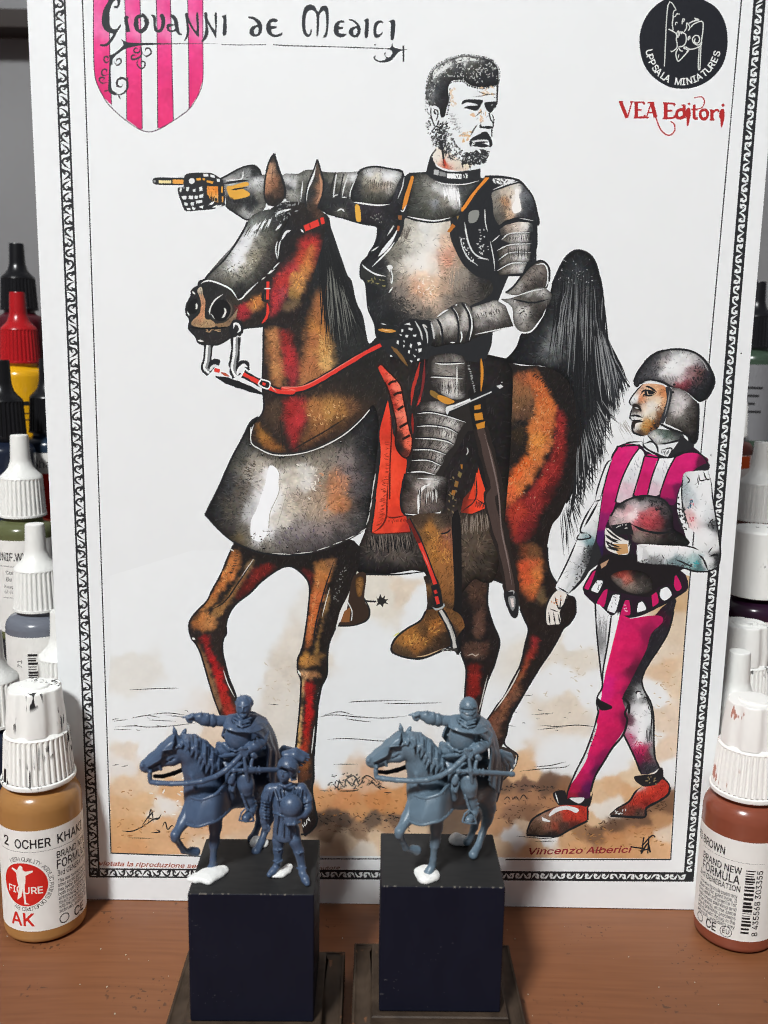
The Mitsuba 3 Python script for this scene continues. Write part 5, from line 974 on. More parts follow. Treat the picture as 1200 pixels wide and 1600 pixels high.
F('#1d1c1d','2158,16887 2611,16965 2835,15636 3231,13639 2909,13633 2514,14706 2376,15628')
S('#2a2422',346,'2564,15808 2785,15068 3074,13998 2966,13611 3356,12279 3635,11188 3771,10303',0)
S('#4a3c38',231,'2566,15773 2785,15068 3074,13998 2944,13611 3335,12278 3614,11187 3741,10391',0)
S('#7a6a66',39,'2694,15634 2935,14856 3188,13819 3318,12712 3548,11758 3709,10968')
F('#26272a','3461,10698 3825,10749 3948,10395 3943,9993 3839,9893 3682,10033')
F('#8a8c8c','3617,10567 3810,10593 3844,10304 3765,10124 3648,10345')
F('#e0d4d0','3675,10524 3778,10535 3803,10259 3739,10235')
S('#a8a8a8',40,'3610,10745 3760,10770 3786,10659')
F('#c8862f','2348,16454 2540,16510 2562,16371 2370,16332')
F('#c8862f','2356,16227 2601,16266 2644,16056 2398,16017')
F('#c8862f','2420,15911 2698,16004 2688,15810 2478,15754')
S('#d08a30',76,'2509,17862 2559,17449 2544,16894')
S('#3a2414',23,'2475,17862 2516,17172')
S('#202225',134,'1544,16283 2237,16610 2893,16918 3133,17061',0)
S('#e6e8e8',58,'1559,16371 1751,16444 2236,16645',0)
S('#c8caca',38,'1614,16302 2238,16592 2860,16882',0)
F('#d8dcdc','1540,16423 1820,16480 1615,16284 1565,16178 1509,16282')
F('#d0d2d2','2993,17058 3131,17106 3204,17045 3101,16973')
S('#d0d2d2',31,'3147,17148 3170,17183')
F('#8a6a34','1036,16903 1177,16853 1321,16734 1271,16628 1039,16764')
F('#d09038','1302,16768 1746,16601 1678,16513 1503,16499 1271,16628')
H('#b8bab8',21,'2098,17648 2334,16856','2203,17650 2403,16892',16,38,0.40)
F('#7a6a44','1953,14481 2062,14412 2013,14267 1921,14337')
F('#8a6434','1855,14192 1963,14158 1933,13977 1824,14012')
F('#a06a30','1774,13902 1882,13886 1851,13723 1743,13757')
F('#a06a2c','1999,14697 2071,14680 2058,14537 2021,14554')
S('#c8c8c4',31,'2178,15199 2217,15093 2168,14968')
D('#7a6a50','1676,14313 1971,14319 1836,13204 1665,13244',14,78,39,60,0.50)
S('#7a5a34',95,'-154,18159 71,17945 332,17605')
F('#e4e8e9','1396,25575 1818,25582 1973,25443 2275,25419 2711,25483 2706,25199 2698,25028 2674,24857 2648,24742 2639,24570 2603,24340 2602,24109 2628,23908 2550,23704 2470,23383 2292,23234 1774,23167 1190,23245 971,23416 1023,23736 850,24541 1310,25404')
G('940,23444 1022,23794 1361,23684 1734,23458 2042,23375 1986,23229 1774,23152 1221,23231','1062,23446,#e6ddd2 1156,23361,#dcb4a0 1369,23393,#e0d4c8 1678,23282,#dcd0c0 1310,23334,#c8604a 1922,23315,#e0d4c0',44,0.06)
G('1396,25561 1312,25347 1349,25120 1324,24949 1282,24834 1242,24633 1137,24603 1055,24830 902,24885 809,24940 716,25053 683,25166 734,25536 847,25820 993,25963 1289,26137 1467,26196 1736,26256 2066,26234 2368,26183 2583,26074 2709,25907 2734,25653 2710,25497 2275,25419 1942,25471 1787,25581 1606,25607','1152,25684,#3a3c3c 1009,25399,#34363a 1228,25118,#26282b 1081,24973,#2a2c2f 1299,25799,#3f403c 1594,25973,#34363a 1602,25720,#2e3032 1900,25837,#3a3a38 2207,25645,#232528 2506,25706,#222427 2348,25929,#2a2c2f 2075,25981,#3a3a36 2622,25821,#26282b 941,25681,#8a8c8a 1057,25852,#b8baba 1291,26053,#c8caca 1738,26172,#b0b2b0 801,25253,#77797a 746,25053,#8a8c8c 1209,24718,#232528 2069,26150,#8a8c8c',40,0.14)
H('#202225',27,'698,25166 734,25536 847,25820 993,25963 1289,26137 1467,26196 1736,26256 2066,26234 2368,26183 2583,26074 2709,25907 2743,25654 2710,25497','667,25194 688,25563 801,25848 962,26005 1273,26187 1466,26238 1734,26296 2065,26279 2382,26233 2617,26116 2754,25922 2779,25654 2741,25484',70,45,0.20)
H('#202225',29,'1396,25561 1606,25607 1787,25581 1942,25471 2275,25419 2710,25497','1374,25504 1623,25550 1774,25519 1929,25414 2277,25368 2727,25449',36,36,0.20)
H('#202225',27,'1341,25404 1324,24949 1271,24662','1402,25377 1390,24950 1332,24649',22,36,0.30)
F('#dfe2e0','878,25792 995,25921 1202,26023 1381,26082 1354,25969 1148,25825 970,25709 898,25595')
F('#dfe2e0','1499,26140 1767,26215 2129,26151 2070,26121 1770,26117 1592,26057')
D('#202225','716,25053 848,25792 1289,26137 1826,26258 2489,26156 2708,25935 2556,25989 2068,26178 1590,26114 1144,25938 912,25624 837,25055',90,62,25,40,1.60)
D('#c4c6c4','755,24711 736,25451 966,25850 1411,26083 2189,26152 2615,26018 2690,25624 2091,25530 1453,25689 1091,25683 950,25341 961,24943',120,55,20,40,1.60)
D('#d8dad8','729,24539 706,25450 935,25906 1379,26138 2187,26208 2614,26046 2681,25850 2078,25897 1446,25914 1090,25739 920,25340 870,24941',46,47,24,40,1.60)
D('#b8b8b0','1592,26057 2616,25990 2632,25567 1847,25611',16,47,25,40,1.50)
D('#202225','704,24308 669,25109 806,25054 854,24368 1014,24083 961,23793 832,24051',56,55,26,60,1.40)
F('#e4e8e9','842,24855 931,24914 1054,24859 1103,24717 1078,24516 1007,24342 929,24427 864,24598')
S('#202225',29,'842,24855 847,24655 929,24427 1007,24342 1078,24516',0)
S('#202225',29,'903,24828 1026,24773 1044,24658 988,24485')
S('#202225',44,'934,24800 952,24714 1013,24686')
D('#d8c0a4','1343,25319 1491,25407 1554,24838 1417,24865',16,91,36,70,0.40)
D('#8a8c8c','2118,24733 2477,24854 2548,24569 2253,24334 2065,24503',8,73,18,-50,0.30)
H('#8a8c8c',16,'1330,24720 1431,24378 1714,24095','1573,24724 1702,24469 1894,24184',16,36,0.50)
D('#d8b894','2215,25418 2666,25454 2645,25227 2283,25221',10,127,36,10,0.40)
D('#dcbc9a','2118,24733 2417,24853 2396,24595 2247,24506',8,109,36,60,0.50)
D('#d8b080','1651,24151 2013,24244 2133,24303 1900,23982 1780,23922',14,109,44,-15,0.50)
D('#dcb894','1844,24757 2119,24705 2060,24646',5,109,29,10,0.30)
S('#4a4a48',18,'2012,25174 2284,25192 2493,25238 2644,25249')
S('#4a4a48',22,'2128,25332 2342,25245 2493,25238')
S('#4a4a48',25,'2583,25254 2674,25241')
S('#4a4a48',29,'2106,24633 2297,24808')
S('#4a4a48',36,'1987,24114 2087,24302 2174,24419')
S('#4a4a48',22,'2602,25169 2663,25142')
F('#202225','1744,25055 1864,25094 2105,25098 2303,25079 2291,24993 2202,24935 2110,24976 1866,25015 1717,24955')
F('#202225','2351,25008 2531,25040 2666,25056 2699,25000 2657,24914 2629,24856 2542,24740 2418,24824')
F('#202225','1751,24842 1870,24915 2111,24933 2261,24964 2205,24849 2116,24790 1933,24830 1811,24857')
S('#eef1f3',29,'1794,24899 1868,24958 2049,24989')
S('#9a9c9c',29,'2535,24940 2609,24970')
S('#202225',36,'2711,25483 2706,25199 2707,25029 2658,24885',0)
S('#202225',29,'2497,24740 2548,24569 2596,24512 2631,24398 2594,24311 2596,24109',0)
S('#202225',25,'2573,24712 2639,24570 2623,24369')
F('#202225','2236,24391 2280,24449 2312,24378 2494,24395 2617,24369 2528,24310 2375,24322 2253,24334')
F('#202225','1981,23839 1962,23954 2049,24071 2229,24161 2318,24220 2439,24236 2534,24137 2617,23965 2612,23849 2546,23819 2509,23992 2386,24019 2143,24001 2054,23927 2012,23825')
S('#202225',40,'2027,23840 2268,23902 2545,23848')
S('#202225',37,'2055,23913 2267,23945 2510,23963')
F('#202225','2057,23840 2330,23888 2545,23834 2333,23801')
D('#c8caca','2052,23985 2448,24006 2450,23948 2085,23913',7,73,26,0,0.20)
D('#202225','1153,24574 1307,24491 1404,24291 1470,24091 1567,23919 1725,23748 1912,23635 2031,23724 2274,23757 2518,23746 2551,23675 2469,23412 2288,23350 2044,23317 1799,23342 1520,23454 1304,23538 1176,23739 1022,23794 832,24080 887,24283 1065,24429',330,73,31,60,1.60)
D('#202225','1789,23633 2519,23732 2469,23412 2044,23317 1767,23371',150,73,40,40,1.60)
D('#202225','947,24312 1216,24489 1450,23743 1365,23539 1115,23738',120,82,36,70,1.00)
D('#202225','1303,24605 1453,24665 1765,24383 1653,24094 1433,24320',22,25,22,40,1.50)
D('#d8dad8','1153,24574 1307,24491 1404,24291 1470,24091 1567,23919 1725,23748 1912,23635 2031,23724 2274,23757 2518,23746 2551,23675 2469,23412 2288,23350 2044,23317 1799,23342 1520,23454 1304,23538 1176,23739 1022,23794 832,24080 887,24283 1065,24429',50,44,22,40,1.60)
S('#202225',44,'1075,24084 1174,23797 1245,23450 1266,23246')
S('#202225',37,'1361,23684 1460,23424')
S('#202225',44,'1764,23458 1802,23226')
S('#202225',37,'1982,23345 2018,23200')
S('#b8402c',73,'1250,23479 1311,23276')
S('#202225',33,'1023,23736 876,23531 765,23092',0)
part('poster__squire_art')
F('#2a1c2a','6696,15312 7392,15371 7784,15097 8394,15061 8836,15397 9277,15123 9489,14798 9039,14554 8699,14074 8653,13405 8884,12832 8927,12251 7628,11740 7743,11448 8885,11518 9163,10981 8757,10628 7834,10064 7068,9975 6321,10385 5907,10923 6431,11817 6207,12397 6325,13651 6422,14413')
G('6722,15266 7348,15324 7142,14898 6896,14327 6755,13563 6636,13177 6511,12886 6468,12401 6470,11964 6304,11961 6256,12785 6325,13651 6433,14224','6850,15081,#d82274 6615,14322,#d02070 6472,13558,#b81c66 6411,12981,#8a1c60 6368,12497,#4a1a5a 6396,12011,#2a1a40 7124,15179,#d82a78',58,0.04)
G('7553,15046 7977,15007 7828,14438 7725,13866 7302,13859 7447,14526','7749,14909,#d42272 7569,14102,#c82068',58,0.04)
G('8535,15040 8994,15165 9376,15055 9482,14892 9036,14601 8736,14217 8619,13882 8549,13547 8162,13683 8139,14016 8287,14588','8918,14929,#d42272 8531,14450,#d02070 8337,13877,#a81c5c 8353,13639,#5a1a44 8706,13979,#6a1a4a 9345,14842,#5a1a3a',58,0.04)
G('7362,15254 7553,15046 7447,14526 7281,13811 6799,13611 6899,14280 7142,14898','7329,14901,#eceeef 7172,14426,#dcdfe2 7058,13997,#d8b8c4 6931,13757,#d8c4cc 8220,14870,#eceef0 8015,14441,#dde0e3 7854,14059,#d8bcc8',50,0.05)
G('8001,14998 8444,15015 8247,14493 8078,13873 7725,13866 7828,14438','7329,14901,#eceeef 7172,14426,#dcdfe2 7058,13997,#d8b8c4 6931,13757,#d8c4cc 8220,14870,#eceef0 8015,14441,#dde0e3 7854,14059,#d8bcc8',50,0.05)
D('#b0b4b8','7323,14995 7510,14998 7287,14097 7008,14044',14,116,23,70,0.20)
D('#b8b4bc','8033,14866 8357,14919 8082,14158 7847,14154',12,116,23,70,0.20)
S('#202225',35,'6722,15266 6575,14982 6422,14413 6325,13651 6256,12785',0)
S('#202225',35,'7362,15254 7142,14898 6899,14280 6752,13610',0)
S('#202225',35,'7553,15046 7447,14526 7281,13811',0)
S('#202225',35,'8001,14998 7828,14438 7725,13866',0)
S('#202225',35,'8489,15039 8287,14588 8098,13921',0)
S('#202225',35,'6696,15312 7392,15371',0)
S('#202225',35,'7553,15046 8001,14998 8489,15039 8897,15210 9279,15100 9486,14845',0)
F('#26242a','9484,14868 9524,14657 9223,14604 8856,14503 8696,14121 8676,13740 8743,14122 9036,14601')
G('8762,14502 9036,14601 9457,14609 9593,14374 9708,13806 9847,13234 9988,12658 10082,12077 10018,11685 9743,11533 9364,11502 8973,11617 8489,11707 7630,11716 7501,12226 7685,12326 8445,12340 9164,12255 9379,12550 9019,12930 8842,13408 8753,13980','9155,14272,#e8ebec 9465,13897,#eceeef 9321,13321,#f0f2f3 9009,13698,#b8c0c4 9092,13221,#e0b8b8 9659,13231,#d8dcde 9823,12945,#55585a 9656,12652,#eceeef 9916,12366,#e0e2e2 9394,12357,#e8eaea 8934,12154,#eceeef 8462,12097,#f0f2f3 7983,12137,#f0f2f3 7758,11938,#c8caca 8772,11761,#6a8084 9248,11769,#9ab8b8 9446,11675,#4a6a6c 8009,11747,#77797a 9724,11778,#e4e6e6 10002,11880,#2a2c2e 8790,14123,#a8b4b8 9375,14465,#eceeef',50,0.06)
S('#202225',39,'9504,14609 9624,14280 9708,13806 9847,13234 9979,12658 10082,12077 10042,11685 9793,11509 9365,11487 8975,11593 8491,11682 7630,11716 7501,12226')
S('#202225',35,'7685,12326 8443,12364 9164,12255 9409,12162')
S('#202225',35,'8762,14502 8753,13980 8842,13408 9073,12835')
S('#202225',59,'9757,11974 9943,12026 10042,11979')
S('#202225',39,'9743,11533 9574,11873 9420,12016')
S('#202225',31,'9829,12267 9702,12070')
S('#202225',31,'9230,14510 9292,14322 9522,14373')
S('#202225',31,'9191,14415 9256,14179')
S('#202225',31,'9364,14607 9476,14372 9616,14375')
S('#202225',31,'8859,14456 8963,14316 8900,14220')
S('#202225',39,'8717,11857 9061,11717 9259,11622')
S('#202225',28,'8278,11996 8384,11851')
D('#2a2c2e','8619,13882 8889,13409 9073,12835 8796,12733 8660,13309',40,97,39,60,0.80)
D('#3a3c3e','7615,11935 8486,11755 9252,11720 9362,11526 7725,11717',36,79,32,15,0.80)
D('#3aa0a4','9244,11818 9486,11773 9453,11577 9259,11622',6,99,47,60,0.40)
D('#d04a60','8974,14174 9115,14176 9248,13031 9019,12930',9,78,27,80,0.60)
D('#2a5a70','8959,13745 9150,13701 8991,13315',7,97,35,60,0.40)
D('#202225','9713,13135 9906,13091 9831,12848 9634,12941',16,78,35,20,0.80)
G('6578,14935 6402,14744 6206,14077 6136,13647 5838,13067 5741,12679 5659,12436 5388,11700 5088,11007 5146,10810 5486,10717 5758,11019 6108,11615 6207,12397 6256,12785 6325,13651 6422,14413','6416,14508,#e8eaeb 6308,13937,#e4e6e8 6194,13457,#eceeef 5941,12924,#e8eaeb 6065,12394,#77989c 5743,12194,#eceeef 5531,11703,#e4e6e8 5775,11609,#b0b4b6 5323,11110,#eceeef 5567,11015,#c8cccd 6055,11712,#4a4c4e 6176,12105,#2a2c2e 6191,12687,#c8cccd',50,0.06)
S('#202225',35,'6578,14935 6402,14744 6206,14077 6136,13647')
S('#202225',43,'6136,13647 5838,13067 5741,12679 5957,12635')
S('#202225',47,'6233,13601 6022,13166 5851,12826')
S('#202225',43,'6138,13623 6324,13675')
S('#202225',39,'5659,12436 5388,11700 5088,11007')
S('#202225',39,'5742,12655 5659,12436 6060,12491 5957,12635')
S('#202225',40,'5141,10909 5486,10717')
S('#202225',60,'5486,10717 5804,11069 6114,11517')
S('#202225',27,'6537,14840 6391,14128 6278,13650')
D('#202225','5886,12197 6160,12396 6235,11911 5849,11119 5529,10817 5652,11214',50,79,30,60,0.80)
F('#2a2c2e','6207,12397 6423,11963 6389,11718 6117,11468 5801,11118 6055,11712')
F('#e6e0d8','5146,10810 5441,10667 5360,10368 5229,10117 5294,9768 5104,9714 4862,9710 4800,10009 4832,10358 4961,10658')
S('#202225',36,'5145,10835 4961,10658 4832,10358 4790,10009 4862,9710')
S('#202225',36,'5441,10667 5360,10368 5225,10191')
S('#202225',36,'5060,10611 5117,10413 5224,10216 5252,10614')
S('#202225',36,'4892,10110 4961,9662')
S('#202225',36,'5036,10113 5130,9665')
S('#202225',36,'5183,10066 5297,9718 5439,9771')
S('#202225',32,'4935,10211 5180,10116')
S('#202225',28,'5229,10117 5340,9819')
D('#c88050','4877,10409 5295,10714 5262,10416 5026,10312',8,80,36,60,0.60)
G('6592,13128 6852,13517 7308,13764 7775,13820 8256,13685 8519,13306 8600,12827 8898,12639 9066,12302 7685,12326 7347,12417 7287,12610 6706,12793','6866,13277,#e0c0c4 7144,13378,#e0b4b8 7367,13574,#d8c8cc 7297,13189,#f0dcdc 7634,13099,#b04a52 7905,13296,#b85a60 7833,12958,#a84048 7452,12999,#b8606a 8063,13058,#8a3a40 8283,13302,#4a4446 8499,12921,#26262a 7977,13632,#6a6668 7499,13719,#3a3a3c 6949,13470,#4a4a4c 7571,12615,#8a7a74 7957,12525,#5a504c 8438,12437,#2a2828 6695,12986,#d8b8bc 7606,13530,#a8a0a2 6884,12989,#b0a0a0',51,0.09)
S('#202225',47,'6636,13177 6852,13517 7308,13764 7775,13820 8256,13685 8519,13306',0)
S('#202225',59,'7265,12948 7657,12761 8137,12673 8560,12729')
D('#202225','7402,13765 8256,13685 8536,13066 7993,13393',40,97,31,40,0.70)
F('#232427','6653,12888 7262,12996 7382,12612 6860,12602')
D('#d8d8d4','6698,12937 7262,12996 7275,12803 6754,12794',7,59,27,20,1.00)
D('#f4e4e4','7144,13378 7421,13479 7439,13191 7206,13139',7,98,31,40,0.80)
F('#201d20','6518,11965 7517,11982 7628,11740 8973,11617 8841,11468 8910,11174 8254,10965 8082,10665 7408,10703 6530,10934 6310,11423')
G('6749,11283 7167,11487 7743,11448 8049,11159 8024,10813 7598,10731 7108,10895','7080,11338,#a84a40 7281,11194,#b8685a 6997,11140,#77706a 7392,10950,#8a7d74 7759,11203,#3a3634 7877,10859,#4a4644 7558,11347,#2a2828',51,0.10)
F('#e4e0da','6493,12789 6610,12815 6860,12602 7204,12415 7263,12609 7139,12704 7299,12416 7276,12027 7041,11974 6702,12065 6551,12209 6510,12499')
F('#c89c6a','6735,12309 7210,12318 7252,12026 6946,11972')
S('#202225',39,'6493,12789 6610,12815 6860,12602 7275,12416')
S('#202225',39,'6528,12596 6727,12455 6919,12409')
S('#202225',35,'6540,12403 6694,12211 7029,12169')
S('#202225',31,'6730,12406 6694,12211')
S('#202225',39,'7139,12704 7299,12416 7311,12222 7255,11978 6948,11948 6609,12039')
S('#202225',39,'7406,12224 7377,11931 7473,11933')
S('#202225',43,'6528,12766 6718,12600 7014,12411')
S('#202225',43,'6509,12596 6679,12454 6924,12337')
S('#202225',43,'6521,12402 6737,12285 6979,12216')
S('#202225',43,'6575,12209 6793,12140 6985,12109')
S('#202225',43,'7192,12608 7261,12416 7254,12221')
F('#e6e8e8','7497,12298 7695,12180 7693,11839 7555,11763')
F('#b89478','6416,11670 6669,11821 6585,11624 6448,11523')
F('#c91d64','6167,11420 6308,11472 6104,10828 5933,10899')
S('#202225',36,'6167,11420 6308,11472 6104,10828 5933,10899 6167,11420',0)
F('#eef1f3','6324,11177 6542,11132 6398,10734 6152,10828')
S('#202225',36,'6324,11177 6542,11132 6398,10734 6152,10828 6324,11177',0)
F('#c91d64','6536,10835 6701,10888 6616,10291 6345,10386')
S('#202225',36,'6536,10835 6701,10888 6616,10291 6345,10386 6536,10835',0)
F('#eef1f3','6831,10717 7096,10697 6964,10098 6693,10193')
S('#202225',36,'6831,10717 7096,10697 6964,10098 6693,10193 6831,10717',0)
F('#c91d64','7225,10551 7395,10529 7449,10057 7113,10026')
S('#202225',36,'7225,10551 7395,10529 7449,10057 7113,10026 7225,10551',0)
F('#eef1f3','7639,10459 7804,10511 7942,10240 7636,10135')
S('#202225',36,'7639,10459 7804,10511 7942,10240 7636,10135 7639,10459',0)
F('#c91d64','8031,10714 8216,10816 8312,10471 8106,10318')
S('#202225',36,'8031,10714 8216,10816 8312,10471 8106,10318 8031,10714',0)
F('#eef1f3','8305,10917 8539,10995 8702,10726 8476,10523 8298,10669')
S('#202225',36,'8305,10917 8539,10995 8702,10726 8476,10523 8298,10669 8305,10917',0)
F('#c91d64','8708,11318 8800,11369 8996,10978 8839,10827 8705,11023')
S('#202225',36,'8708,11318 8800,11369 8996,10978 8839,10827 8705,11023 8708,11318',0)
D('#3a3c3e','6327,11128 6521,11082 6347,10782 6200,10829',7,79,24,60,0.50)
D('#6a6c6e','6787,10642 7075,10647 6913,10147 6718,10193',9,79,20,70,0.50)
D('#f0c0d4','7234,10402 7378,10404 7351,10080 7206,10077',5,80,32,10,0.50)
S('#202225',48,'5907,10923 6321,10385 6696,10143 7068,9975 7641,10060 8109,10268 8528,10475 8757,10628 9163,10981 8885,11518')
G('6325,10418 6846,10015 7044,10044 6779,8186 6706,7708 6628,8183 6430,9437','6494,10060,#e4e6e8 6756,9858,#e8eaec 6595,9180,#8a8c8e 6964,9707,#f4f5f6 6846,9184,#f4f5f6 6767,8396,#dcdee0',52,0.07)
G('8145,9987 8798,10616 8778,10205 8672,9582 8412,9004 8143,8527 7948,8049 7997,7678 8285,7151 8398,6616 8500,5481 8687,4992 8137,4762 7838,5414 7459,6168 7469,6814 7367,7241 7094,7555 7261,8142','8444,9992,#3a1a2a 8674,10254,#26242a 8380,9473,#26242a 8014,8944,#232228 7764,8151,#232228 7556,7457,#2a2a2c 7863,7410,#b0b2b3 8126,7255,#8a8c8c 7843,6928,#e4e6e8 8074,6503,#eceef0 7783,6282,#e0d4dc 8155,6827,#e0e2e4 8008,5961,#f0f0f2 7698,6010,#b0607e 8080,5637,#b8305a 8299,5423,#6a3040 8277,4985,#34323a 7941,5416,#8a2450 7610,6602,#55303e 8350,6184,#a0a2a4 8445,5534,#77797b 8090,7040,#f0f1f2 7908,6715,#f2f3f4 8041,6232,#f2f3f4',52,0.06)
G('7070,10019 7449,9948 7942,10035 8390,10043 8454,9837 8130,9468 8014,8944 7754,8309 7536,7776 7360,7347 7456,7028 7552,6708 7433,6167 7153,5728 6923,5288 6647,4735 6527,4125 6490,3847 5767,3834 5801,4167 6030,4723 6299,5440 6426,5932 6557,6313 6628,6852 6664,7548 6779,8186 6905,9029','7254,9867,#d41f66 7749,9928,#c8205e 8347,9939,#b81f5c 7196,9191,#dc2064 7637,9355,#d41e60 7980,9465,#8a1a48 7043,8401,#dc2064 7439,8514,#c81e5c 7653,8307,#5a1a34 6930,7765,#d8207a 7236,7717,#d81e62 7397,7561,#8a1a48 6803,7337,#d02070 7215,7238,#d81e62 6942,6697,#d41e62 7260,6488,#cc1e5c 7483,6600,#6a1a3c 6764,6263,#d01e5e 7089,5944,#b81c56 6700,5611,#d01e60 6866,5396,#8a1a50 6426,5005,#d01e66 6638,4899,#5a1a44 6242,4617,#b81c58 6414,4289,#5a1a50 6056,4227,#a81c48 5968,3949,#8a1c34 6278,3954,#4a1a3c',56,0.05)
F('#f0f1f3','7045,10029 7096,10009 6930,9029 6779,8186 6728,7761 6709,7655 6659,8078 6811,8922')
F('#eceef0','6658,7654 6696,7442 6628,6852 6509,6258 6342,5604 6277,5385 6375,5931 6542,6582 6565,7066 6572,7386')
F('#dfe1e4','6548,6475 6608,6314 6396,5551 6314,5167 5893,4390 6024,4833 6293,5549')
F('#1f1e21','6550,7332 6708,7229 7022,7074 7028,6967 6778,6909 6621,6986')
F('#e8eaeb','7780,7515 7903,7570 7964,7412 7844,7303')
S('#202225',40,'6325,10418 6430,9437 6628,8183 6706,7708 6572,7386 6562,7119 6628,6852',0)
S('#202225',40,'6846,10015 6796,9183 6697,8290 6697,7867',0)
S('#202225',45,'6628,6852 6509,6258 6296,5495 6024,4833 5801,4167 5767,3834',0)
S('#202225',53,'7576,7138 7469,6814 7559,6601 7462,6114 7156,5674 6926,5233 6650,4680 6527,4125',0)
S('#202225',44,'8778,10205 8672,9582 8412,9004 8143,8527 7948,8049 7997,7678 8285,7151 8398,6616 8500,5481 8687,4992',0)
S('#202225',45,'7460,6141 7838,5414 8137,4762',0)
S('#202225',61,'7360,7347 7576,7138 7596,6817',0)
S('#202225',32,'8119,7361 8300,6937 8336,6400 8292,5912',0)
S('#202225',36,'7783,7462 7802,7568 7930,7544',0)
D('#4a1a34','6557,6313 6659,6315 6489,5716 6354,5387 6381,5822',14,81,24,20,0.40)
D('#202225','7802,7568 8278,7257 8379,6508 8126,7255',26,81,24,70,0.70)
D('#c02a5a','7637,6171 8120,5800 8197,5421 7941,5416',20,82,33,70,0.70)
H('#55585a',20,'8183,6397 8361,6400','8226,5748 8431,5752',8,41,0.30)
H('#8a8c8e',20,'6389,10161 6750,9961','6569,8761 6720,8763',10,60,0.60)
F('#232326','5316,4075 5698,4165 5767,3834 5916,3948 6487,3903 6602,4155 6571,3793 6454,3568 5937,3559 5517,3662')
S('#dfe1e2',41,'5393,4076 5514,3718')
F('#e0e2e2','5867,3891 6021,3922 6331,3928 6287,3788 6135,3730')
G('4528,2608 4662,3088 5013,3374 5468,3606 5776,3667 6452,3596 6486,3178 6329,3007 5821,2773 5570,2599 5050,2578','4826,2923,#6a5040 5192,2873,#7a5444 5075,3151,#8a7060 5539,3216,#8a5a4a 5449,2934,#8a4434 5796,3277,#b8382c 6107,3283,#c03a2c 6363,3344,#b0342a 5709,2939,#4a3630 6070,3002,#5a2a24 4732,2696,#4a3c34 5307,2650,#2a2422',54,0.07)
F('#e6e8e8','4993,3234 5285,3099 5261,3054 5026,3095')
F('#e4e6e6','5419,3549 5777,3639 6171,3535 6101,3394 5836,3501 5528,3440 5277,3267 5223,3322')
S('#202225',50,'4528,2608 4662,3088 5013,3374 5468,3606')
S('#202225',54,'4528,2591 5051,2561 5570,2588 5924,2803 6489,3122',0)
S('#202225',41,'6463,3597 6498,3150',0)
F('#232326','7896,4675 8088,4734 8546,4798 8687,4992 8790,4994 8835,4720 8725,4443 8321,4325 8001,4485')
D('#8a7a5a','8244,4709 8706,4718 8622,4441 8313,4435',10,82,41,20,0.70)
F('#232326','8685,5020 8835,4720 9060,4449 9079,4173 8962,4005 8729,4388')
G('7193,3331 7437,3587 7785,3816 7971,4152 8166,4322 8624,4413 8817,4610 9038,4394 9031,4117 8763,3890 8365,3660 8335,3325 7869,3316','7447,3420,#4a3a34 7855,3539,#7a3a30 7940,3819,#b83a2e 8129,4100,#c03a2e 8482,4217,#c03a2c 8832,4390,#b0342a 8652,3999,#a8342a 8258,3714,#8a2c26 8172,3433,#4a3a34 8067,4265,#d8d0c8',54,0.07)
S('#202225',50,'7193,3331 7437,3587 7785,3816 7971,4152 8164,4350')
S('#202225',62,'7220,3315 7870,3288 8337,3297 8368,3604 8765,3862 9033,4089 9083,4339',0)
D('#dcdedc','7340,3474 7799,3594 7654,3424 7349,3334',9,83,33,-30,0.60)
F('#e4e8e9','7372,17193 7194,17000 7007,16680 7099,16491 7055,16171 7095,16044 7143,15789 7504,15666 7942,15835 8152,16509 8109,17111')
G('7372,17193 7223,17032 7006,16696 7097,16523 7093,16332 7055,16171 7115,15981 7143,15789 7278,15695 7505,15650 7725,15735 7936,15931 8037,16316 8102,16762 8046,17110 7785,17200','7178,16746,#e8eaea 7433,16751,#cc9878 7337,16749,#c8845c 7588,16817,#e0c4a8 7450,16497,#e0ccb8 7226,16493,#3a302c 7637,16564,#e8e2d8 7798,17010,#d8a882 7961,16950,#c88458 8015,16634,#c89a74 7769,16503,#e0d8cc 7722,16247,#d8c8b0 7609,16021,#b8864a 7490,15891,#c09a60 7714,15895,#8a5a34 7265,15887,#d8d4cc 7251,16111,#e8e8e6 7914,16250,#6a4a34 7883,16695,#e0cbb0 7803,15993,#4a382c 7372,15728,#4a3a30 7554,16371,#e4ddd0',46,0.07)
S('#202225',34,'7372,17193 7194,17000 6997,16680 7098,16507')
S('#202225',38,'7098,16507 7061,16331 7038,16187 7107,16108')
S('#202225',50,'7107,16108 7143,15789 7278,15695 7506,15634')
S('#202225',50,'7051,16235 7210,16254 7422,16194')
S('#202225',38,'7091,16108 7252,16095 7394,16129')
S('#202225',38,'7381,16813 7425,16877 7554,16848 7743,16883')
S('#202225',42,'7313,16875 7416,17004 7641,16976 7773,16915')
S('#202225',46,'7440,17131 7602,17086 7802,16947')
F('#202225','7418,16972 7480,17005 7520,16879 7442,16862')
F('#202225','7514,16974 7672,16992 7710,16898 7552,16880')
F('#2a2422','7094,16554 7154,16619 7286,16558 7374,16432 7362,16368 7262,16430 7132,16460')
S('#e8e8e6',27,'7162,16492 7292,16462')
F('#2a2422','7125,16077 7380,16097 7446,16066 7225,16014 7203,15854 7153,15885')
D('#b07030','7415,16050 7726,16183 7803,15993 7562,15764 7428,15858',22,58,27,-45,1.00)
D('#8a5a3a','7769,16503 8006,16761 7982,16187 7795,16120',24,57,21,60,1.00)
D('#202225','7624,15797 7978,16251 8056,16508 8115,16126 7761,15671',46,77,31,60,0.60)
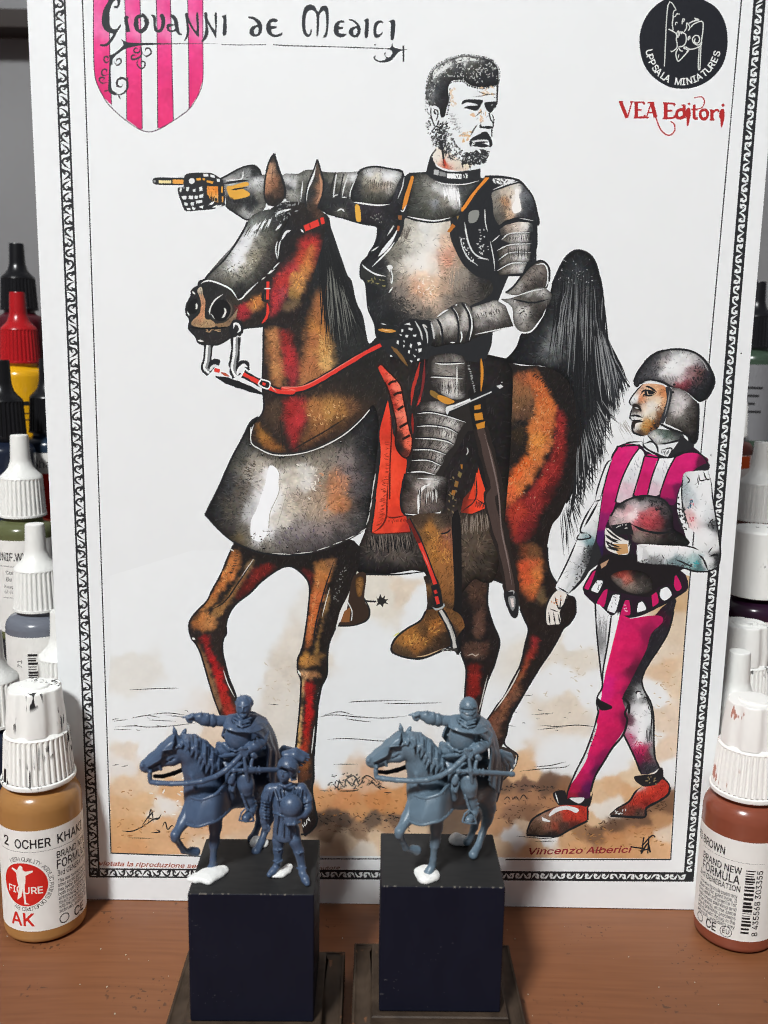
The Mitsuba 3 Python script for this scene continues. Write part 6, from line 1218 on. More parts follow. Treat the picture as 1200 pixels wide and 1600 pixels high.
G('7082,17251 7163,17472 7248,17631 7451,17916 7691,18107 8032,18207 8410,18229 8795,18158 9093,17976 9303,17729 9452,17449 9485,17229 9393,16975 9281,16783 9097,16685 8896,16808 8659,16994 8366,17083 8105,17174 7908,17265 7525,17290 7306,17223 7219,17095 7122,17125','7264,17380,#45464a 7434,17697,#45464a 7732,17983,#45454a 7639,17480,#5a5a5c 7869,17829,#a8a2a0 7980,18050,#9a9698 8294,18087,#e4e6e6 8131,17709,#eceeee 8393,17588,#e8e8e8 8565,17841,#dcdcdc 8777,17970,#e0e0e0 7893,17485,#d8d8d8 8157,17332,#c8c4c4 8475,17338,#c0b0b2 8656,17467,#a08488 8837,17595,#8a6a6c 9027,17599,#6a4a4a 9108,17788,#8a8488 9288,17509,#34343a 8988,17284,#4a3a3c 8675,17215,#7a4048 8486,17180,#9a4a54 8880,17029,#34343a 9256,17099,#26282c 9024,16810,#26282c 9400,17291,#26282c 7840,17327,#77757a 7522,17321,#45464a 7753,17671,#6a686a',50,0.10)
D('#202225','8828,17721 9135,17851 9369,17290 9021,16842 8689,17026',70,95,25,-60,0.60)
H('#8a8686',19,'7893,17485 8339,17461','8003,17266 8421,17211',16,38,0.30)
D('#3a3a3e','7525,17761 7860,17954 7831,17452 7582,17385',36,76,25,-50,0.70)
S('#202225',50,'7082,17251 7163,17472 7248,17631 7451,17916 7691,18107 8032,18207 8410,18229 8795,18158 9093,17976 9303,17729 9452,17449 9485,17229 9393,16975 9281,16783',0)
S('#202225',57,'7152,17157 7306,17223 7524,17305 7908,17265 8171,17143 8366,17083')
S('#d8dada',30,'7400,17256 7621,17276 7976,17203')
S('#9a9c9c',30,'8865,18065 9101,17882 9281,17603')
G('8178,17049 8430,17085 8693,16963 8899,16776 9036,16652 9092,16334 9100,16015 9088,15533 8900,15466 8787,15689 8453,15876 8124,15998 8138,16254 8175,16637','8389,16767,#d0cccc 8589,16644,#d8d4d4 8380,16450,#c4c0c0 8707,16773,#b0aaaa 8482,16356,#b8b2b0 8238,16192,#77736f 8562,16134,#5f5c58 8799,16393,#5a5654 8951,16077,#34322f 8778,15817,#3f3c3a 8444,16004,#55524e 8945,16587,#4a4846 8985,15628,#2a2a2a 8221,16891,#a8a4a2',50,0.09)
F('#34363a','8046,17110 8207,17081 8252,16892 8211,16574 8138,16254 8057,16029 7943,16059 8033,16380 8102,16762')
S('#8a8c8c',31,'8180,17017 8143,16636 8074,16253')
S('#e4e6e6',58,'7993,16028 8256,15936 8720,15736')
S('#202225',50,'7996,15996 8261,15872 8787,15689 8902,15449 9089,15517 9100,16015 9080,16494 9036,16652',0)
F('#202225','8245,17192 8291,17238 8344,17194 8298,17147')
F('#202225','8223,16964 8269,17010 8322,16966 8276,16919')
F('#e4e8e9','7601,15668 7942,15835 8595,15686 8545,15492 8366,15295 8191,15033 7929,15093 7601,15185 7493,15344')
G('7598,15700 7940,15867 8657,15719 8577,15492 7972,15401 7911,15352 7740,15510','7765,15607,#dcdcd8 8013,15740,#8a9890 8146,15678,#55665c 8311,15616,#77837c 8467,15683,#55585a 7960,15578,#e4e6e4 8288,15487,#c8ccca',46,0.12)
F('#2a2b2e','8595,15686 8900,15466 9036,15371 8823,15206 8508,15103 8258,15002 8343,15165 8545,15492')
S('#202225',46,'7479,15570 7528,15313 7929,15093 8258,15002 8508,15103 8883,15272')
S('#202225',42,'7521,15409 7742,15478 7914,15319 7963,15061')
S('#202225',42,'7972,15401 8290,15455 8604,15557')
S('#202225',35,'8049,15225 8302,15294 8370,15230 8285,15067')
S('#202225',35,'7601,15668 7843,15415')
S('#202225',39,'7453,15472 7037,15433 6822,15268')
H('#55585a',19,'8049,15225 8336,15262','8060,15063 8254,15050',7,19,0.30)
H('#a8a49e',15,'6619,15972 6823,16295','7035,15465 7184,15661',12,58,0.60)
part('poster__signature')
script_text('Vincenzo Alberici','4569,1901 7992,2034',355,'#8a2630')
part('poster__notice_lettering')
script_text('vietata la riproduzione senza','-9471,1247 -5755,1204',252,'#a0482c')
part('poster__notice_lettering_001')
script_text('autore','-2248,1224 -1534,1261',189,'#8a6a5a')
part('poster__monogram')
S('#202225',37,'8353,2584 8308,1995',0)
S('#202225',37,'8518,2610 8517,1999',0)
S('#202225',38,'8311,2267 8599,2634 8727,2591',0)
S('#202225',38,'7937,2237 8379,2178',0)
S('#202225',38,'8308,1995 8492,2361 8597,2046',0)
S('#202225',38,'8260,2085 8546,2181',0)
part('poster__ink_speck')
F('#55585a','10175,18144 10210,18174 10250,18145 10215,18115')
part('poster__ink_speck_001')
F('#55585a','9521,15102 9557,15133 9598,15103 9562,15071')
part('poster__ink_speck_002')
F('#55585a','-806,26495 -771,26522 -735,26496 -770,26469')
for nm, ls in ART.items():
    o, V, Fa, Cc = 0, [], [], []
    for v, f, c in ls: V.append(v); Fa.append(f + o); Cc.append(c); o += len(v)
    V, Fa, Cc = np.vstack(V), np.vstack(Fa), np.vstack(Cc)
    a, b, c = (V[Fa[:, i]] for i in range(3)); ny = (b[:, 2] - a[:, 2]) * (c[:, 0] - a[:, 0]) - (b[:, 0] - a[:, 0]) * (c[:, 2] - a[:, 2])
    fl = ny > 0; Fa[fl] = Fa[fl][:, ::-1]
    put(None, nm, (V, Fa), M_PRINT, False, color=Cc)


# ================= painted boxes on moulded plinths =================
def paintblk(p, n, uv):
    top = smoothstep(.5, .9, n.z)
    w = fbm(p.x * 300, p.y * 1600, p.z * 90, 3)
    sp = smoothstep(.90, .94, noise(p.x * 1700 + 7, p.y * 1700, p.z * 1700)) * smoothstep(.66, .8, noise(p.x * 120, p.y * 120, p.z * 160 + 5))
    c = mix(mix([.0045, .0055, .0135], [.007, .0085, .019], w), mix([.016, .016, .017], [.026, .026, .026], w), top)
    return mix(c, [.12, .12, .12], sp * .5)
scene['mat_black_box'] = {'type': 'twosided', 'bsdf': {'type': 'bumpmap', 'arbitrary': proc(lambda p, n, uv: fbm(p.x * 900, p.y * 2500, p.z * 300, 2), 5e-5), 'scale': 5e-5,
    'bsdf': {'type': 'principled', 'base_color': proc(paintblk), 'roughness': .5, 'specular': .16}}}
def plinthc(p, n, uv):
    a = fbm(p.x * 250, p.y * 250, p.z * 250, 3); b = smoothstep(.70, .8, noise(p.x * 700, p.y * 700, p.z * 700)) * smoothstep(.62, .75, noise(p.x * 110, p.y * 110 + 4, p.z * 110))
    return mix(mix([.022, .014, .009], [.066, .044, .029], a), [.17, .07, .03], b * .7)
pbr('mat_plinth', proc(plinthc), .6, .35)
pbr('mat_edge_wear', '#77736c', .7, .3)
def cube_base(cx, cy, W, Dp, rot, label, lab2):
    tw = T().translate([cx, cy, 0]).rotate([0, 0, 1], rot)
    k = thing('plinth', lab2, 'plinth', None)
    # moulded plinth: ledge, cove, fillet; profile swept round a square
    prof = [(0, 11.9), (1.6, 12.0), (1.95, 11.7), (2.05, 10.4)]
    for i in range(1, 12): a = math.pi * i / 12; prof.append((4.2 - 2.15 * math.cos(a), 10.3 - 2.0 * i / 12 - 1.5 * math.sin(a)))
    prof += [(6.4, 8.3), (6.9, 8.25), (7.1, 7.9), (7.1, 0.)]
    V, Fa = [], []
    for (o, z) in prof: V += [(-W / 2 - o, -Dp / 2 - o, z), (W / 2 + o, -Dp / 2 - o, z), (W / 2 + o, Dp / 2 + o, z), (-W / 2 - o, Dp / 2 + o, z)]
    for i in range(len(prof) - 1):
        for j in range(4): a, b = i * 4 + j, i * 4 + (j + 1) % 4; Fa += [[a, a + 4, b + 4], [a, b + 4, b]]
    Fa += [[0, 1, 2], [0, 2, 3]]
    m = trimesh.Trimesh(np.array(V) * mm, Fa, process=False)
    put(k, 'moulding', m, 'mat_plinth', 30, tw)
    b = thing('display_box', label, 'box')
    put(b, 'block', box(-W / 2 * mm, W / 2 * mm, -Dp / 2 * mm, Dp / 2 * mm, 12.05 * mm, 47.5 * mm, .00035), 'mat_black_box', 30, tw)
    # worn arris along the top front edge: small chips
    r = np.random.default_rng(int(abs(cx) * 1e6)); ch = []
    for q in range(16):
        x = r.uniform(-W / 2, W / 2); l = r.uniform(.1, .6); ch.append(box((x - l / 2) * mm, (x + l / 2) * mm, (-Dp / 2 - .03) * mm, (-Dp / 2 + r.uniform(.12, .3)) * mm, (47.5 - r.uniform(.1, .28)) * mm, 47.53 * mm))
    kk = put(b, 'chipped_edge', cat(*ch), 'mat_edge_wear', False, tw); labels[kk] = {'kind': 'stuff', 'label': 'pale chips along the top front edge'}
    return tw
TWL = cube_base(-.0344, -.0566, 31.3, 26.3, .9, 'black painted wooden box under the knight and page figures, left of the two', 'brown moulded wooden plinth under the left black box')
TWR = cube_base(.0136, -.0520, 31.4, 26.2, .6, 'black painted wooden box carrying only the helmeted rider, right of the two', 'brown moulded wooden plinth under the right black box')

# ================= paint bottles =================
def plastic(key, col, rough=.32, dirt=None):
    c = srgb(col)
    if dirt is None: return pbr(key, col, rough, .5)
    d, th, sc = dirt
    def fn(p, n, uv):
        a = smoothstep(th, th + .05, fbm(p.x * sc, p.y * sc, p.z * sc * .45, 3)) * smoothstep(.45, .6, noise(p.x * 90 + 3, p.y * 90, p.z * 90))
        return mix(c.tolist(), srgb(d).tolist(), a * .85)
    return pbr(key, proc(fn), rough, .5)
plastic('mat_cap_white', '#e6e6e2', .35); plastic('mat_cap_dirty', '#eaeae6', .35, ('#2a2a30', .66, 420)); plastic('mat_cap_rusty', '#eae8e4', .35, ('#a8583e', .67, 420))
plastic('mat_cap_black', '#131316', .28); plastic('mat_cap_red', '#a8161c', .28)
def paper_fn(p, n, uv): return mix([.74, .725, .69], [.80, .79, .76], fbm(p.x * 200, p.y * 200, p.z * 120, 2))
pbr('mat_label', proc(paper_fn), .45, .35)
for nm, c in (('ink', '#1c1c1e'), ('red', '#c8261f'), ('pale', '#e8e2da'), ('grey', '#77777a'), ('orange', '#c8501c')): pbr('mat_label_' + nm, c, .5, .3)
def paint_mat(nm, c): return pbr('mat_paint_' + nm, c, .22, .5)

def fluted(r0, r1, z0, z1, n=34, depth=.045, k=4):
    a = np.arange(n * k) * 2 * np.pi / (n * k); ph = (np.arange(n * k) % k)
    w = np.where((ph == 0) | (ph == 1), 1., 1. - depth)
    rows = [(r0, z0, 1.), (r1 + (r0 - r1) * .03, z1 - .5, 1.), (r1, z1, 0.)]
    V = []
    for r, z, q in rows: V.append(np.stack([r * (1 + (w - 1) * q) * np.cos(a), r * (1 + (w - 1) * q) * np.sin(a), np.full(len(a), z)], 1))
    m = n * k; f = []
    for i in range(len(rows) - 1):
        for j in range(m): p0, p1 = i * m + j, i * m + (j + 1) % m; f += [[p0, p1, p1 + m], [p0, p1 + m, p0 + m]]
    return trimesh.Trimesh(np.vstack(V), f, process=False)
def scale_mm(m, s=1.):
    m = m.copy(); m.apply_scale(mm * s); return m
def on_cyl(v2, f, R, az0, z0, lift=.06, up=(0., 1.)):
    """flat lettering (mm) laid round a bottle: x runs round from azimuth az0 (0 = towards -y), y up from z0"""
    th = az0 + v2[:, 0] / R; z = z0 + v2[:, 1]
    return trimesh.Trimesh(np.stack([(R + lift) * np.sin(th), -(R + lift) * np.cos(th), z], 1), f, process=False)
def cyl_sheet(R, a0, a1, z0, z1, n=40):
    t = np.linspace(a0, a1, n); V = np.vstack([np.stack([R * np.sin(t), -R * np.cos(t), np.full(n, z)], 1) for z in (z0, z1)])
    i = np.arange(n - 1); return trimesh.Trimesh(V, np.vstack([np.stack([i, i + 1, i + 1 + n], 1), np.stack([i, i + 1 + n, i + n], 1)]), process=False)
def rect2(x0, x1, y0, y1): return np.array([[x0, y0], [x1, y0], [x1, y1], [x0, y1]], float), np.array([[0, 1, 2], [0, 2, 3]])
def sub2(v, f, L=.6):
    m = trimesh.Trimesh(np.c_[v, np.zeros(len(v))], f, process=False)
    v3, f3 = trimesh.remesh.subdivide_to_size(m.vertices, m.faces, L, max_iter=6); return v3[:, :2], f3
def disc2(r, n=40, r0=None, c=(0, 0)):
    a = np.arange(n) * 2 * np.pi / n; o = np.stack([np.cos(a), np.sin(a)], 1); c = np.array(c, float)
    i = np.arange(n)
    if r0 is None: return np.vstack([o * r, [[0, 0]]]) + c, np.stack([i, (i + 1) % n, i * 0 + n], 1)
    return np.vstack([o * r, o * r0]) + c, np.vstack([np.stack([i, (i + 1) % n, (i + 1) % n + n], 1), np.stack([i, (i + 1) % n + n, i + n], 1)])
def txt(s, h, x=0., y=0., bold=False, rot=0., sq=1.):
    v, f = text2d(s, h, bold); v = v.copy(); v[:, 0] *= sq
    c, q = math.cos(rot), math.sin(rot); return v @ np.array([[c, q], [-q, c]]) + [x, y], f

def vallejo(name_label, x, y, z0, capm, paint, group=None, tall=0., R=12.4, s=1., rot=0., label=True, words=(), bands=(), body_label=None, lid_label=None):
    """dropper bottle: round body, narrow shoulder, ribbed cap with a thin nozzle cover"""
    k = thing('paint_bottle', name_label, 'paint bottle', group)
    tw = T().translate([x, y, z0]).rotate([0, 0, 1], rot)
    put(k, 'body', scale_mm(lathe([(0, 0), (R - 1, 0), (R, 1.0), (R, 44), (R - .4, 46), (R - 1.6, 47.6), (8.2, 48.6), (7.6, 49.2), (7.6, 53), (0, 53)]), s), paint, 40, tw)
    c = scale_mm(cat(fluted(9.1, 8.3, 51.3, 66.2, 30, .05), lathe([(9.3, 50.6), (9.3, 51.5), (9.0, 51.6)], 48), lathe([(8.3, 66.2), (7.9, 67.2), (6.4, 68.6), (4.9, 70.4), (4.2, 72.6), (3.9, 74), (3.55, 83.0), (3.3, 83.6), (0, 83.7)], 40)), s)
    if tall: c = scale_mm(lathe([(11.0, 50.4), (11.2, 50.8), (11.0, 50.4 + tall - .8), (10.4, 50.4 + tall), (0, 50.4 + tall)], 56), s)   # plain tall cap
    cc = put(k, 'cap', c, capm, 35, tw)
    if label:
        put(k, 'label', scale_mm(cyl_sheet(R + .07, -2.6, 2.6, 4, 42.2, 60), s), label if isinstance(label, str) else 'mat_label', True, tw)
        ms = [on_cyl(*sub2(*t), R + .07, 0, 0) for t in words]
        if ms: put(k, 'label_print', scale_mm(cat(*ms), s), 'mat_label_ink', False, tw)
        for mat, ts in bands: put(k, 'label_band', scale_mm(cat(*[on_cyl(*sub2(*t, 1.), R + .05, 0, 0) for t in ts]), s), mat, False, tw)
    return k
def lobed(r0, r1, z0, z1, n=96, nl=6, cut=.09, ph=0.):
    a = np.arange(n) * 2 * np.pi / n + ph; w = 1 - cut * np.clip((np.cos(nl * a) - .2) * 1.3, 0, 1)
    rows = [(r0, z0), (r0 * .995, z0 + (z1 - z0) * .3), (r1 * 1.0, z1 - .6), (r1 * .96, z1 - .12), (r1 * .9, z1)]
    V = np.vstack([np.stack([r * w * np.cos(a - ph), r * w * np.sin(a - ph), np.full(n, z)], 1) for r, z in rows] + [np.array([[0, 0, z1 - .2]])]); f = []
    for i in range(len(rows) - 1):
        for j in range(n): p0, p1 = i * n + j, i * n + (j + 1) % n; f += [[p0, p1, p1 + n], [p0, p1 + n, p0 + n]]
    b = (len(rows) - 1) * n
    f += [[b + j, b + (j + 1) % n, len(V) - 1] for j in range(n)]
    return trimesh.Trimesh(V, f, process=False)
def wide_bottle(lab, x, y, z0, capm, paint, R=12.9, rot=0., group=None, s=1.):
    """squat dropper bottle with a ribbed skirt and a lobed child-safe cap"""
    k = thing('paint_bottle', lab, 'paint bottle', group); tw = T().translate([x, y, z0]).rotate([0, 0, 1], rot).scale(s)
    put(k, 'body', scale_mm(lathe([(0, .3), (R - 3, .2), (R - 1.2, .5), (R - .3, 1.3), (R, 2.6), (R, 44.5), (R - .3, 46.6), (R - 1.3, 48.6), (R - 2.6, 49.7), (R - 3.6, 50.2), (R - 3.6, 53)], 72)), paint, 45, tw)
    ring = lathe([(R - 3.2, 51.6), (R - 1.5, 51.7), (R - 1.3, 52.2), (R - 1.4, 53.0), (R - 1.9, 53.3)], 72)
    put(k, 'cap', scale_mm(cat(ring, fluted(R - 1.9, R - 2.9, 53.2, 67.4, 38, .055), lathe([(R - 2.9, 67.4), (R - 4.0, 68.3), (R - 4.2, 68.5)], 48), lobed(R - 3.5, R - 4.5, 68.2, 82.3), lathe([(4.6, 82.1), (4.4, 82.9), (3.6, 83.1), (0, 83.0)], 24))), capm, 30, tw)
    put(k, 'label', scale_mm(cyl_sheet(R + .08, -2.95, 2.95, 5.2, 39.6, 90)), 'mat_label', True, tw)
    return k, tw, R
def lprint(k, tw, R, ts, mat, nm='label_print', lift=.05, az=0.):
    return put(k, nm, scale_mm(cat(*[on_cyl(*sub2(v, f, .7), R + .08, az, 0, lift) for v, f in ts])), mat, False, tw)
def fit(t, h, x0, x1, y, bold=False):
    v, f = text2d(t, h, bold); v = v.copy(); v[:, 0] = (v[:, 0] - v[:, 0].min()) * (x1 - x0) / np.ptp(v[:, 0]) + x0; v[:, 1] += y; return v, f
PARA = ['This new formula beats any', 'other acrylic paint type. It', 'has better adherence for', 'both brush painting and', 'airbrushing, at the same', 'time it prevents problems', 'with the paint drying in the', 'airbrush, avoiding any', 'clogging despite the quick', 'drying time.']
# --- front left: ochre
paint_mat('ochre', '#a07343'); paint_mat('redbrown', '#834634')
def streak(key, base):   # black dry-brush marks on the ribbed cap
    def fn(p, n, uv):
        a = smoothstep(.61, .67, noise(p.x * 1500, p.y * 1500, p.z * 190)) * smoothstep(.54, .68, noise(p.x * 210 + 2.3, p.y * 210, p.z * 120 + 1.7))
        return mix(srgb(base).tolist(), [.02, .02, .022], a)
    return pbr(key, proc(fn), .35, .5)
streak('mat_cap_streaked', '#eaeae6')
k, tw, R = wide_bottle('ochre paint bottle with a streaked white cap and worn label, front left of the poster', -.1078, -.0122, 0., 'mat_cap_streaked', 'mat_paint_ochre', rot=21, s=.955)
lprint(k, tw, R, [txt('2', 3.2, -13.6, 34.0, True), fit('OCHER', 2.9, -8.6, 2.6, 33.8, True), fit('KHAKI', 3.1, 4.6, 15.6, 33.9, True), fit('BRAND NEW', 2.2, 4.2, 17.6, 29.0, True), fit('FORMULA', 2.9, 4.1, 17.8, 25.4, True), fit('3rd GENERATION', 1.8, 4.2, 17.6, 22.8, True)] + [fit(t, 1.2, 4.2, 17.4, 20.5 - 1.5 * i, True) for i, t in enumerate(PARA[:8])] + [disc2(1.7, 32, 1.35, (5.8, 7.6)), txt('CE', 2.9, 9.2, 6.2, True)] + [rect2(-15, 17, 32.5, 32.62)], 'mat_label_ink')
arcs = []
for i, ch in enumerate('HIGH QUALITY ACRYLIC PAINTS DEVELOPED BY'):
    if ch == ' ': continue
    a = math.radians(118 - i * 5.9); v, f = text2d(ch, 1.35, False); v = v - [v[:, 0].mean(), 0]; c, q = math.cos(a - math.pi / 2), math.sin(a - math.pi / 2)
    arcs.append((v @ np.array([[c, q], [-q, c]]) + [-6.2 + 7.9 * math.cos(a), 21.6 + 7.9 * math.sin(a)], f))
lprint(k, tw, R, arcs, 'mat_label_ink')
lprint(k, tw, R, [disc2(7.4, 60, None, (-6.2, 21.4))], 'mat_label_red', 'label_roundel', .045)
fig = Polygon([(-7.8, 27.2), (-7.2, 28.0), (-6.4, 27.6), (-6.3, 26.5), (-5.6, 26.0), (-3.2, 26.4), (-3.1, 25.9), (-5.5, 24.6), (-5.6, 22.4), (-6.0, 20.6), (-5.7, 15.2), (-4.6, 14.8), (-6.3, 14.7), (-6.6, 20.0), (-7.2, 17.2), (-8.8, 15.9), (-8.6, 16.6), (-7.9, 20.2), (-8.5, 22.8), (-8.6, 25.2), (-10.4, 26.4), (-10.0, 26.8), (-8.2, 26.2)])
v, f = trimesh.creation.triangulate_polygon(fig, engine='earcut')
lprint(k, tw, R, [(v, f), fit('FIGURE', 2.3, -12.0, -.4, 18.4, True)], 'mat_label_pale', 'label_figure', .07)
lprint(k, tw, R, [fit('AK', 4.3, -11.6, -3.4, 7.2, True)], 'mat_label_red', 'label_initials')
# --- front right: red brown
k, tw, R = wide_bottle('red brown paint bottle with a rust stained white cap, front right of the poster', .1106, -.0112, 0., 'mat_cap_rusty', 'mat_paint_redbrown', rot=-23, s=.945)
def bars(x, y0, y1, w, seed):
    r = np.random.default_rng(seed); out = []; y = y0
    while y < y1: h = r.choice([.25, .4, .7, .95]); out.append(rect2(x, x + w * r.choice([1, 1, .85]), y, y + h)); y += h + r.choice([.25, .4, .6])
    return out
lprint(k, tw, R, [fit('RED BROWN', 2.7, -19.5, -4.6, 33.6, True), fit('BRAND NEW', 2.3, -13.2, 1.0, 28.4, True), fit('FORMULA', 2.9, -13.0, .6, 24.9, True), fit('3rd GENERATION', 1.9, -14.2, 1.0, 22.3, True)] + [fit(t, 1.25, -14.0, .4, 20.0 - 1.55 * i, True) for i, t in enumerate(PARA[:8])] + [disc2(1.6, 32, 1.3, (-12.2, 7.4)), fit('CE', 2.9, -9.2, -5.4, 6.0, True)] + [disc2(1.9, 32, 1.68, (-2.2, 7.4)), fit('EU', 1.6, -3.3, -1.1, 6.7, True)] + bars(2.2, 8.0, 30.0, 3.0, 4) + [txt('8 435568 303355', 1.9, 7.6, 7.0, True, math.pi / 2), rect2(-14, 8, 32.4, 32.5)], 'mat_label_ink')

# --- the bottles behind, on a stepped rack
rk = thing('paint_rack', 'dark stepped rack holding the paint bottles at the left behind the poster', 'rack')
rk2 = thing('paint_rack', 'dark stepped rack holding the paint bottles at the right behind the poster', 'rack')
for (y0, y1, zl, zr) in ((.0545, .082, 29.2, 38.4), (.0825, .1075, 60.3, 61.4), (.1078, .1565, 89.7, 61.4), (.1568, .1860, 120.5, 91.3), (.1863, .235, 146.4, 133.9)):
    put(rk, 'step', box(-.26, -.09, y0, y1, 0, zl * mm, .0008), 'mat_rack'); put(rk2, 'step', box(.09, .26, y0, y1, 0, zr * mm, .0008), 'mat_rack')
for nm, c in (('navy', '#1b2233'), ('grey', '#6a6e78'), ('olive', '#5c6040'), ('yellow', '#d8a018'), ('maroon', '#4a1a22'), ('darkblue', '#243244'), ('purple', '#2a1428'), ('brown', '#5a2c22'), ('green', '#39493c'), ('orange', '#b04a24'), ('black', '#141418')): paint_mat(nm, c)


def lines(x, y, n, w, h=.55, dy=1.7): return [rect2(x, x + w * (1 - .12 * (i % 3)), y - i * dy, y - i * dy + h) for i in range(n)]
vallejo('white capped bottle with navy paint, cut off by the left edge of the photo', -.1372, .0268, 0.0, 'mat_cap_white', 'mat_paint_navy', rot=22, label=False)
vallejo('white capped grey bottle half hidden by the left edge of the poster', -.1214, .0500, .0005, 'mat_cap_white', 'mat_paint_grey', rot=22, words=lines(-5, 30, 6, 9))
vallejo('grey paint bottle with a white cap and a barcode label beside the poster', -.1361, .0680, .0293, 'mat_cap_white', 'mat_paint_grey', rot=20,
    words=bars(-4.6, 18, 36, 3.6, 9) + [txt('8 42955 1709903', 2.5, 2.4, 5.2, False, math.pi / 2), rect2(6.2, 6.4, 6, 36), txt('71', 2, -7, 30, False, math.pi / 2)])
vallejo('olive green paint bottle with a white cap at the left edge', -.1513, .0960, .0604, 'mat_cap_white', 'mat_paint_olive', rot=20,
    words=[fit('UNIF.WWII', 3.2, -11.5, 4.5, 34.0, True), rect2(-12, 9, 31.6, 31.8)] + [txt('Contenance', 1.5, -8, 28.4, True), txt('Do not swallow', 1.5, -8, 25.6, True), txt('Keep out of reach', 1.4, -9, 22.6), txt('of children', 1.4, -9, 20.4)] + [rect2(-10, 8, 18.6, 18.8)])
bk = 'black capped bottles far left of the poster'
vallejo('black capped bottle with dark navy paint, left of the yellow bottle', -.1675, .1210, .0898, 'mat_cap_black', 'mat_paint_navy', label=False, rot=18)
vallejo('black capped dark blue bottle with a red and white label touching the poster edge', -.1560, .1440, .0903, 'mat_cap_black', 'mat_paint_darkblue', rot=16,
    bands=[('mat_label_red', [rect2(-14, 14, 6, 33)])], words=[txt('Shade', 3.6, -8, 35.6)])
vallejo('yellow paint bottle with a red cap at the left', -.1781, .1700, .1206, 'mat_cap_red', 'mat_paint_yellow', rot=16, label='mat_paint_yellow', words=[rect2(-2, 5, 31, 33), rect2(-3, 4, 27, 27.6), rect2(-3, 5, 24, 24.6)])
vallejo('dark red bottle with a black cap, highest at the left', -.1913, .2060, .1465, 'mat_cap_black', 'mat_paint_maroon', rot=16, label='mat_paint_maroon', s=1.)
vallejo('black bottle standing behind the red capped one', -.1645, .2000, .1465, 'mat_paint_maroon', 'mat_paint_black', rot=16, label=False, s=.78)
# right
vallejo('small bottle whose white nozzle cap shows above the front right bottle', .1165, .0175, -.0044 + .0045, 'mat_cap_white', 'mat_paint_grey', rot=-20, label=False)
wide_bottle('white lobed bottle cap marked with a dark scratch, right behind the poster edge', .1300, .0490, .0020, 'mat_cap_dirty', 'mat_paint_grey')
vallejo('purple paint bottle with a plain tall white cap and an orange and white numbered label', .1437, .0745, .0385, 'mat_cap_dirty', 'mat_paint_purple', rot=-21, tall=26.,
    words=[txt('075', 3.6, -6.4, 36.2, True), txt('WASH', 3.6, 4.0, 36.2, True)], bands=[('mat_label_orange', [rect2(-5, 15, 13, 31.5)]), ('mat_label_pale', [rect2(-3, 1, 20, 24), rect2(3, 6, 19, 24)])])
vallejo('brown paint bottle with a white cap and smudged white label', .1559, .1100, .0615, 'mat_cap_white', 'mat_paint_brown', rot=-21, words=[rect2(-5, -2, 24, 24.8), rect2(-1, 1, 20, 20.6)])
vallejo('white capped bottle with an orange band, right of the poster', .1632, .1720, .0914, 'mat_cap_white', 'mat_paint_brown', rot=-20, bands=[('mat_label_orange', [rect2(-14, 14, 36, 42)])])
vallejo('black capped green bottle, highest at the right', .1853, .2050, .1340, 'mat_cap_black', 'mat_paint_green', rot=-20, label='mat_label_grey', words=lines(-8, 30, 4, 14, 1.2, 4))

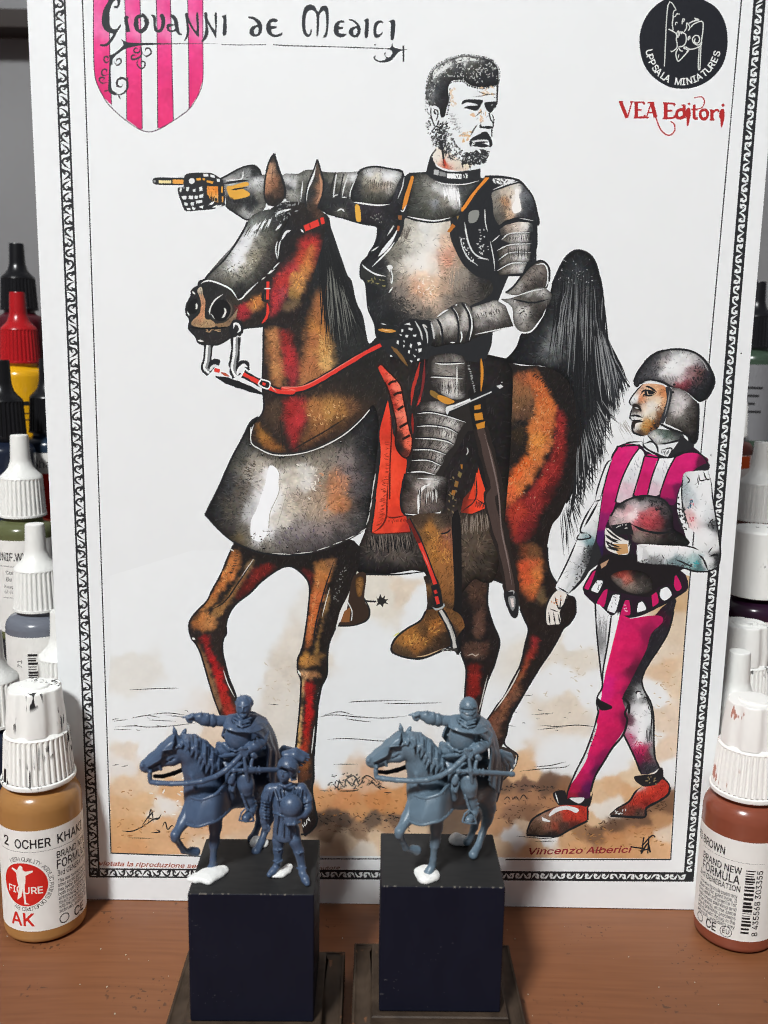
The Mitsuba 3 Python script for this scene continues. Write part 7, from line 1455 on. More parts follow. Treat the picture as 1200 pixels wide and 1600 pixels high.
# ================= resin miniatures: sculpted as blended volumes (mm), meshed with surface nets =================
def pts_mm(s): return np.array([[float(q) for q in w.split(',')] for w in s.split()])
class Sculpt:
    def __init__(self, h=.2): self.h, self.p = h, []
    def ch(self, s, k=.5, op=1):
        q = pts_mm(s) if isinstance(s, str) else np.asarray(s, float)
        for a, b in (zip(q[:-1], q[1:]) if len(q) > 1 else [(q[0], q[0])]): self.p.append(('c', a, b, k, op))
        return self
    def el(self, c, r, k=.5, op=1, R=None): self.p.append(('e', np.array(c, float), np.array(r, float), k, op, np.eye(3) if R is None else R)); return self
    def mesh(self):
        lo, hi = np.full(3, 1e9), np.full(3, -1e9)
        for p in self.p:
            if p[4] < 0: continue
            if p[0] == 'c': r = max(p[1][3], p[2][3]); c = np.stack([p[1][:3], p[2][:3]]); lo = np.minimum(lo, c.min(0) - r); hi = np.maximum(hi, c.max(0) + r)
            else: r = p[2].max(); lo = np.minimum(lo, p[1] - r); hi = np.maximum(hi, p[1] + r)
        h = self.h; lo = lo - 4 * h; n = np.ceil((hi + 4 * h - lo) / h).astype(int) + 1
        ax = [(lo[i] + h * np.arange(n[i])).astype(np.float32) for i in range(3)]; Fd = np.full(n, 3., np.float32)
        for p in self.p:
            k = p[3]
            if p[0] == 'c': r = max(p[1][3], p[2][3]); c = np.stack([p[1][:3], p[2][:3]]); l, u = c.min(0) - r, c.max(0) + r
            else: r = p[2].max(); l, u = p[1] - r, p[1] + r
            m = k + 2.5 * h
            i0 = np.clip(np.floor((l - m - lo) / h).astype(int), 0, n - 1); i1 = np.clip(np.ceil((u + m - lo) / h).astype(int) + 1, 1, n)
            sl = tuple(slice(a, b) for a, b in zip(i0, i1)); X, Y, Z = np.meshgrid(ax[0][sl[0]], ax[1][sl[1]], ax[2][sl[2]], indexing='ij', sparse=True)
            if p[0] == 'c':
                a, b = p[1], p[2]; ba = b[:3] - a[:3]; L = float(ba @ ba)
                px, py, pz = X - np.float32(a[0]), Y - np.float32(a[1]), Z - np.float32(a[2])
                t = np.clip((px * ba[0] + py * ba[1] + pz * ba[2]) / L, 0, 1) if L > 1e-9 else np.float32(0.)
                d = np.sqrt((px - t * ba[0]) ** 2 + (py - t * ba[1]) ** 2 + (pz - t * ba[2]) ** 2) - (a[3] + t * (b[3] - a[3]))
            else:
                c, rr, R = p[1], p[2], p[5]; q = [sum(R[j, i] * (v - np.float32(c[j])) for j, v in enumerate((X, Y, Z))) / rr[i] for i in range(3)]
                g = np.sqrt(q[0] ** 2 + q[1] ** 2 + q[2] ** 2); d = (g - 1) * rr.min() if rr.max() / rr.min() > 3 else g * (g - 1) / np.maximum(np.sqrt((q[0] / rr[0]) ** 2 + (q[1] / rr[1]) ** 2 + (q[2] / rr[2]) ** 2), 1e-6)
            f = Fd[sl]
            if p[4] > 0: e = np.clip(k - np.abs(f - d), 0, None) if k > 0 else 0; Fd[sl] = np.minimum(f, d) - (e * e / (4 * k) if k > 0 else 0)
            else: e = np.clip(k - np.abs(f + d), 0, None) if k > 0 else 0; Fd[sl] = np.maximum(f, -d) + (e * e / (4 * k) if k > 0 else 0)
        v, f = surface_nets(Fd)
        v = relax(v, f); return trimesh.Trimesh((v * h + lo) * mm, f, process=False)
def relax(v, f, it=2):
    e = np.unique(np.sort(np.vstack([f[:, [0, 1]], f[:, [1, 2]], f[:, [2, 0]]]), 1), axis=0); n = len(v)
    for q in range(it * 2):
        a = np.zeros((n, 3)); w = np.bincount(e.ravel(), minlength=n)[:, None]
        for k in range(3): a[:, k] = np.bincount(e[:, 0], v[e[:, 1], k], n) + np.bincount(e[:, 1], v[e[:, 0], k], n)
        d = np.where(w > 0, a / np.maximum(w, 1) - v, 0); v = v + (.5 if q % 2 == 0 else -.46) * d
    return v
def surface_nets(Fd):
    s = Fd < 0; n = np.array(Fd.shape) - 1
    cor = {(a, b, c): (slice(a, a + n[0]), slice(b, b + n[1]), slice(c, c + n[2])) for a in (0, 1) for b in (0, 1) for c in (0, 1)}
    cnt = sum(s[q].astype(np.int8) for q in cor.values()); act = (cnt > 0) & (cnt < 8)
    idx = np.full(n, -1, np.int64); I = np.argwhere(act); idx[act] = np.arange(len(I))
    val = {q: Fd[I[:, 0] + q[0], I[:, 1] + q[1], I[:, 2] + q[2]] for q in cor}
    acc, w = np.zeros((len(I), 3)), np.zeros((len(I), 1))
    for p in cor:
        for a in range(3):
            if p[a] == 0:
                q = list(p); q[a] = 1; q = tuple(q); A, B = val[p], val[q]; x = (A < 0) != (B < 0); t = np.where(x, A / np.where(x, A - B, 1), 0)
                pt = np.tile(np.array(p, float), (len(I), 1)); pt[:, a] += t; acc += pt * x[:, None]; w += x[:, None]
    v = I + acc / np.maximum(w, 1); faces = []
    for a in range(3):
        b, c = (a + 1) % 3, (a + 2) % 3
        s0 = np.take(s, range(n[a]), a); s1 = np.take(s, range(1, n[a] + 1), a); E = np.argwhere(s0 != s1)
        E = E[(E[:, b] > 0) & (E[:, c] > 0) & (E[:, b] < n[b]) & (E[:, c] < n[c])]
        def cell(db, dc): q = E.copy(); q[:, b] -= db; q[:, c] -= dc; return idx[q[:, 0], q[:, 1], q[:, 2]]
        q = np.stack([cell(1, 1), cell(0, 1), cell(0, 0), cell(1, 0)], 1); ok = (q >= 0).all(1)
        inn = s0[E[:, 0], E[:, 1], E[:, 2]]; q[~inn] = q[~inn][:, ::-1]; faces.append(q[ok])
    f = np.vstack(faces); return v, np.vstack([f[:, [0, 1, 2]], f[:, [0, 2, 3]]])
def spl(P, n):
    t = np.r_[0, np.cumsum(np.linalg.norm(np.diff(P, axis=0), axis=1))]
    from scipy.interpolate import PchipInterpolator
    return PchipInterpolator(t / t[-1], P)(np.linspace(0, 1, n))
def shell(rows, th, nu=36, nv=24, fold=0., nf=5., ph=0.):
    """curved plate or cloth through rows of points (mm), given a thickness"""
    R = np.array([spl(pts_mm(r)[:, :3], nu) for r in rows]); G_ = np.stack([spl(R[:, j], nv) for j in range(nu)], 1)
    du, dv = np.gradient(G_, axis=1), np.gradient(G_, axis=0); N = np.cross(du, dv); N /= np.linalg.norm(N, axis=-1, keepdims=True) + 1e-9
    if N[..., 1].mean() > 0: N = -N
    if fold: 
        u, v = np.meshgrid(np.linspace(0, 1, nu), np.linspace(0, 1, nv)); G_ = G_ + N * (fold * np.sin(nf * 2 * np.pi * u + ph + 1.3 * v) * (.25 + .75 * v))[..., None]
    A, B = (G_ + N * th / 2).reshape(-1, 3), (G_ - N * th / 2).reshape(-1, 3); V = np.vstack([A, B]); o = nu * nv; f = []
    id_ = lambda i, j: i * nu + j
    for i in range(nv - 1):
        for j in range(nu - 1): a, b, c, d = id_(i, j), id_(i, j + 1), id_(i + 1, j + 1), id_(i + 1, j); f += [[a, b, c], [a, c, d], [a + o, c + o, b + o], [a + o, d + o, c + o]]
    ring = [id_(0, j) for j in range(nu)] + [id_(i, nu - 1) for i in range(1, nv)] + [id_(nv - 1, j) for j in range(nu - 2, -1, -1)] + [id_(i, 0) for i in range(nv - 2, 0, -1)]
    for a, b in zip(ring, ring[1:] + ring[:1]): f += [[a, a + o, b + o], [a, b + o, b]]
    m = trimesh.Trimesh(V * mm, f, process=False); trimesh.repair.fix_normals(m); return m, G_, N

def resin(key, c1, c2):
    fn = lambda p, n, uv: mix(srgb(c1).tolist(), srgb(c2).tolist(), fbm(p.x * 500, p.y * 500, p.z * 500, 2))
    return pbr(key, proc(fn), .38, .5)
resin('mat_resin_blue', '#3f4f69', '#465871'); resin('mat_resin_grey', '#596c7a', '#617483')
pbr('mat_far_rein', '#1b2028', .6, .2)
pbr('mat_putty', proc(lambda p, n, uv: mix([.72, .72, .70], [.82, .82, .80], fbm(p.x * 300, p.y * 300, p.z * 300, 2))), .7, .3)

hs = Sculpt(.19)
# barrel, chest, haunch
hs.ch('8.58,-60.00,69.53,4.38 13.29,-55.00,68.32,4.81 19.05,-50.00,66.64,4.75 24.11,-44.00,64.85,4.69', 2.5).ch('8.68,-59.50,72.94,3.90 9.40,-60.50,68.58,3.89', 2.)
hs.ch('23.45,-46.50,66.81,4.30 25.52,-46.00,63.28,3.28', 2.).ch('23.02,-41.00,64.09,4.05 23.63,-40.00,59.25,3.01', 2.)
# neck, head
hs.ch('8.71,-59.00,72.69,4.39 7.41,-60.00,77.83,3.39 5.34,-61.00,82.53,2.48 3.85,-61.30,84.34,2.00', 1.6)
hs.ch('3.07,-61.50,83.39,2.08 1.51,-61.50,81.49,2.11 -0.56,-61.70,81.04,1.68', 1.).ch('2.55,-61.50,85.42,1.59 -0.29,-61.60,83.71,1.52 -3.12,-61.80,81.38,1.28 -5.02,-61.90,80.02,1.20', 1.).ch('-0.88,-61.70,80.69,1.44 -3.41,-61.90,79.37,1.12 -5.01,-62.00,79.22,1.15', .9).ch('-5.01,-62.00,79.22,1.12 -4.68,-62.00,78.71,0.86', .6)
hs.ch('-3.71,-61.90,78.17,0.58 -1.48,-61.80,78.85,0.61', .5)
hs.ch('-5.72,-63.20,80.19,0.32', .2, -1).ch('-5.46,-62.60,78.56,0.16 -3.72,-63.10,79.33,0.16', .2, -1)
hs.ch('-5.70,-63.20,80.21,0.51', .3).ch('-5.74,-63.70,80.34,0.27', .25, -1)
# eye, cheek modelling
hs.ch('0.42,-63.30,83.39,0.57', .35).ch('-0.53,-63.20,83.41,0.19 0.01,-63.40,84.10,0.19 1.12,-63.40,84.04,0.19 1.61,-63.30,83.50,0.19', .2).ch('-0.12,-63.30,82.88,0.16 0.99,-63.30,82.81,0.16', .2)
hs.ch('0.23,-63.10,81.02,0.24 1.95,-63.50,81.91,0.29', .5, -1).ch('-1.35,-63.00,80.60,0.29 0.05,-63.20,82.08,0.29', .3)
# ears
hs.ch('2.59,-62.20,86.74,0.67 2.23,-62.40,88.50,0.44 1.97,-62.30,89.88,0.14', .6).ch('3.69,-59.80,85.88,0.64 4.48,-59.40,87.09,0.42 4.79,-59.20,87.69,0.14', .6).ch('2.44,-63.30,87.55,0.28 2.16,-63.20,89.17,0.14', .3, -1)
# front legs
hs.ch('5.64,-62.50,67.47,1.93 4.36,-64.00,65.47,1.52 2.28,-67.00,63.46,1.05 2.22,-67.00,62.43,0.98', .9).ch('2.30,-67.00,62.61,0.89 3.34,-65.20,59.54,0.69 4.05,-64.00,57.48,0.84', .5).ch('4.06,-63.80,57.19,0.81 5.06,-63.00,56.40,0.68 5.91,-62.00,55.84,1.04 6.92,-61.40,55.24,1.21', .35).ch('8.79,-60.40,53.72,1.56', .12, -1).ch('5.13,-63.20,57.39,0.15 5.16,-63.00,55.52,0.15', .25, -1)
hs.ch('11.96,-60.00,64.87,2.12 11.89,-60.20,61.11,1.47 11.63,-60.60,57.80,1.18 11.49,-60.80,56.49,1.21', 1.).ch('11.50,-60.80,56.14,0.98 11.28,-60.60,52.46,0.79 11.09,-60.40,50.55,0.95', .6).ch('10.94,-60.40,50.19,0.89 10.52,-60.80,49.53,0.99 10.12,-61.20,48.78,1.35', .5).ch('12.05,-59.50,50.39,0.43', .6)
# hind legs
hs.ch('25.45,-46.50,63.90,2.93 26.71,-46.00,59.21,1.90 26.71,-45.40,56.28,1.39 26.28,-46.50,55.36,1.28', 1.2).ch('26.28,-46.50,55.36,1.14 25.02,-48.00,52.43,0.90 23.87,-50.00,50.18,0.93', .7).ch('23.87,-50.00,50.18,0.93 23.11,-51.00,49.45,0.96 22.44,-52.00,48.90,1.26', .5).ch('23.46,-52.60,49.83,0.17 21.83,-53.40,50.63,0.17', .2, -1)
hs.ch('22.85,-41.00,58.80,2.12 24.18,-40.00,53.53,1.42 23.54,-42.00,51.35,1.06', 1.).ch('23.54,-42.00,51.35,0.95 22.31,-44.50,49.67,0.88 21.32,-46.00,49.17,1.12', .6)
# muscles on neck and shoulder
hs.ch('6.19,-63.60,76.96,0.24 7.04,-64.20,73.86,0.25', 1.2).ch('8.92,-63.60,82.09,0.16 10.32,-63.20,77.69,0.19', 1.2, -1)
HORSE = hs.mesh()
mn = Sculpt(.15)
for a in ['5.22,-61.80,86.78,0.57 4.99,-64.20,86.55,0.80 5.56,-65.30,85.71,0.66 4.96,-66.00,84.78,0.17', '5.65,-63.20,86.89,0.38 5.50,-65.40,86.82,0.50 5.81,-66.20,85.74,0.12', '6.18,-61.80,86.63,0.57 6.15,-64.20,86.07,0.72 6.72,-65.30,84.87,0.60 6.24,-66.00,83.61,0.17', '7.15,-61.60,86.14,0.57 7.13,-64.00,85.36,0.73 7.71,-65.10,83.92,0.60 7.23,-65.80,82.48,0.17', '7.58,-63.00,86.25,0.38 7.42,-65.20,85.52,0.50 7.74,-66.00,83.78,0.13', '8.14,-61.30,85.35,0.57 7.84,-63.70,84.15,0.77 8.42,-64.80,82.26,0.63 7.83,-65.50,80.39,0.17', '9.13,-61.00,84.47,0.58 8.60,-63.40,83.12,0.76 9.19,-64.50,81.09,0.62 8.46,-65.20,79.09,0.17', '9.55,-62.40,84.59,0.38 9.39,-64.60,83.18,0.50 9.73,-65.40,80.80,0.13', '10.06,-60.60,83.37,0.58 9.74,-63.00,82.08,0.84 10.33,-64.10,80.08,0.70 9.73,-64.80,78.11,0.17', '10.92,-60.10,82.14,0.58 10.89,-62.50,81.01,0.83 11.47,-63.60,79.19,0.67 11.01,-64.30,77.37,0.17', '11.33,-61.50,82.27,0.38 11.15,-63.70,81.11,0.51 11.48,-64.50,78.94,0.13', '11.71,-59.50,80.77,0.58 11.34,-61.90,80.18,0.83 11.91,-63.00,78.93,0.67 11.27,-63.70,77.62,0.17', '12.43,-58.90,79.39,0.58 11.89,-61.30,79.05,0.83 12.45,-62.40,78.05,0.69 11.72,-63.10,76.99,0.18', '12.83,-60.30,79.53,0.39 12.61,-62.50,79.32,0.51 12.92,-63.30,78.06,0.13', '13.16,-58.20,78.04,0.59 12.54,-60.60,77.95,0.90 13.09,-61.70,77.19,0.74 12.32,-62.40,76.35,0.18']: mn.ch(a, .16)
mn.ch('4.46,-60.80,86.33,0.80 6.88,-60.60,85.78,0.88 9.34,-60.20,83.95,0.88 11.72,-59.20,80.98,0.84 13.18,-57.80,78.29,0.81', .5).ch('4.74,-62.00,86.69,0.54 3.47,-63.60,85.35,0.47 2.21,-63.90,84.62,0.35', .4).ch('4.73,-62.60,86.28,0.41 3.78,-64.00,85.03,0.35', .3)
MANE = mn.mesh()
# face guard: plate over brow and nose with a straight lower edge
FACE, FG, FN = shell(['-5.43,-61.80,80.74 -3.31,-61.80,82.82 -0.95,-61.60,84.97 0.77,-61.40,86.61 2.19,-61.20,87.48', '-5.08,-63.70,81.03 -2.89,-64.00,82.72 -0.64,-64.30,84.92 0.91,-64.40,86.33 2.32,-64.10,86.89', '-4.51,-64.30,80.39 -2.47,-64.70,81.64 -0.95,-64.90,82.84 -0.48,-65.10,84.78 1.71,-65.00,85.11'], .42, 44, 18)
FACE = cat(FACE, Sculpt(.12).ch(np.c_[FG[-1] + FN[-1] * .12, np.full(44, .2)], .1).mesh(), Sculpt(.12).ch('1.79,-65.00,85.44,0.17 1.99,-64.40,87.35,0.17 2.40,-62.60,88.08,0.13', .2).mesh())
br = Sculpt(.15)
br.ch('-3.71,-63.40,79.05,0.60 -3.84,-63.60,77.62,0.51 -3.74,-63.60,76.26,0.57', .4).ch('-3.62,-64.20,78.92,0.41', .2).ch('-3.62,-64.90,79.26,0.16', .15, -1).ch('-1.50,-63.40,80.11,0.41 -1.16,-63.20,79.01,0.38', .3).ch('-2.76,-63.40,79.58,0.25 -1.35,-63.60,80.54,0.29', .3)
BIT = br.mesh()
def strap(s, k=.3, h=.15): return Sculpt(h).ch(s, k).mesh()
REIN = strap('-3.50,-63.70,76.06,0.64 -2.06,-64.40,76.09,0.63 1.40,-65.80,76.41,0.63 5.31,-66.80,76.81,0.63 8.92,-66.60,77.03,0.66 12.12,-65.40,77.51,0.66 14.52,-64.40,78.51,0.66 16.55,-64.00,80.22,0.67 18.58,-63.60,82.27,0.63')
REIN2 = strap('12.45,-58.40,79.59,0.52 14.28,-60.00,80.36,0.55 16.36,-61.80,81.48,0.54 18.77,-63.00,82.75,0.51')
FARREIN = strap('-3.05,-58.80,75.16,0.49 -1.09,-58.00,74.64,0.52 1.52,-57.20,74.91,0.56 3.81,-56.60,75.54,0.56 7.25,-56.00,76.81,0.49', .3)
CHEST, CG, CN = shell(['5.34,-57.40,72.54 5.44,-61.00,70.85 6.78,-64.00,71.37 9.37,-66.40,72.21 11.56,-66.30,72.97 13.77,-63.40,73.76 15.38,-58.60,73.67', '4.89,-58.60,69.28 4.81,-62.00,68.92 6.31,-65.20,69.41 8.90,-67.40,70.10 11.41,-67.20,70.72 13.79,-64.40,71.02 15.52,-59.20,70.30', '4.13,-59.40,65.81 3.89,-62.40,66.34 5.56,-66.00,66.57 8.32,-68.20,67.13 11.30,-67.90,67.70 13.86,-64.80,67.63 15.67,-59.60,66.84', '3.91,-59.60,64.33 4.00,-62.50,65.18 5.58,-66.10,65.51 8.34,-68.30,66.17 11.32,-68.00,66.82 13.88,-64.90,66.74 15.69,-59.80,65.98'], .5, 60, 30)
def beads(path, r): return cat(*[trimesh.creation.icosphere(1, r * mm).apply_translation(p * mm) for p in path])
RIM = cat(strap(np.c_[CG[0] + CN[0] * .15, np.full(60, .36)]), strap(np.c_[CG[-1] + CN[-1] * .12, np.full(60, .34)]))
RIV = beads(np.vstack([CG[3, 6:56:7] + CN[3, 6:56:7] * .3, CG[-3, 5:58:6] + CN[-3, 5:58:6] * .3]), .24)
sd = Sculpt(.17)
sd.ch('12.16,-57.60,80.08,0.65 12.76,-57.40,82.42,0.52 14.23,-59.40,83.17,0.52 15.46,-60.60,82.54,0.64 15.39,-60.00,80.89,0.64', .6).ch('13.84,-58.80,81.35,1.29', 1.).ch('14.59,-57.00,76.37,2.29 20.01,-52.00,73.75,2.51 24.23,-47.00,72.56,2.05', 1.5).ch('15.32,-60.50,76.49,1.13 15.73,-61.00,72.43,1.13 16.06,-60.00,69.15,1.06', 1.).ch('22.97,-47.00,74.35,1.02 25.22,-45.00,74.57,1.03', 1.)
sd.ch('16.27,-63.00,76.34,1.02 15.81,-63.40,74.99,0.83', .4).ch('16.83,-62.60,74.62,0.58 16.25,-62.80,72.31,0.54', .4)
SADDLE = sd.mesh()
tl = Sculpt(.17)
for a in ['27.02,-42.50,70.50,0.87 30.38,-40.00,72.38,0.88 33.17,-38.00,70.77,0.71 34.42,-37.40,68.24,0.43','27.25,-42.30,69.66,0.87 30.74,-40.20,71.55,0.81 33.17,-38.40,69.44,0.60 34.10,-37.60,66.81,0.36','27.48,-42.00,68.97,0.87 30.58,-40.40,70.52,0.77 32.26,-39.00,68.20,0.53 32.65,-38.40,64.89,0.39','27.73,-41.60,68.22,0.88 30.11,-40.40,69.20,0.74 31.07,-39.40,65.73,0.60 30.58,-39.00,61.35,0.46 29.84,-39.00,57.51,0.28','29.90,-40.00,66.75,0.71 29.61,-39.60,61.63,0.60 28.68,-39.80,57.52,0.36']: tl.ch(a, .2)
TAIL = tl.mesh()

def rider(head):
    r = Sculpt(.16)
    r.ch('18.13,-57.00,78.18,2.12 18.02,-58.60,82.54,2.10 18.47,-57.60,86.40,2.19', 1.6).ch('16.00,-59.00,89.51,1.37 18.72,-57.40,89.07,1.46 22.14,-56.00,87.86,1.55', 1.2)
    r.el((17.60, -60.60, 85.81), (3.35, 2.6, 3.7), .5).ch('15.41,-61.20,82.64,0.26 16.85,-63.20,82.98,0.25 19.43,-62.60,83.18,0.25', .4)           # breastplate, lower rim
    r.ch('14.08,-60.40,86.08,0.32 15.00,-61.00,86.27,0.38 15.75,-61.60,86.21,0.29', .3)                                            # side buckle
    for a in ['16.42,-61.60,90.27,0.25 18.05,-63.20,89.97,0.28 20.52,-62.00,90.18,0.25','16.77,-61.00,90.70,0.25 18.38,-62.80,90.47,0.28 20.92,-61.00,90.60,0.25','16.96,-63.00,90.03,0.22 18.62,-64.00,89.65,0.25 20.60,-63.00,89.76,0.22','17.90,-62.80,90.63,0.19 18.64,-64.00,89.15,0.20']: r.ch(a, .3)   # neck scarf
    # pointing arm, fist, finger
    r.ch('15.97,-59.40,89.51,1.28 13.52,-60.00,89.71,1.22 11.40,-60.60,90.09,1.31', .6).ch('11.40,-60.60,90.26,1.40 9.45,-61.00,90.73,1.50 8.16,-61.20,91.29,1.27', .5).ch('8.31,-61.20,91.30,1.05 6.87,-61.50,91.64,0.95', .4)
    r.ch('6.53,-61.70,92.22,0.57 5.26,-61.90,92.03,0.32 4.23,-62.00,91.88,0.24', .3)
    r.ch('6.04,-62.40,92.00,0.36 5.26,-62.20,91.57,0.35 5.85,-61.60,91.00,0.33', 0.25).ch('6.20,-62.40,91.50,0.36 5.43,-62.20,91.17,0.35 6.01,-61.60,90.65,0.33', 0.25).ch('6.44,-62.40,91.07,0.36 5.66,-62.20,90.83,0.35 6.24,-61.60,90.35,0.33', 0.25)
    r.ch('6.48,-63.00,92.34,0.32 5.54,-63.20,92.07,0.27', .3)
    for a in ['11.62,-61.40,92.11,0.25 11.58,-61.00,88.75,0.26','10.33,-61.60,92.50,0.25 10.27,-61.40,89.23,0.25','8.71,-62.00,92.97,0.24 8.65,-61.60,89.96,0.24']: r.ch(a, .6)
    r.ch('12.57,-61.60,91.87,0.14 12.50,-61.40,88.93,0.14', .5, -1).ch('10.87,-62.00,92.68,0.13 10.87,-62.00,89.16,0.13', .4, -1)
    # bent arm and rein hand
    r.ch('22.37,-57.00,87.59,1.40 24.15,-58.00,84.97,1.39 23.49,-60.00,83.95,1.45', .8).ch('23.64,-60.00,84.13,1.51 21.70,-62.00,83.62,1.43 20.50,-63.00,83.29,1.21', .6).ch('20.50,-63.00,83.29,1.05 19.35,-63.60,82.95,1.01', .4)
    r.ch('18.60,-64.60,84.07,0.39 18.30,-64.80,83.48,0.36 18.86,-64.00,82.34,0.33', 0.22).ch('18.93,-64.60,83.57,0.39 18.60,-64.80,82.99,0.36 19.19,-64.00,81.99,0.33', 0.22).ch('19.35,-64.60,83.08,0.39 18.98,-64.80,82.49,0.36 19.61,-64.00,81.64,0.33', 0.22).ch('19.81,-64.60,82.71,0.39 19.39,-64.80,82.13,0.36 20.06,-64.00,81.39,0.33', 0.22)
    r.ch('19.55,-64.40,84.16,0.41 18.41,-64.80,84.41,0.35 17.79,-64.80,84.06,0.30', .3)
    r.ch('22.20,-62.60,85.93,0.24 23.98,-61.60,83.49,0.24', .6).ch('21.49,-63.40,85.60,0.22 23.11,-62.40,83.15,0.22', .6)
    # near leg, knee cup, boot
    r.ch('18.10,-57.50,77.72,2.28 19.04,-60.50,76.39,1.93 19.56,-62.50,74.62,1.68', 1.).ch('19.32,-63.00,75.89,1.98 19.53,-63.20,73.94,2.01 19.76,-63.00,72.30,1.82', .6).ch('19.84,-62.40,71.48,1.51 20.44,-62.00,68.87,1.29 21.20,-61.60,66.59,1.20', .6).ch('21.19,-61.60,66.94,1.20 20.63,-62.80,65.83,1.09 19.50,-64.80,65.67,1.12', .6)
    for a in ['18.50,-63.40,70.59,0.21 21.64,-62.60,69.90,0.21','19.24,-63.00,68.68,0.19 22.18,-62.40,68.77,0.19','19.75,-63.00,67.82,0.19 22.24,-62.20,67.62,0.19']: r.ch(a, .5)
    # far leg
    r.ch('16.69,-55.00,76.52,1.81 15.45,-55.60,72.38,1.49 15.25,-55.60,67.95,1.23', 1.)
    if head:
        r.ch('19.10,-58.40,89.83,1.13 19.10,-58.80,91.01,1.06', .6).el((19.09, -59.20, 92.87), (1.95, 2.1, 2.55), .4).ch('18.93,-60.40,92.17,0.86 18.92,-60.70,91.54,0.64', .5)
        for a in ['17.63,-61.00,93.90,0.19 18.49,-61.40,93.81,0.19','19.18,-61.40,93.82,0.19 20.09,-61.00,93.95,0.19']: r.ch(a, .25)      # brows
        r.ch('18.83,-61.40,93.83,0.19 18.77,-62.00,93.16,0.24', .25).ch('18.14,-61.60,93.55,0.17', .2, -1).ch('19.49,-61.60,93.57,0.17', .2, -1)
        r.ch('18.19,-61.50,92.47,0.21 18.80,-61.80,92.77,0.21 19.54,-61.50,92.50,0.21', .25).ch('18.51,-61.70,92.26,0.10 19.14,-61.70,92.27,0.10', .1, -1).ch('18.32,-61.20,91.48,0.38 18.86,-61.60,91.40,0.41 19.44,-61.20,91.50,0.38', .35)
    return r.mesh()
BODY = rider(True); BODY2 = rider(False)
ha = Sculpt(.12); hc = np.array((19.20, -58.40, 93.48)); ha.el(hc, (2.12, 2.25, 1.85), .3).ch('17.52,-59.40,93.26,0.35 17.63,-59.20,92.34,0.29', .3).ch('20.74,-59.20,93.24,0.35 20.73,-59.00,92.31,0.29', .3)
hr = np.random.default_rng(5)
for i in range(70):
    a, b = hr.uniform(-3.1, 3.1), math.acos(hr.uniform(-.1, 1)); q = hc + np.array([2.05 * math.cos(a) * math.sin(b), -2.15 * math.sin(b) * math.sin(a), 1.8 * math.cos(b)])
    if q[1] < hc[1] - .9 and q[2] < hc[2] + .5: continue
    t = np.cross(q - hc, hr.normal(0, 1, 3)); t /= np.linalg.norm(t); ha.ch([np.r_[q - t * .45, .3], np.r_[q + t * .45, .24]], .12)
HAIR = ha.mesh()
he = Sculpt(.13); c = np.array((19.13, -58.80, 92.54))
he.el(c, (2.35, 2.55, 3.0), .3).ch('17.89,-60.60,91.56,0.96 18.99,-61.00,91.07,0.95 20.17,-60.20,91.44,0.96', .8).ch('19.08,-58.60,89.91,1.45 19.12,-58.40,89.15,1.61', .6)
he.ch('16.96,-60.60,93.39,0.14 17.83,-62.20,94.30,0.14 19.40,-62.30,94.37,0.14 20.94,-60.60,93.47,0.14', .15).ch('17.98,-62.60,93.62,0.12 19.32,-62.60,93.64,0.12', .1, -1).ch('20.02,-62.00,93.35,0.12 20.83,-61.00,93.19,0.12', .1, -1)
he.ch('17.15,-61.40,92.80,0.14 18.14,-62.80,93.14,0.16 19.40,-62.80,93.08,0.16 20.74,-61.20,92.87,0.14', .2).ch('17.59,-62.20,92.05,0.09 18.80,-62.90,91.92,0.09 20.14,-62.00,92.01,0.09', .12, -1).ch('17.99,-62.80,92.72,0.09 19.57,-62.80,92.58,0.09', .12, -1)
HELM = he.mesh()
mt = cat(shell(['16.58,-59.40,90.54 15.97,-61.40,90.18 17.25,-63.60,89.29 19.29,-63.80,88.91 21.43,-61.00,89.44 22.41,-56.00,89.24 20.68,-52.00,88.60', '15.78,-59.40,90.52 14.97,-62.00,90.07 16.60,-64.00,89.03 19.57,-64.30,88.71 22.42,-61.00,88.61 23.70,-55.00,87.99 20.69,-50.40,87.60', '14.56,-58.60,90.17 14.06,-61.80,89.13 16.27,-64.30,88.74 19.69,-64.80,88.35 23.58,-61.00,87.45 25.26,-54.60,86.81 21.08,-48.60,85.80'], .5, 70, 22, .16, 6.)[0],
    shell(['19.57,-64.30,88.80 21.85,-61.80,88.94 24.84,-55.40,86.96 24.42,-49.00,85.32', '21.76,-63.20,87.53 24.45,-59.40,85.92 26.61,-52.60,83.18 25.47,-46.60,81.82', '23.79,-61.40,84.92 25.76,-57.60,82.06 27.78,-51.00,79.14 26.61,-45.40,77.70', '24.92,-59.60,81.23 26.76,-56.40,78.59 28.40,-50.00,74.94 26.86,-44.60,73.32', '24.81,-58.00,75.82 26.31,-55.40,74.07 28.85,-49.00,70.69 27.52,-43.40,68.34', '25.18,-57.00,73.07 27.45,-53.40,67.42 28.78,-48.40,65.65 28.01,-43.60,63.97'], .6, 50, 46, .34, 4.)[0],
    shell(['15.59,-52.00,87.11 20.67,-49.00,86.85 24.42,-49.00,85.32', '14.31,-50.00,84.13 20.01,-45.60,79.84 25.44,-46.00,79.75', '13.32,-48.60,80.66 19.34,-43.60,73.82 26.58,-44.40,72.12'], .6, 40, 24, .3, 5.)[0])
sw = Sculpt(.14)
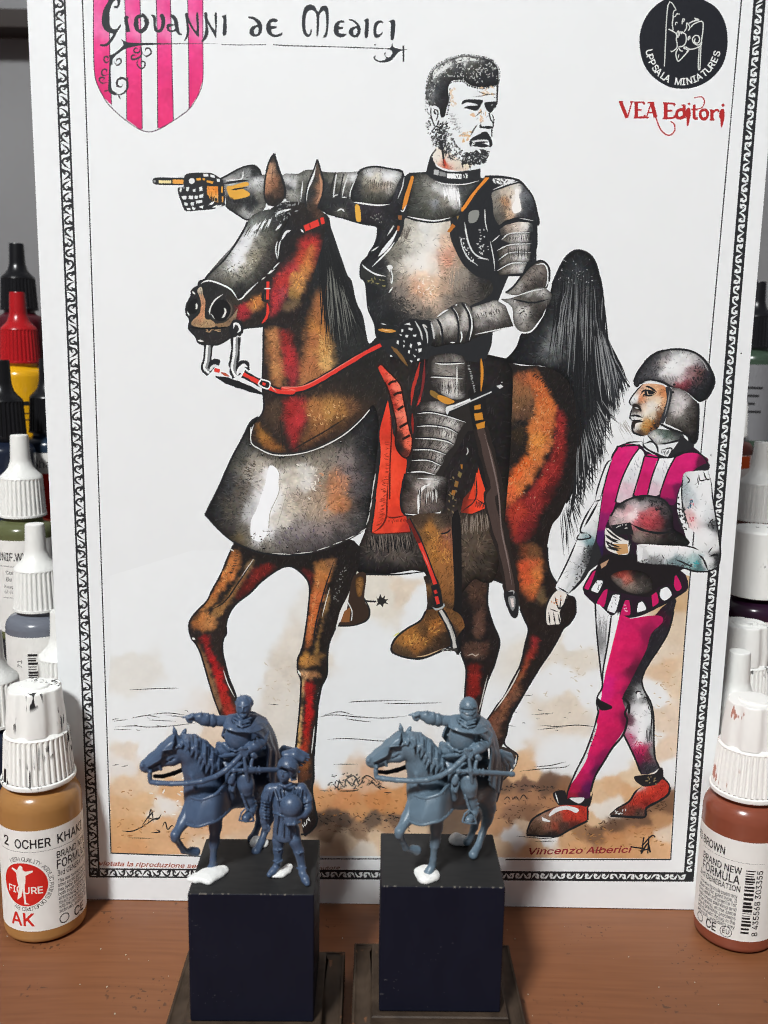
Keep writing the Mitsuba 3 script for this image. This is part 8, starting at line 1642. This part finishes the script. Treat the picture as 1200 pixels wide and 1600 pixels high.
sw.ch('16.57,-65.40,78.94,0.72', .2).ch('16.96,-65.40,78.94,0.41 19.51,-65.20,78.74,0.47', .3).ch('19.09,-65.20,81.84,0.39 19.46,-65.60,79.18,0.50 20.02,-65.00,75.69,0.41', .3).ch('20.00,-65.00,78.56,0.73 21.18,-64.40,78.23,0.79', .3).ch('21.18,-64.40,78.23,0.63 22.86,-63.60,77.81,0.67', .2).ch('21.96,-64.20,78.98,0.19 22.12,-64.20,77.12,0.19', .2).ch('22.80,-63.80,78.89,0.22 22.94,-63.80,76.85,0.22', .2).ch('22.86,-63.60,77.81,0.67 30.82,-58.40,74.97,0.60', .2).ch('30.43,-58.80,75.17,0.70 31.00,-58.30,74.91,0.70', .2).ch('21.28,-63.60,81.98,0.73 21.80,-63.40,81.39,0.63', .3).ch('21.04,-63.40,80.53,0.48 20.71,-64.00,79.11,0.48', .4)
SWORD = sw.mesh()
STIR = Sculpt(.13).ch('18.53,-64.40,71.96,0.35 19.24,-64.40,69.75,0.32 19.68,-64.40,68.39,0.35', .3).ch('19.67,-64.60,68.32,0.22 18.43,-65.40,67.52,0.22 17.86,-66.00,65.95,0.24', .2).ch('19.67,-64.60,68.32,0.22 20.86,-65.00,67.35,0.22 21.47,-64.60,64.74,0.29', .2).ch('17.97,-66.00,65.69,0.22 19.73,-66.00,65.30,0.22 21.47,-64.60,64.57,0.22', .2).mesh()

def mounted(label, mat, body, headpiece, hname, tw, capelabel):
    k = thing('miniature', label, 'miniature', None)
    h = put(k, 'horse', HORSE, mat, True, tw)
    for nm, m in (('mane', MANE), ('tail', TAIL), ('face_guard', FACE), ('bit', BIT), ('rein', REIN), ('rein', REIN2), ('saddle', SADDLE)): put(h, nm, m, mat, True if nm != 'x' else 30, tw)
    put(h, 'rein', FARREIN, 'mat_far_rein', True, tw, 'black rein on the far side of the neck')
    put(h, 'chest_guard', cat(CHEST, RIM, RIV), mat, 40, tw)
    r = put(k, 'rider', body, mat, True, tw)
    put(r, hname, headpiece, mat, True, tw); put(r, 'cloak', mt, mat, 50, tw); put(r, 'sword', SWORD, mat, True, tw); put(r, 'stirrup', STIR, mat, True, tw)
mounted('grey blue rider figure with a closed helmet pointing left from horseback, on the right box', 'mat_resin_grey', BODY2, HELM, 'helmet', None, '')
TW2 = T([[0.98619, -0.165339, 0.009616, -0.066823], [0.165416, 0.986193, -0.007818, -0.002188], [-0.00819, 0.009301, 0.999923, -0.000515], [0.0, 0.0, 0.0, 1.0]])
mounted('darker blue bareheaded bearded rider figure pointing left from horseback, on the left box', 'mat_resin_blue', BODY, HAIR, 'hair', TW2, '')

# ---- the page on foot
pg = Sculpt(.15)
pg.ch('-26.41,-60.82,69.82,2.43 -26.57,-60.82,67.03,2.43 -27.06,-60.82,64.23,2.19', 1.4).ch('-29.80,-60.82,70.97,1.37 -26.57,-60.82,71.37,1.45 -23.01,-60.82,71.09,1.37', 1.).ch('-26.46,-61.82,72.74,0.96 -26.62,-61.82,74.45,0.96', .6)
pg.el((-26.66, -62.82, 76.14), (1.75, 1.8, 2.0), .4).ch('-26.88,-64.42,77.16,0.16 -26.95,-65.22,76.78,0.21', .25).ch('-27.52,-64.42,76.98,0.16', .2, -1).ch('-26.17,-64.42,76.92,0.16', .2, -1).ch('-27.44,-64.42,77.47,0.14 -27.04,-64.42,77.41,0.14', .2).ch('-26.57,-64.42,77.42,0.14 -25.85,-64.42,77.50,0.14', .2).ch('-27.28,-64.42,75.62,0.16 -26.49,-64.42,75.59,0.16', .25).ch('-27.19,-63.82,74.82,0.48', .4)
pg.ch('-30.61,-60.82,70.78,1.45 -31.26,-60.82,68.86,1.52', .7).ch('-31.43,-60.82,67.98,1.23 -31.72,-61.82,65.37,1.23 -31.89,-61.82,62.92,0.97', .5).ch('-31.90,-61.82,62.75,0.81 -31.50,-61.82,61.18,0.88', .4)
pg.ch('-32.15,-61.82,61.34,0.34 -31.80,-62.02,60.23,0.32', 0.2).ch('-31.76,-61.82,61.35,0.34 -31.41,-62.02,60.24,0.32', 0.2).ch('-31.37,-61.82,61.36,0.34 -31.02,-62.02,60.25,0.32', 0.2).ch('-30.98,-61.82,61.37,0.34 -30.63,-62.02,60.26,0.32', 0.2)
pg.ch('-30.72,-62.82,62.09,0.32 -30.24,-62.82,61.23,0.27', .2)
pg.ch('-32.59,-62.42,68.44,0.19 -31.42,-63.42,68.63,0.19 -30.50,-62.42,67.96,0.19', 0.35).ch('-32.60,-62.42,67.58,0.19 -31.42,-63.42,67.77,0.19 -30.51,-62.42,67.09,0.19', 0.35).ch('-32.60,-62.42,66.71,0.19 -31.42,-63.42,66.91,0.19 -30.51,-62.42,66.23,0.19', 0.35).ch('-32.61,-62.42,65.84,0.19 -31.43,-63.42,66.05,0.19 -30.51,-62.42,65.36,0.19', 0.35).ch('-32.61,-62.42,64.97,0.19 -31.43,-63.42,65.18,0.19 -30.52,-62.42,64.49,0.19', 0.35).ch('-32.62,-62.42,64.10,0.19 -31.44,-63.42,64.32,0.19 -30.52,-62.42,63.62,0.19', 0.35)
pg.ch('-22.53,-60.82,71.10,1.52 -21.39,-60.82,68.87,1.55', .7).ch('-20.98,-61.82,68.69,1.26 -20.89,-62.82,66.79,1.19 -21.76,-63.82,65.92,1.12', .5).ch('-21.60,-63.82,66.10,1.06 -23.23,-65.22,65.95,0.89', .5)
pg.ch('-23.05,-65.52,67.06,0.37 -24.51,-66.72,67.59,0.33 -26.15,-66.22,67.20,0.30', 0.18).ch('-23.05,-65.52,66.51,0.37 -24.51,-66.72,67.06,0.33 -26.02,-66.22,66.76,0.30', 0.18).ch('-23.04,-65.52,65.96,0.37 -24.51,-66.72,66.53,0.33 -25.90,-66.22,66.32,0.30', 0.18).ch('-23.04,-65.52,65.42,0.37 -24.51,-66.72,66.00,0.33 -25.77,-66.22,65.88,0.30', 0.18)
pg.ch('-23.23,-65.22,66.98,0.35 -24.11,-66.02,67.99,0.32', .2)
pg.ch('-21.77,-63.82,68.85,0.19 -20.68,-63.42,69.01,0.19 -19.83,-62.02,68.82,0.19', 0.35).ch('-21.77,-63.82,67.99,0.19 -20.68,-63.42,68.15,0.19 -19.83,-62.02,67.95,0.19', 0.35).ch('-21.77,-63.82,67.13,0.19 -20.68,-63.42,67.28,0.19 -19.83,-62.02,67.09,0.19', 0.35).ch('-21.76,-63.82,66.27,0.19 -20.68,-63.42,66.42,0.19 -19.83,-62.02,66.22,0.19', 0.35)
pg.ch('-28.21,-60.82,59.99,1.63 -28.38,-60.82,57.16,1.47 -28.45,-60.82,54.33,1.24 -28.46,-60.82,51.66,0.98', .6).ch('-28.46,-60.82,51.66,0.89 -28.73,-60.82,50.05,0.85 -29.60,-61.82,49.02,0.92 -30.45,-62.82,48.64,0.72', .5)
pg.ch('-24.62,-60.82,60.06,1.69 -24.20,-61.82,57.81,1.56 -23.06,-61.82,54.65,1.27 -22.32,-61.82,50.77,0.95', .6).ch('-22.32,-61.82,50.59,0.85 -21.97,-63.82,49.85,0.88 -21.12,-65.22,48.96,0.97 -20.57,-66.02,48.40,0.74', .5)
for a in ['-29.41,-61.82,54.89,0.18 -28.32,-62.82,55.22,0.18 -27.29,-61.82,55.10,0.18','-29.50,-61.82,51.87,0.24 -28.33,-62.82,51.78,0.24 -27.30,-61.82,52.09,0.24','-23.94,-62.82,54.86,0.18 -22.87,-63.82,55.11,0.18 -21.83,-62.82,55.08,0.18','-23.45,-62.82,50.63,0.24 -22.22,-63.82,50.37,0.24 -21.17,-62.82,50.68,0.24']: pg.ch(a, .3)
PAGE = pg.mesh()
ap = Sculpt(.15)   # pleated tunic over the body, with skirt
ap.ch('-26.57,-60.82,69.81,2.83 -26.73,-60.82,67.03,2.76 -27.22,-60.82,64.57,2.40', 1.4).ch('-27.22,-60.82,64.22,2.01 -26.90,-60.82,61.42,2.60 -26.58,-60.82,59.85,2.93', .8).ch('-26.58,-60.82,58.61,3.02', .8).ch('-26.59,-60.82,56.14,3.19', .6, -1)
for a in ['-29.23,-62.82,72.15,0.21 -28.09,-64.42,69.90,0.22 -27.62,-64.42,66.48,0.21','-28.15,-63.82,73.18,0.21 -27.36,-65.22,70.33,0.24 -27.14,-64.42,66.49,0.21','-27.20,-63.82,73.54,0.19 -26.57,-65.22,70.34,0.22 -26.66,-64.42,67.18,0.19','-24.17,-63.82,73.26,0.19 -24.59,-64.42,70.82,0.21','-23.05,-63.82,72.94,0.21 -23.63,-64.42,70.67,0.21','-22.19,-62.82,72.11,0.19 -22.73,-63.82,69.69,0.19','-30.64,-61.82,71.28,0.19 -31.01,-62.82,69.02,0.21','-29.56,-62.82,71.46,0.19 -30.21,-62.82,68.69,0.19','-21.54,-62.82,71.61,0.19 -21.06,-62.82,69.21,0.19','-28.18,-63.82,65.11,0.19 -28.67,-63.82,60.59,0.23','-26.99,-64.42,65.28,0.19 -27.06,-65.22,61.06,0.24','-25.71,-64.42,64.79,0.19 -25.47,-65.22,61.09,0.22','-24.49,-63.82,64.14,0.19 -23.68,-63.82,60.69,0.21']: ap.ch(a, .45)
ap.ch('-29.54,-61.82,65.23,0.27 -27.46,-64.42,65.79,0.27 -25.23,-64.42,65.49,0.27 -24.10,-62.82,65.35,0.27', .3).ch('-27.83,-63.82,73.70,0.32 -26.18,-64.42,73.52,0.32 -24.81,-63.82,73.93,0.32', .4)
TUNIC = ap.mesh()
hl = Sculpt(.13)
hl.el((-25.81, -61.82, 77.55), (2.7, 2.75, 2.85), .3).ch('-27.82,-63.82,78.29,0.24 -26.62,-66.02,79.86,0.24 -25.05,-66.02,79.39,0.24 -23.85,-63.82,77.69,0.22', .3).ch('-24.47,-60.82,76.07,0.97 -24.47,-60.82,74.52,0.87', .5).ch('-25.12,-63.82,75.97,0.22 -24.65,-63.82,74.96,0.21 -23.72,-61.82,74.16,0.21', .3).ch('-27.46,-62.82,76.29,0.48 -27.31,-62.82,75.10,0.38', .3).el((-26.73, -64.42, 76.31), (1.6, 2.4, 2.0), .2, -1)
hl.ch('-23.41,-61.82,76.40,0.32 -23.08,-61.82,76.23,0.38', .2)
HELM2 = hl.mesh()
pl = Sculpt(.14)
pl.ch('-27.10,-60.22,80.38,0.51 -23.98,-60.02,81.37,0.52 -21.52,-59.62,80.21,0.29', 0.16).ch('-26.85,-60.22,80.14,0.52 -23.58,-60.02,80.68,0.52 -20.87,-59.62,79.70,0.29', 0.16).ch('-26.59,-60.22,79.91,0.52 -23.42,-60.02,79.89,0.52 -20.71,-59.62,79.02,0.29', 0.16).ch('-26.33,-60.22,79.67,0.52 -23.50,-60.02,79.10,0.52 -21.03,-59.62,78.32,0.29', 0.16).ch('-26.07,-60.22,79.44,0.52 -23.74,-60.02,78.30,0.52 -21.68,-59.62,77.62,0.29', 0.16).ch('-25.82,-60.22,79.20,0.52 -24.06,-60.02,77.51,0.52 -22.48,-59.62,76.92,0.29', 0.16)
pl.ch('-26.56,-60.82,80.15,0.80 -24.31,-60.82,80.19,1.12 -22.38,-60.82,79.20,0.80', .8)
PLUME = pl.mesh()
hh = Sculpt(.13).el((-24.67, -65.22, 68.84), (2.75, 2.5, 2.9), .3).ch('-26.58,-65.22,64.52,0.29 -25.27,-67.02,64.75,0.27 -23.69,-67.02,64.86,0.27 -22.43,-65.22,64.59,0.27', .4).ch('-24.67,-65.22,65.58,1.91', .6).ch('-24.67,-65.22,63.52,1.44', .4, -1)
HELD = hh.mesh()
pk = thing('miniature', 'blue page figure on foot holding a helmet before the bearded rider on the left box', 'miniature')
b = put(pk, 'page', PAGE, 'mat_resin_blue', True)
for nm, m in (('tunic', TUNIC), ('helmet', HELM2), ('plume', PLUME), ('carried_helmet', HELD)): put(b, nm, m, 'mat_resin_blue', True)
# ---- white putty pads
def putty(label, s, k=1.4, flat=.62):
    q = Sculpt(.17).ch(s, k)
    m = q.mesh(); v = np.array(m.vertices); v[:, 2] = 47.5 * mm + (v[:, 2] - 47.5 * mm) * flat; m.vertices = v; nn = np.asarray(meshkit.noise(v * 900.)) - .5; v = v + m.vertex_normals * nn[:, None] * .22 * mm; v[:, 2] = np.maximum(v[:, 2], 47.52 * mm); m.vertices = v
    p = thing('putty_pad', label, 'putty', None); put(p, 'lump', m, 'mat_putty', True)
putty('round white putty pad under the front hoof of the helmeted rider', '8.62,-59.72,48.30,2.15 9.96,-59.38,48.30,2.15 10.72,-60.84,48.30,1.97 9.18,-62.35,48.30,1.96')
putty('long white putty pad under the front hoof of the bearded rider, overhanging the left box', '-50.32,-64.49,48.30,0.89 -48.67,-63.86,48.30,1.46 -46.63,-62.63,48.30,1.96 -44.57,-61.39,48.30,1.97 -42.99,-60.15,48.30,1.32 -45.55,-64.91,48.30,1.45')
putty('small white putty pad under the foot of the page figure', '-29.40,-62.09,48.30,0.82 -27.84,-61.45,48.30,0.98 -26.69,-59.94,48.30,1.07 -26.06,-58.11,48.30,1.16')
putty('greyish putty pad at the back of the right box under a hind hoof', '18.77,-43.21,48.30,2.29 20.48,-43.82,48.30,1.76', 1.2, .75)
putty('greyish putty pad at the back of the left box beside the page', '-35.81,-46.37,48.30,2.09 -34.38,-46.66,48.30,1.74', 1.2, .75)

dr_ = np.random.default_rng(3); dm = []
for i in range(90):
    x, y = dr_.uniform(-.12, .12), dr_.uniform(-.10, -.006)
    if -.062 < x < .04 and y < -.036: continue
    b_ = trimesh.creation.icosphere(1, dr_.uniform(.08, .26) * mm); b_.apply_scale([1, dr_.uniform(.5, 1.6), .5]); b_.apply_translation([x, y, .0001]); dm.append(b_)
pbr('mat_dust', '#b8a894', .8, .2)
put(None, 'dust', cat(*dm), 'mat_dust', True); labels['dust'] = {'kind': 'stuff', 'label': 'pale crumbs and dust scattered on the table top'}

# ================= lamp =================
d = np.array([0, -.04, .09]) - LAMP; d /= np.linalg.norm(d)
lamp = thing('ceiling_lamp', 'round white ceiling lamp above and in front of the table', 'lamp')
put(lamp, 'diffuser', {'type': 'disk', 'to_world': T().look_at(origin=LAMP.tolist(), target=(LAMP + d).tolist(), up=[0, 0, 1]) @ T().scale(LAMP_R), 'emitter': {'type': 'area', 'radiance': rgb(306, 311, 309)}}, None)
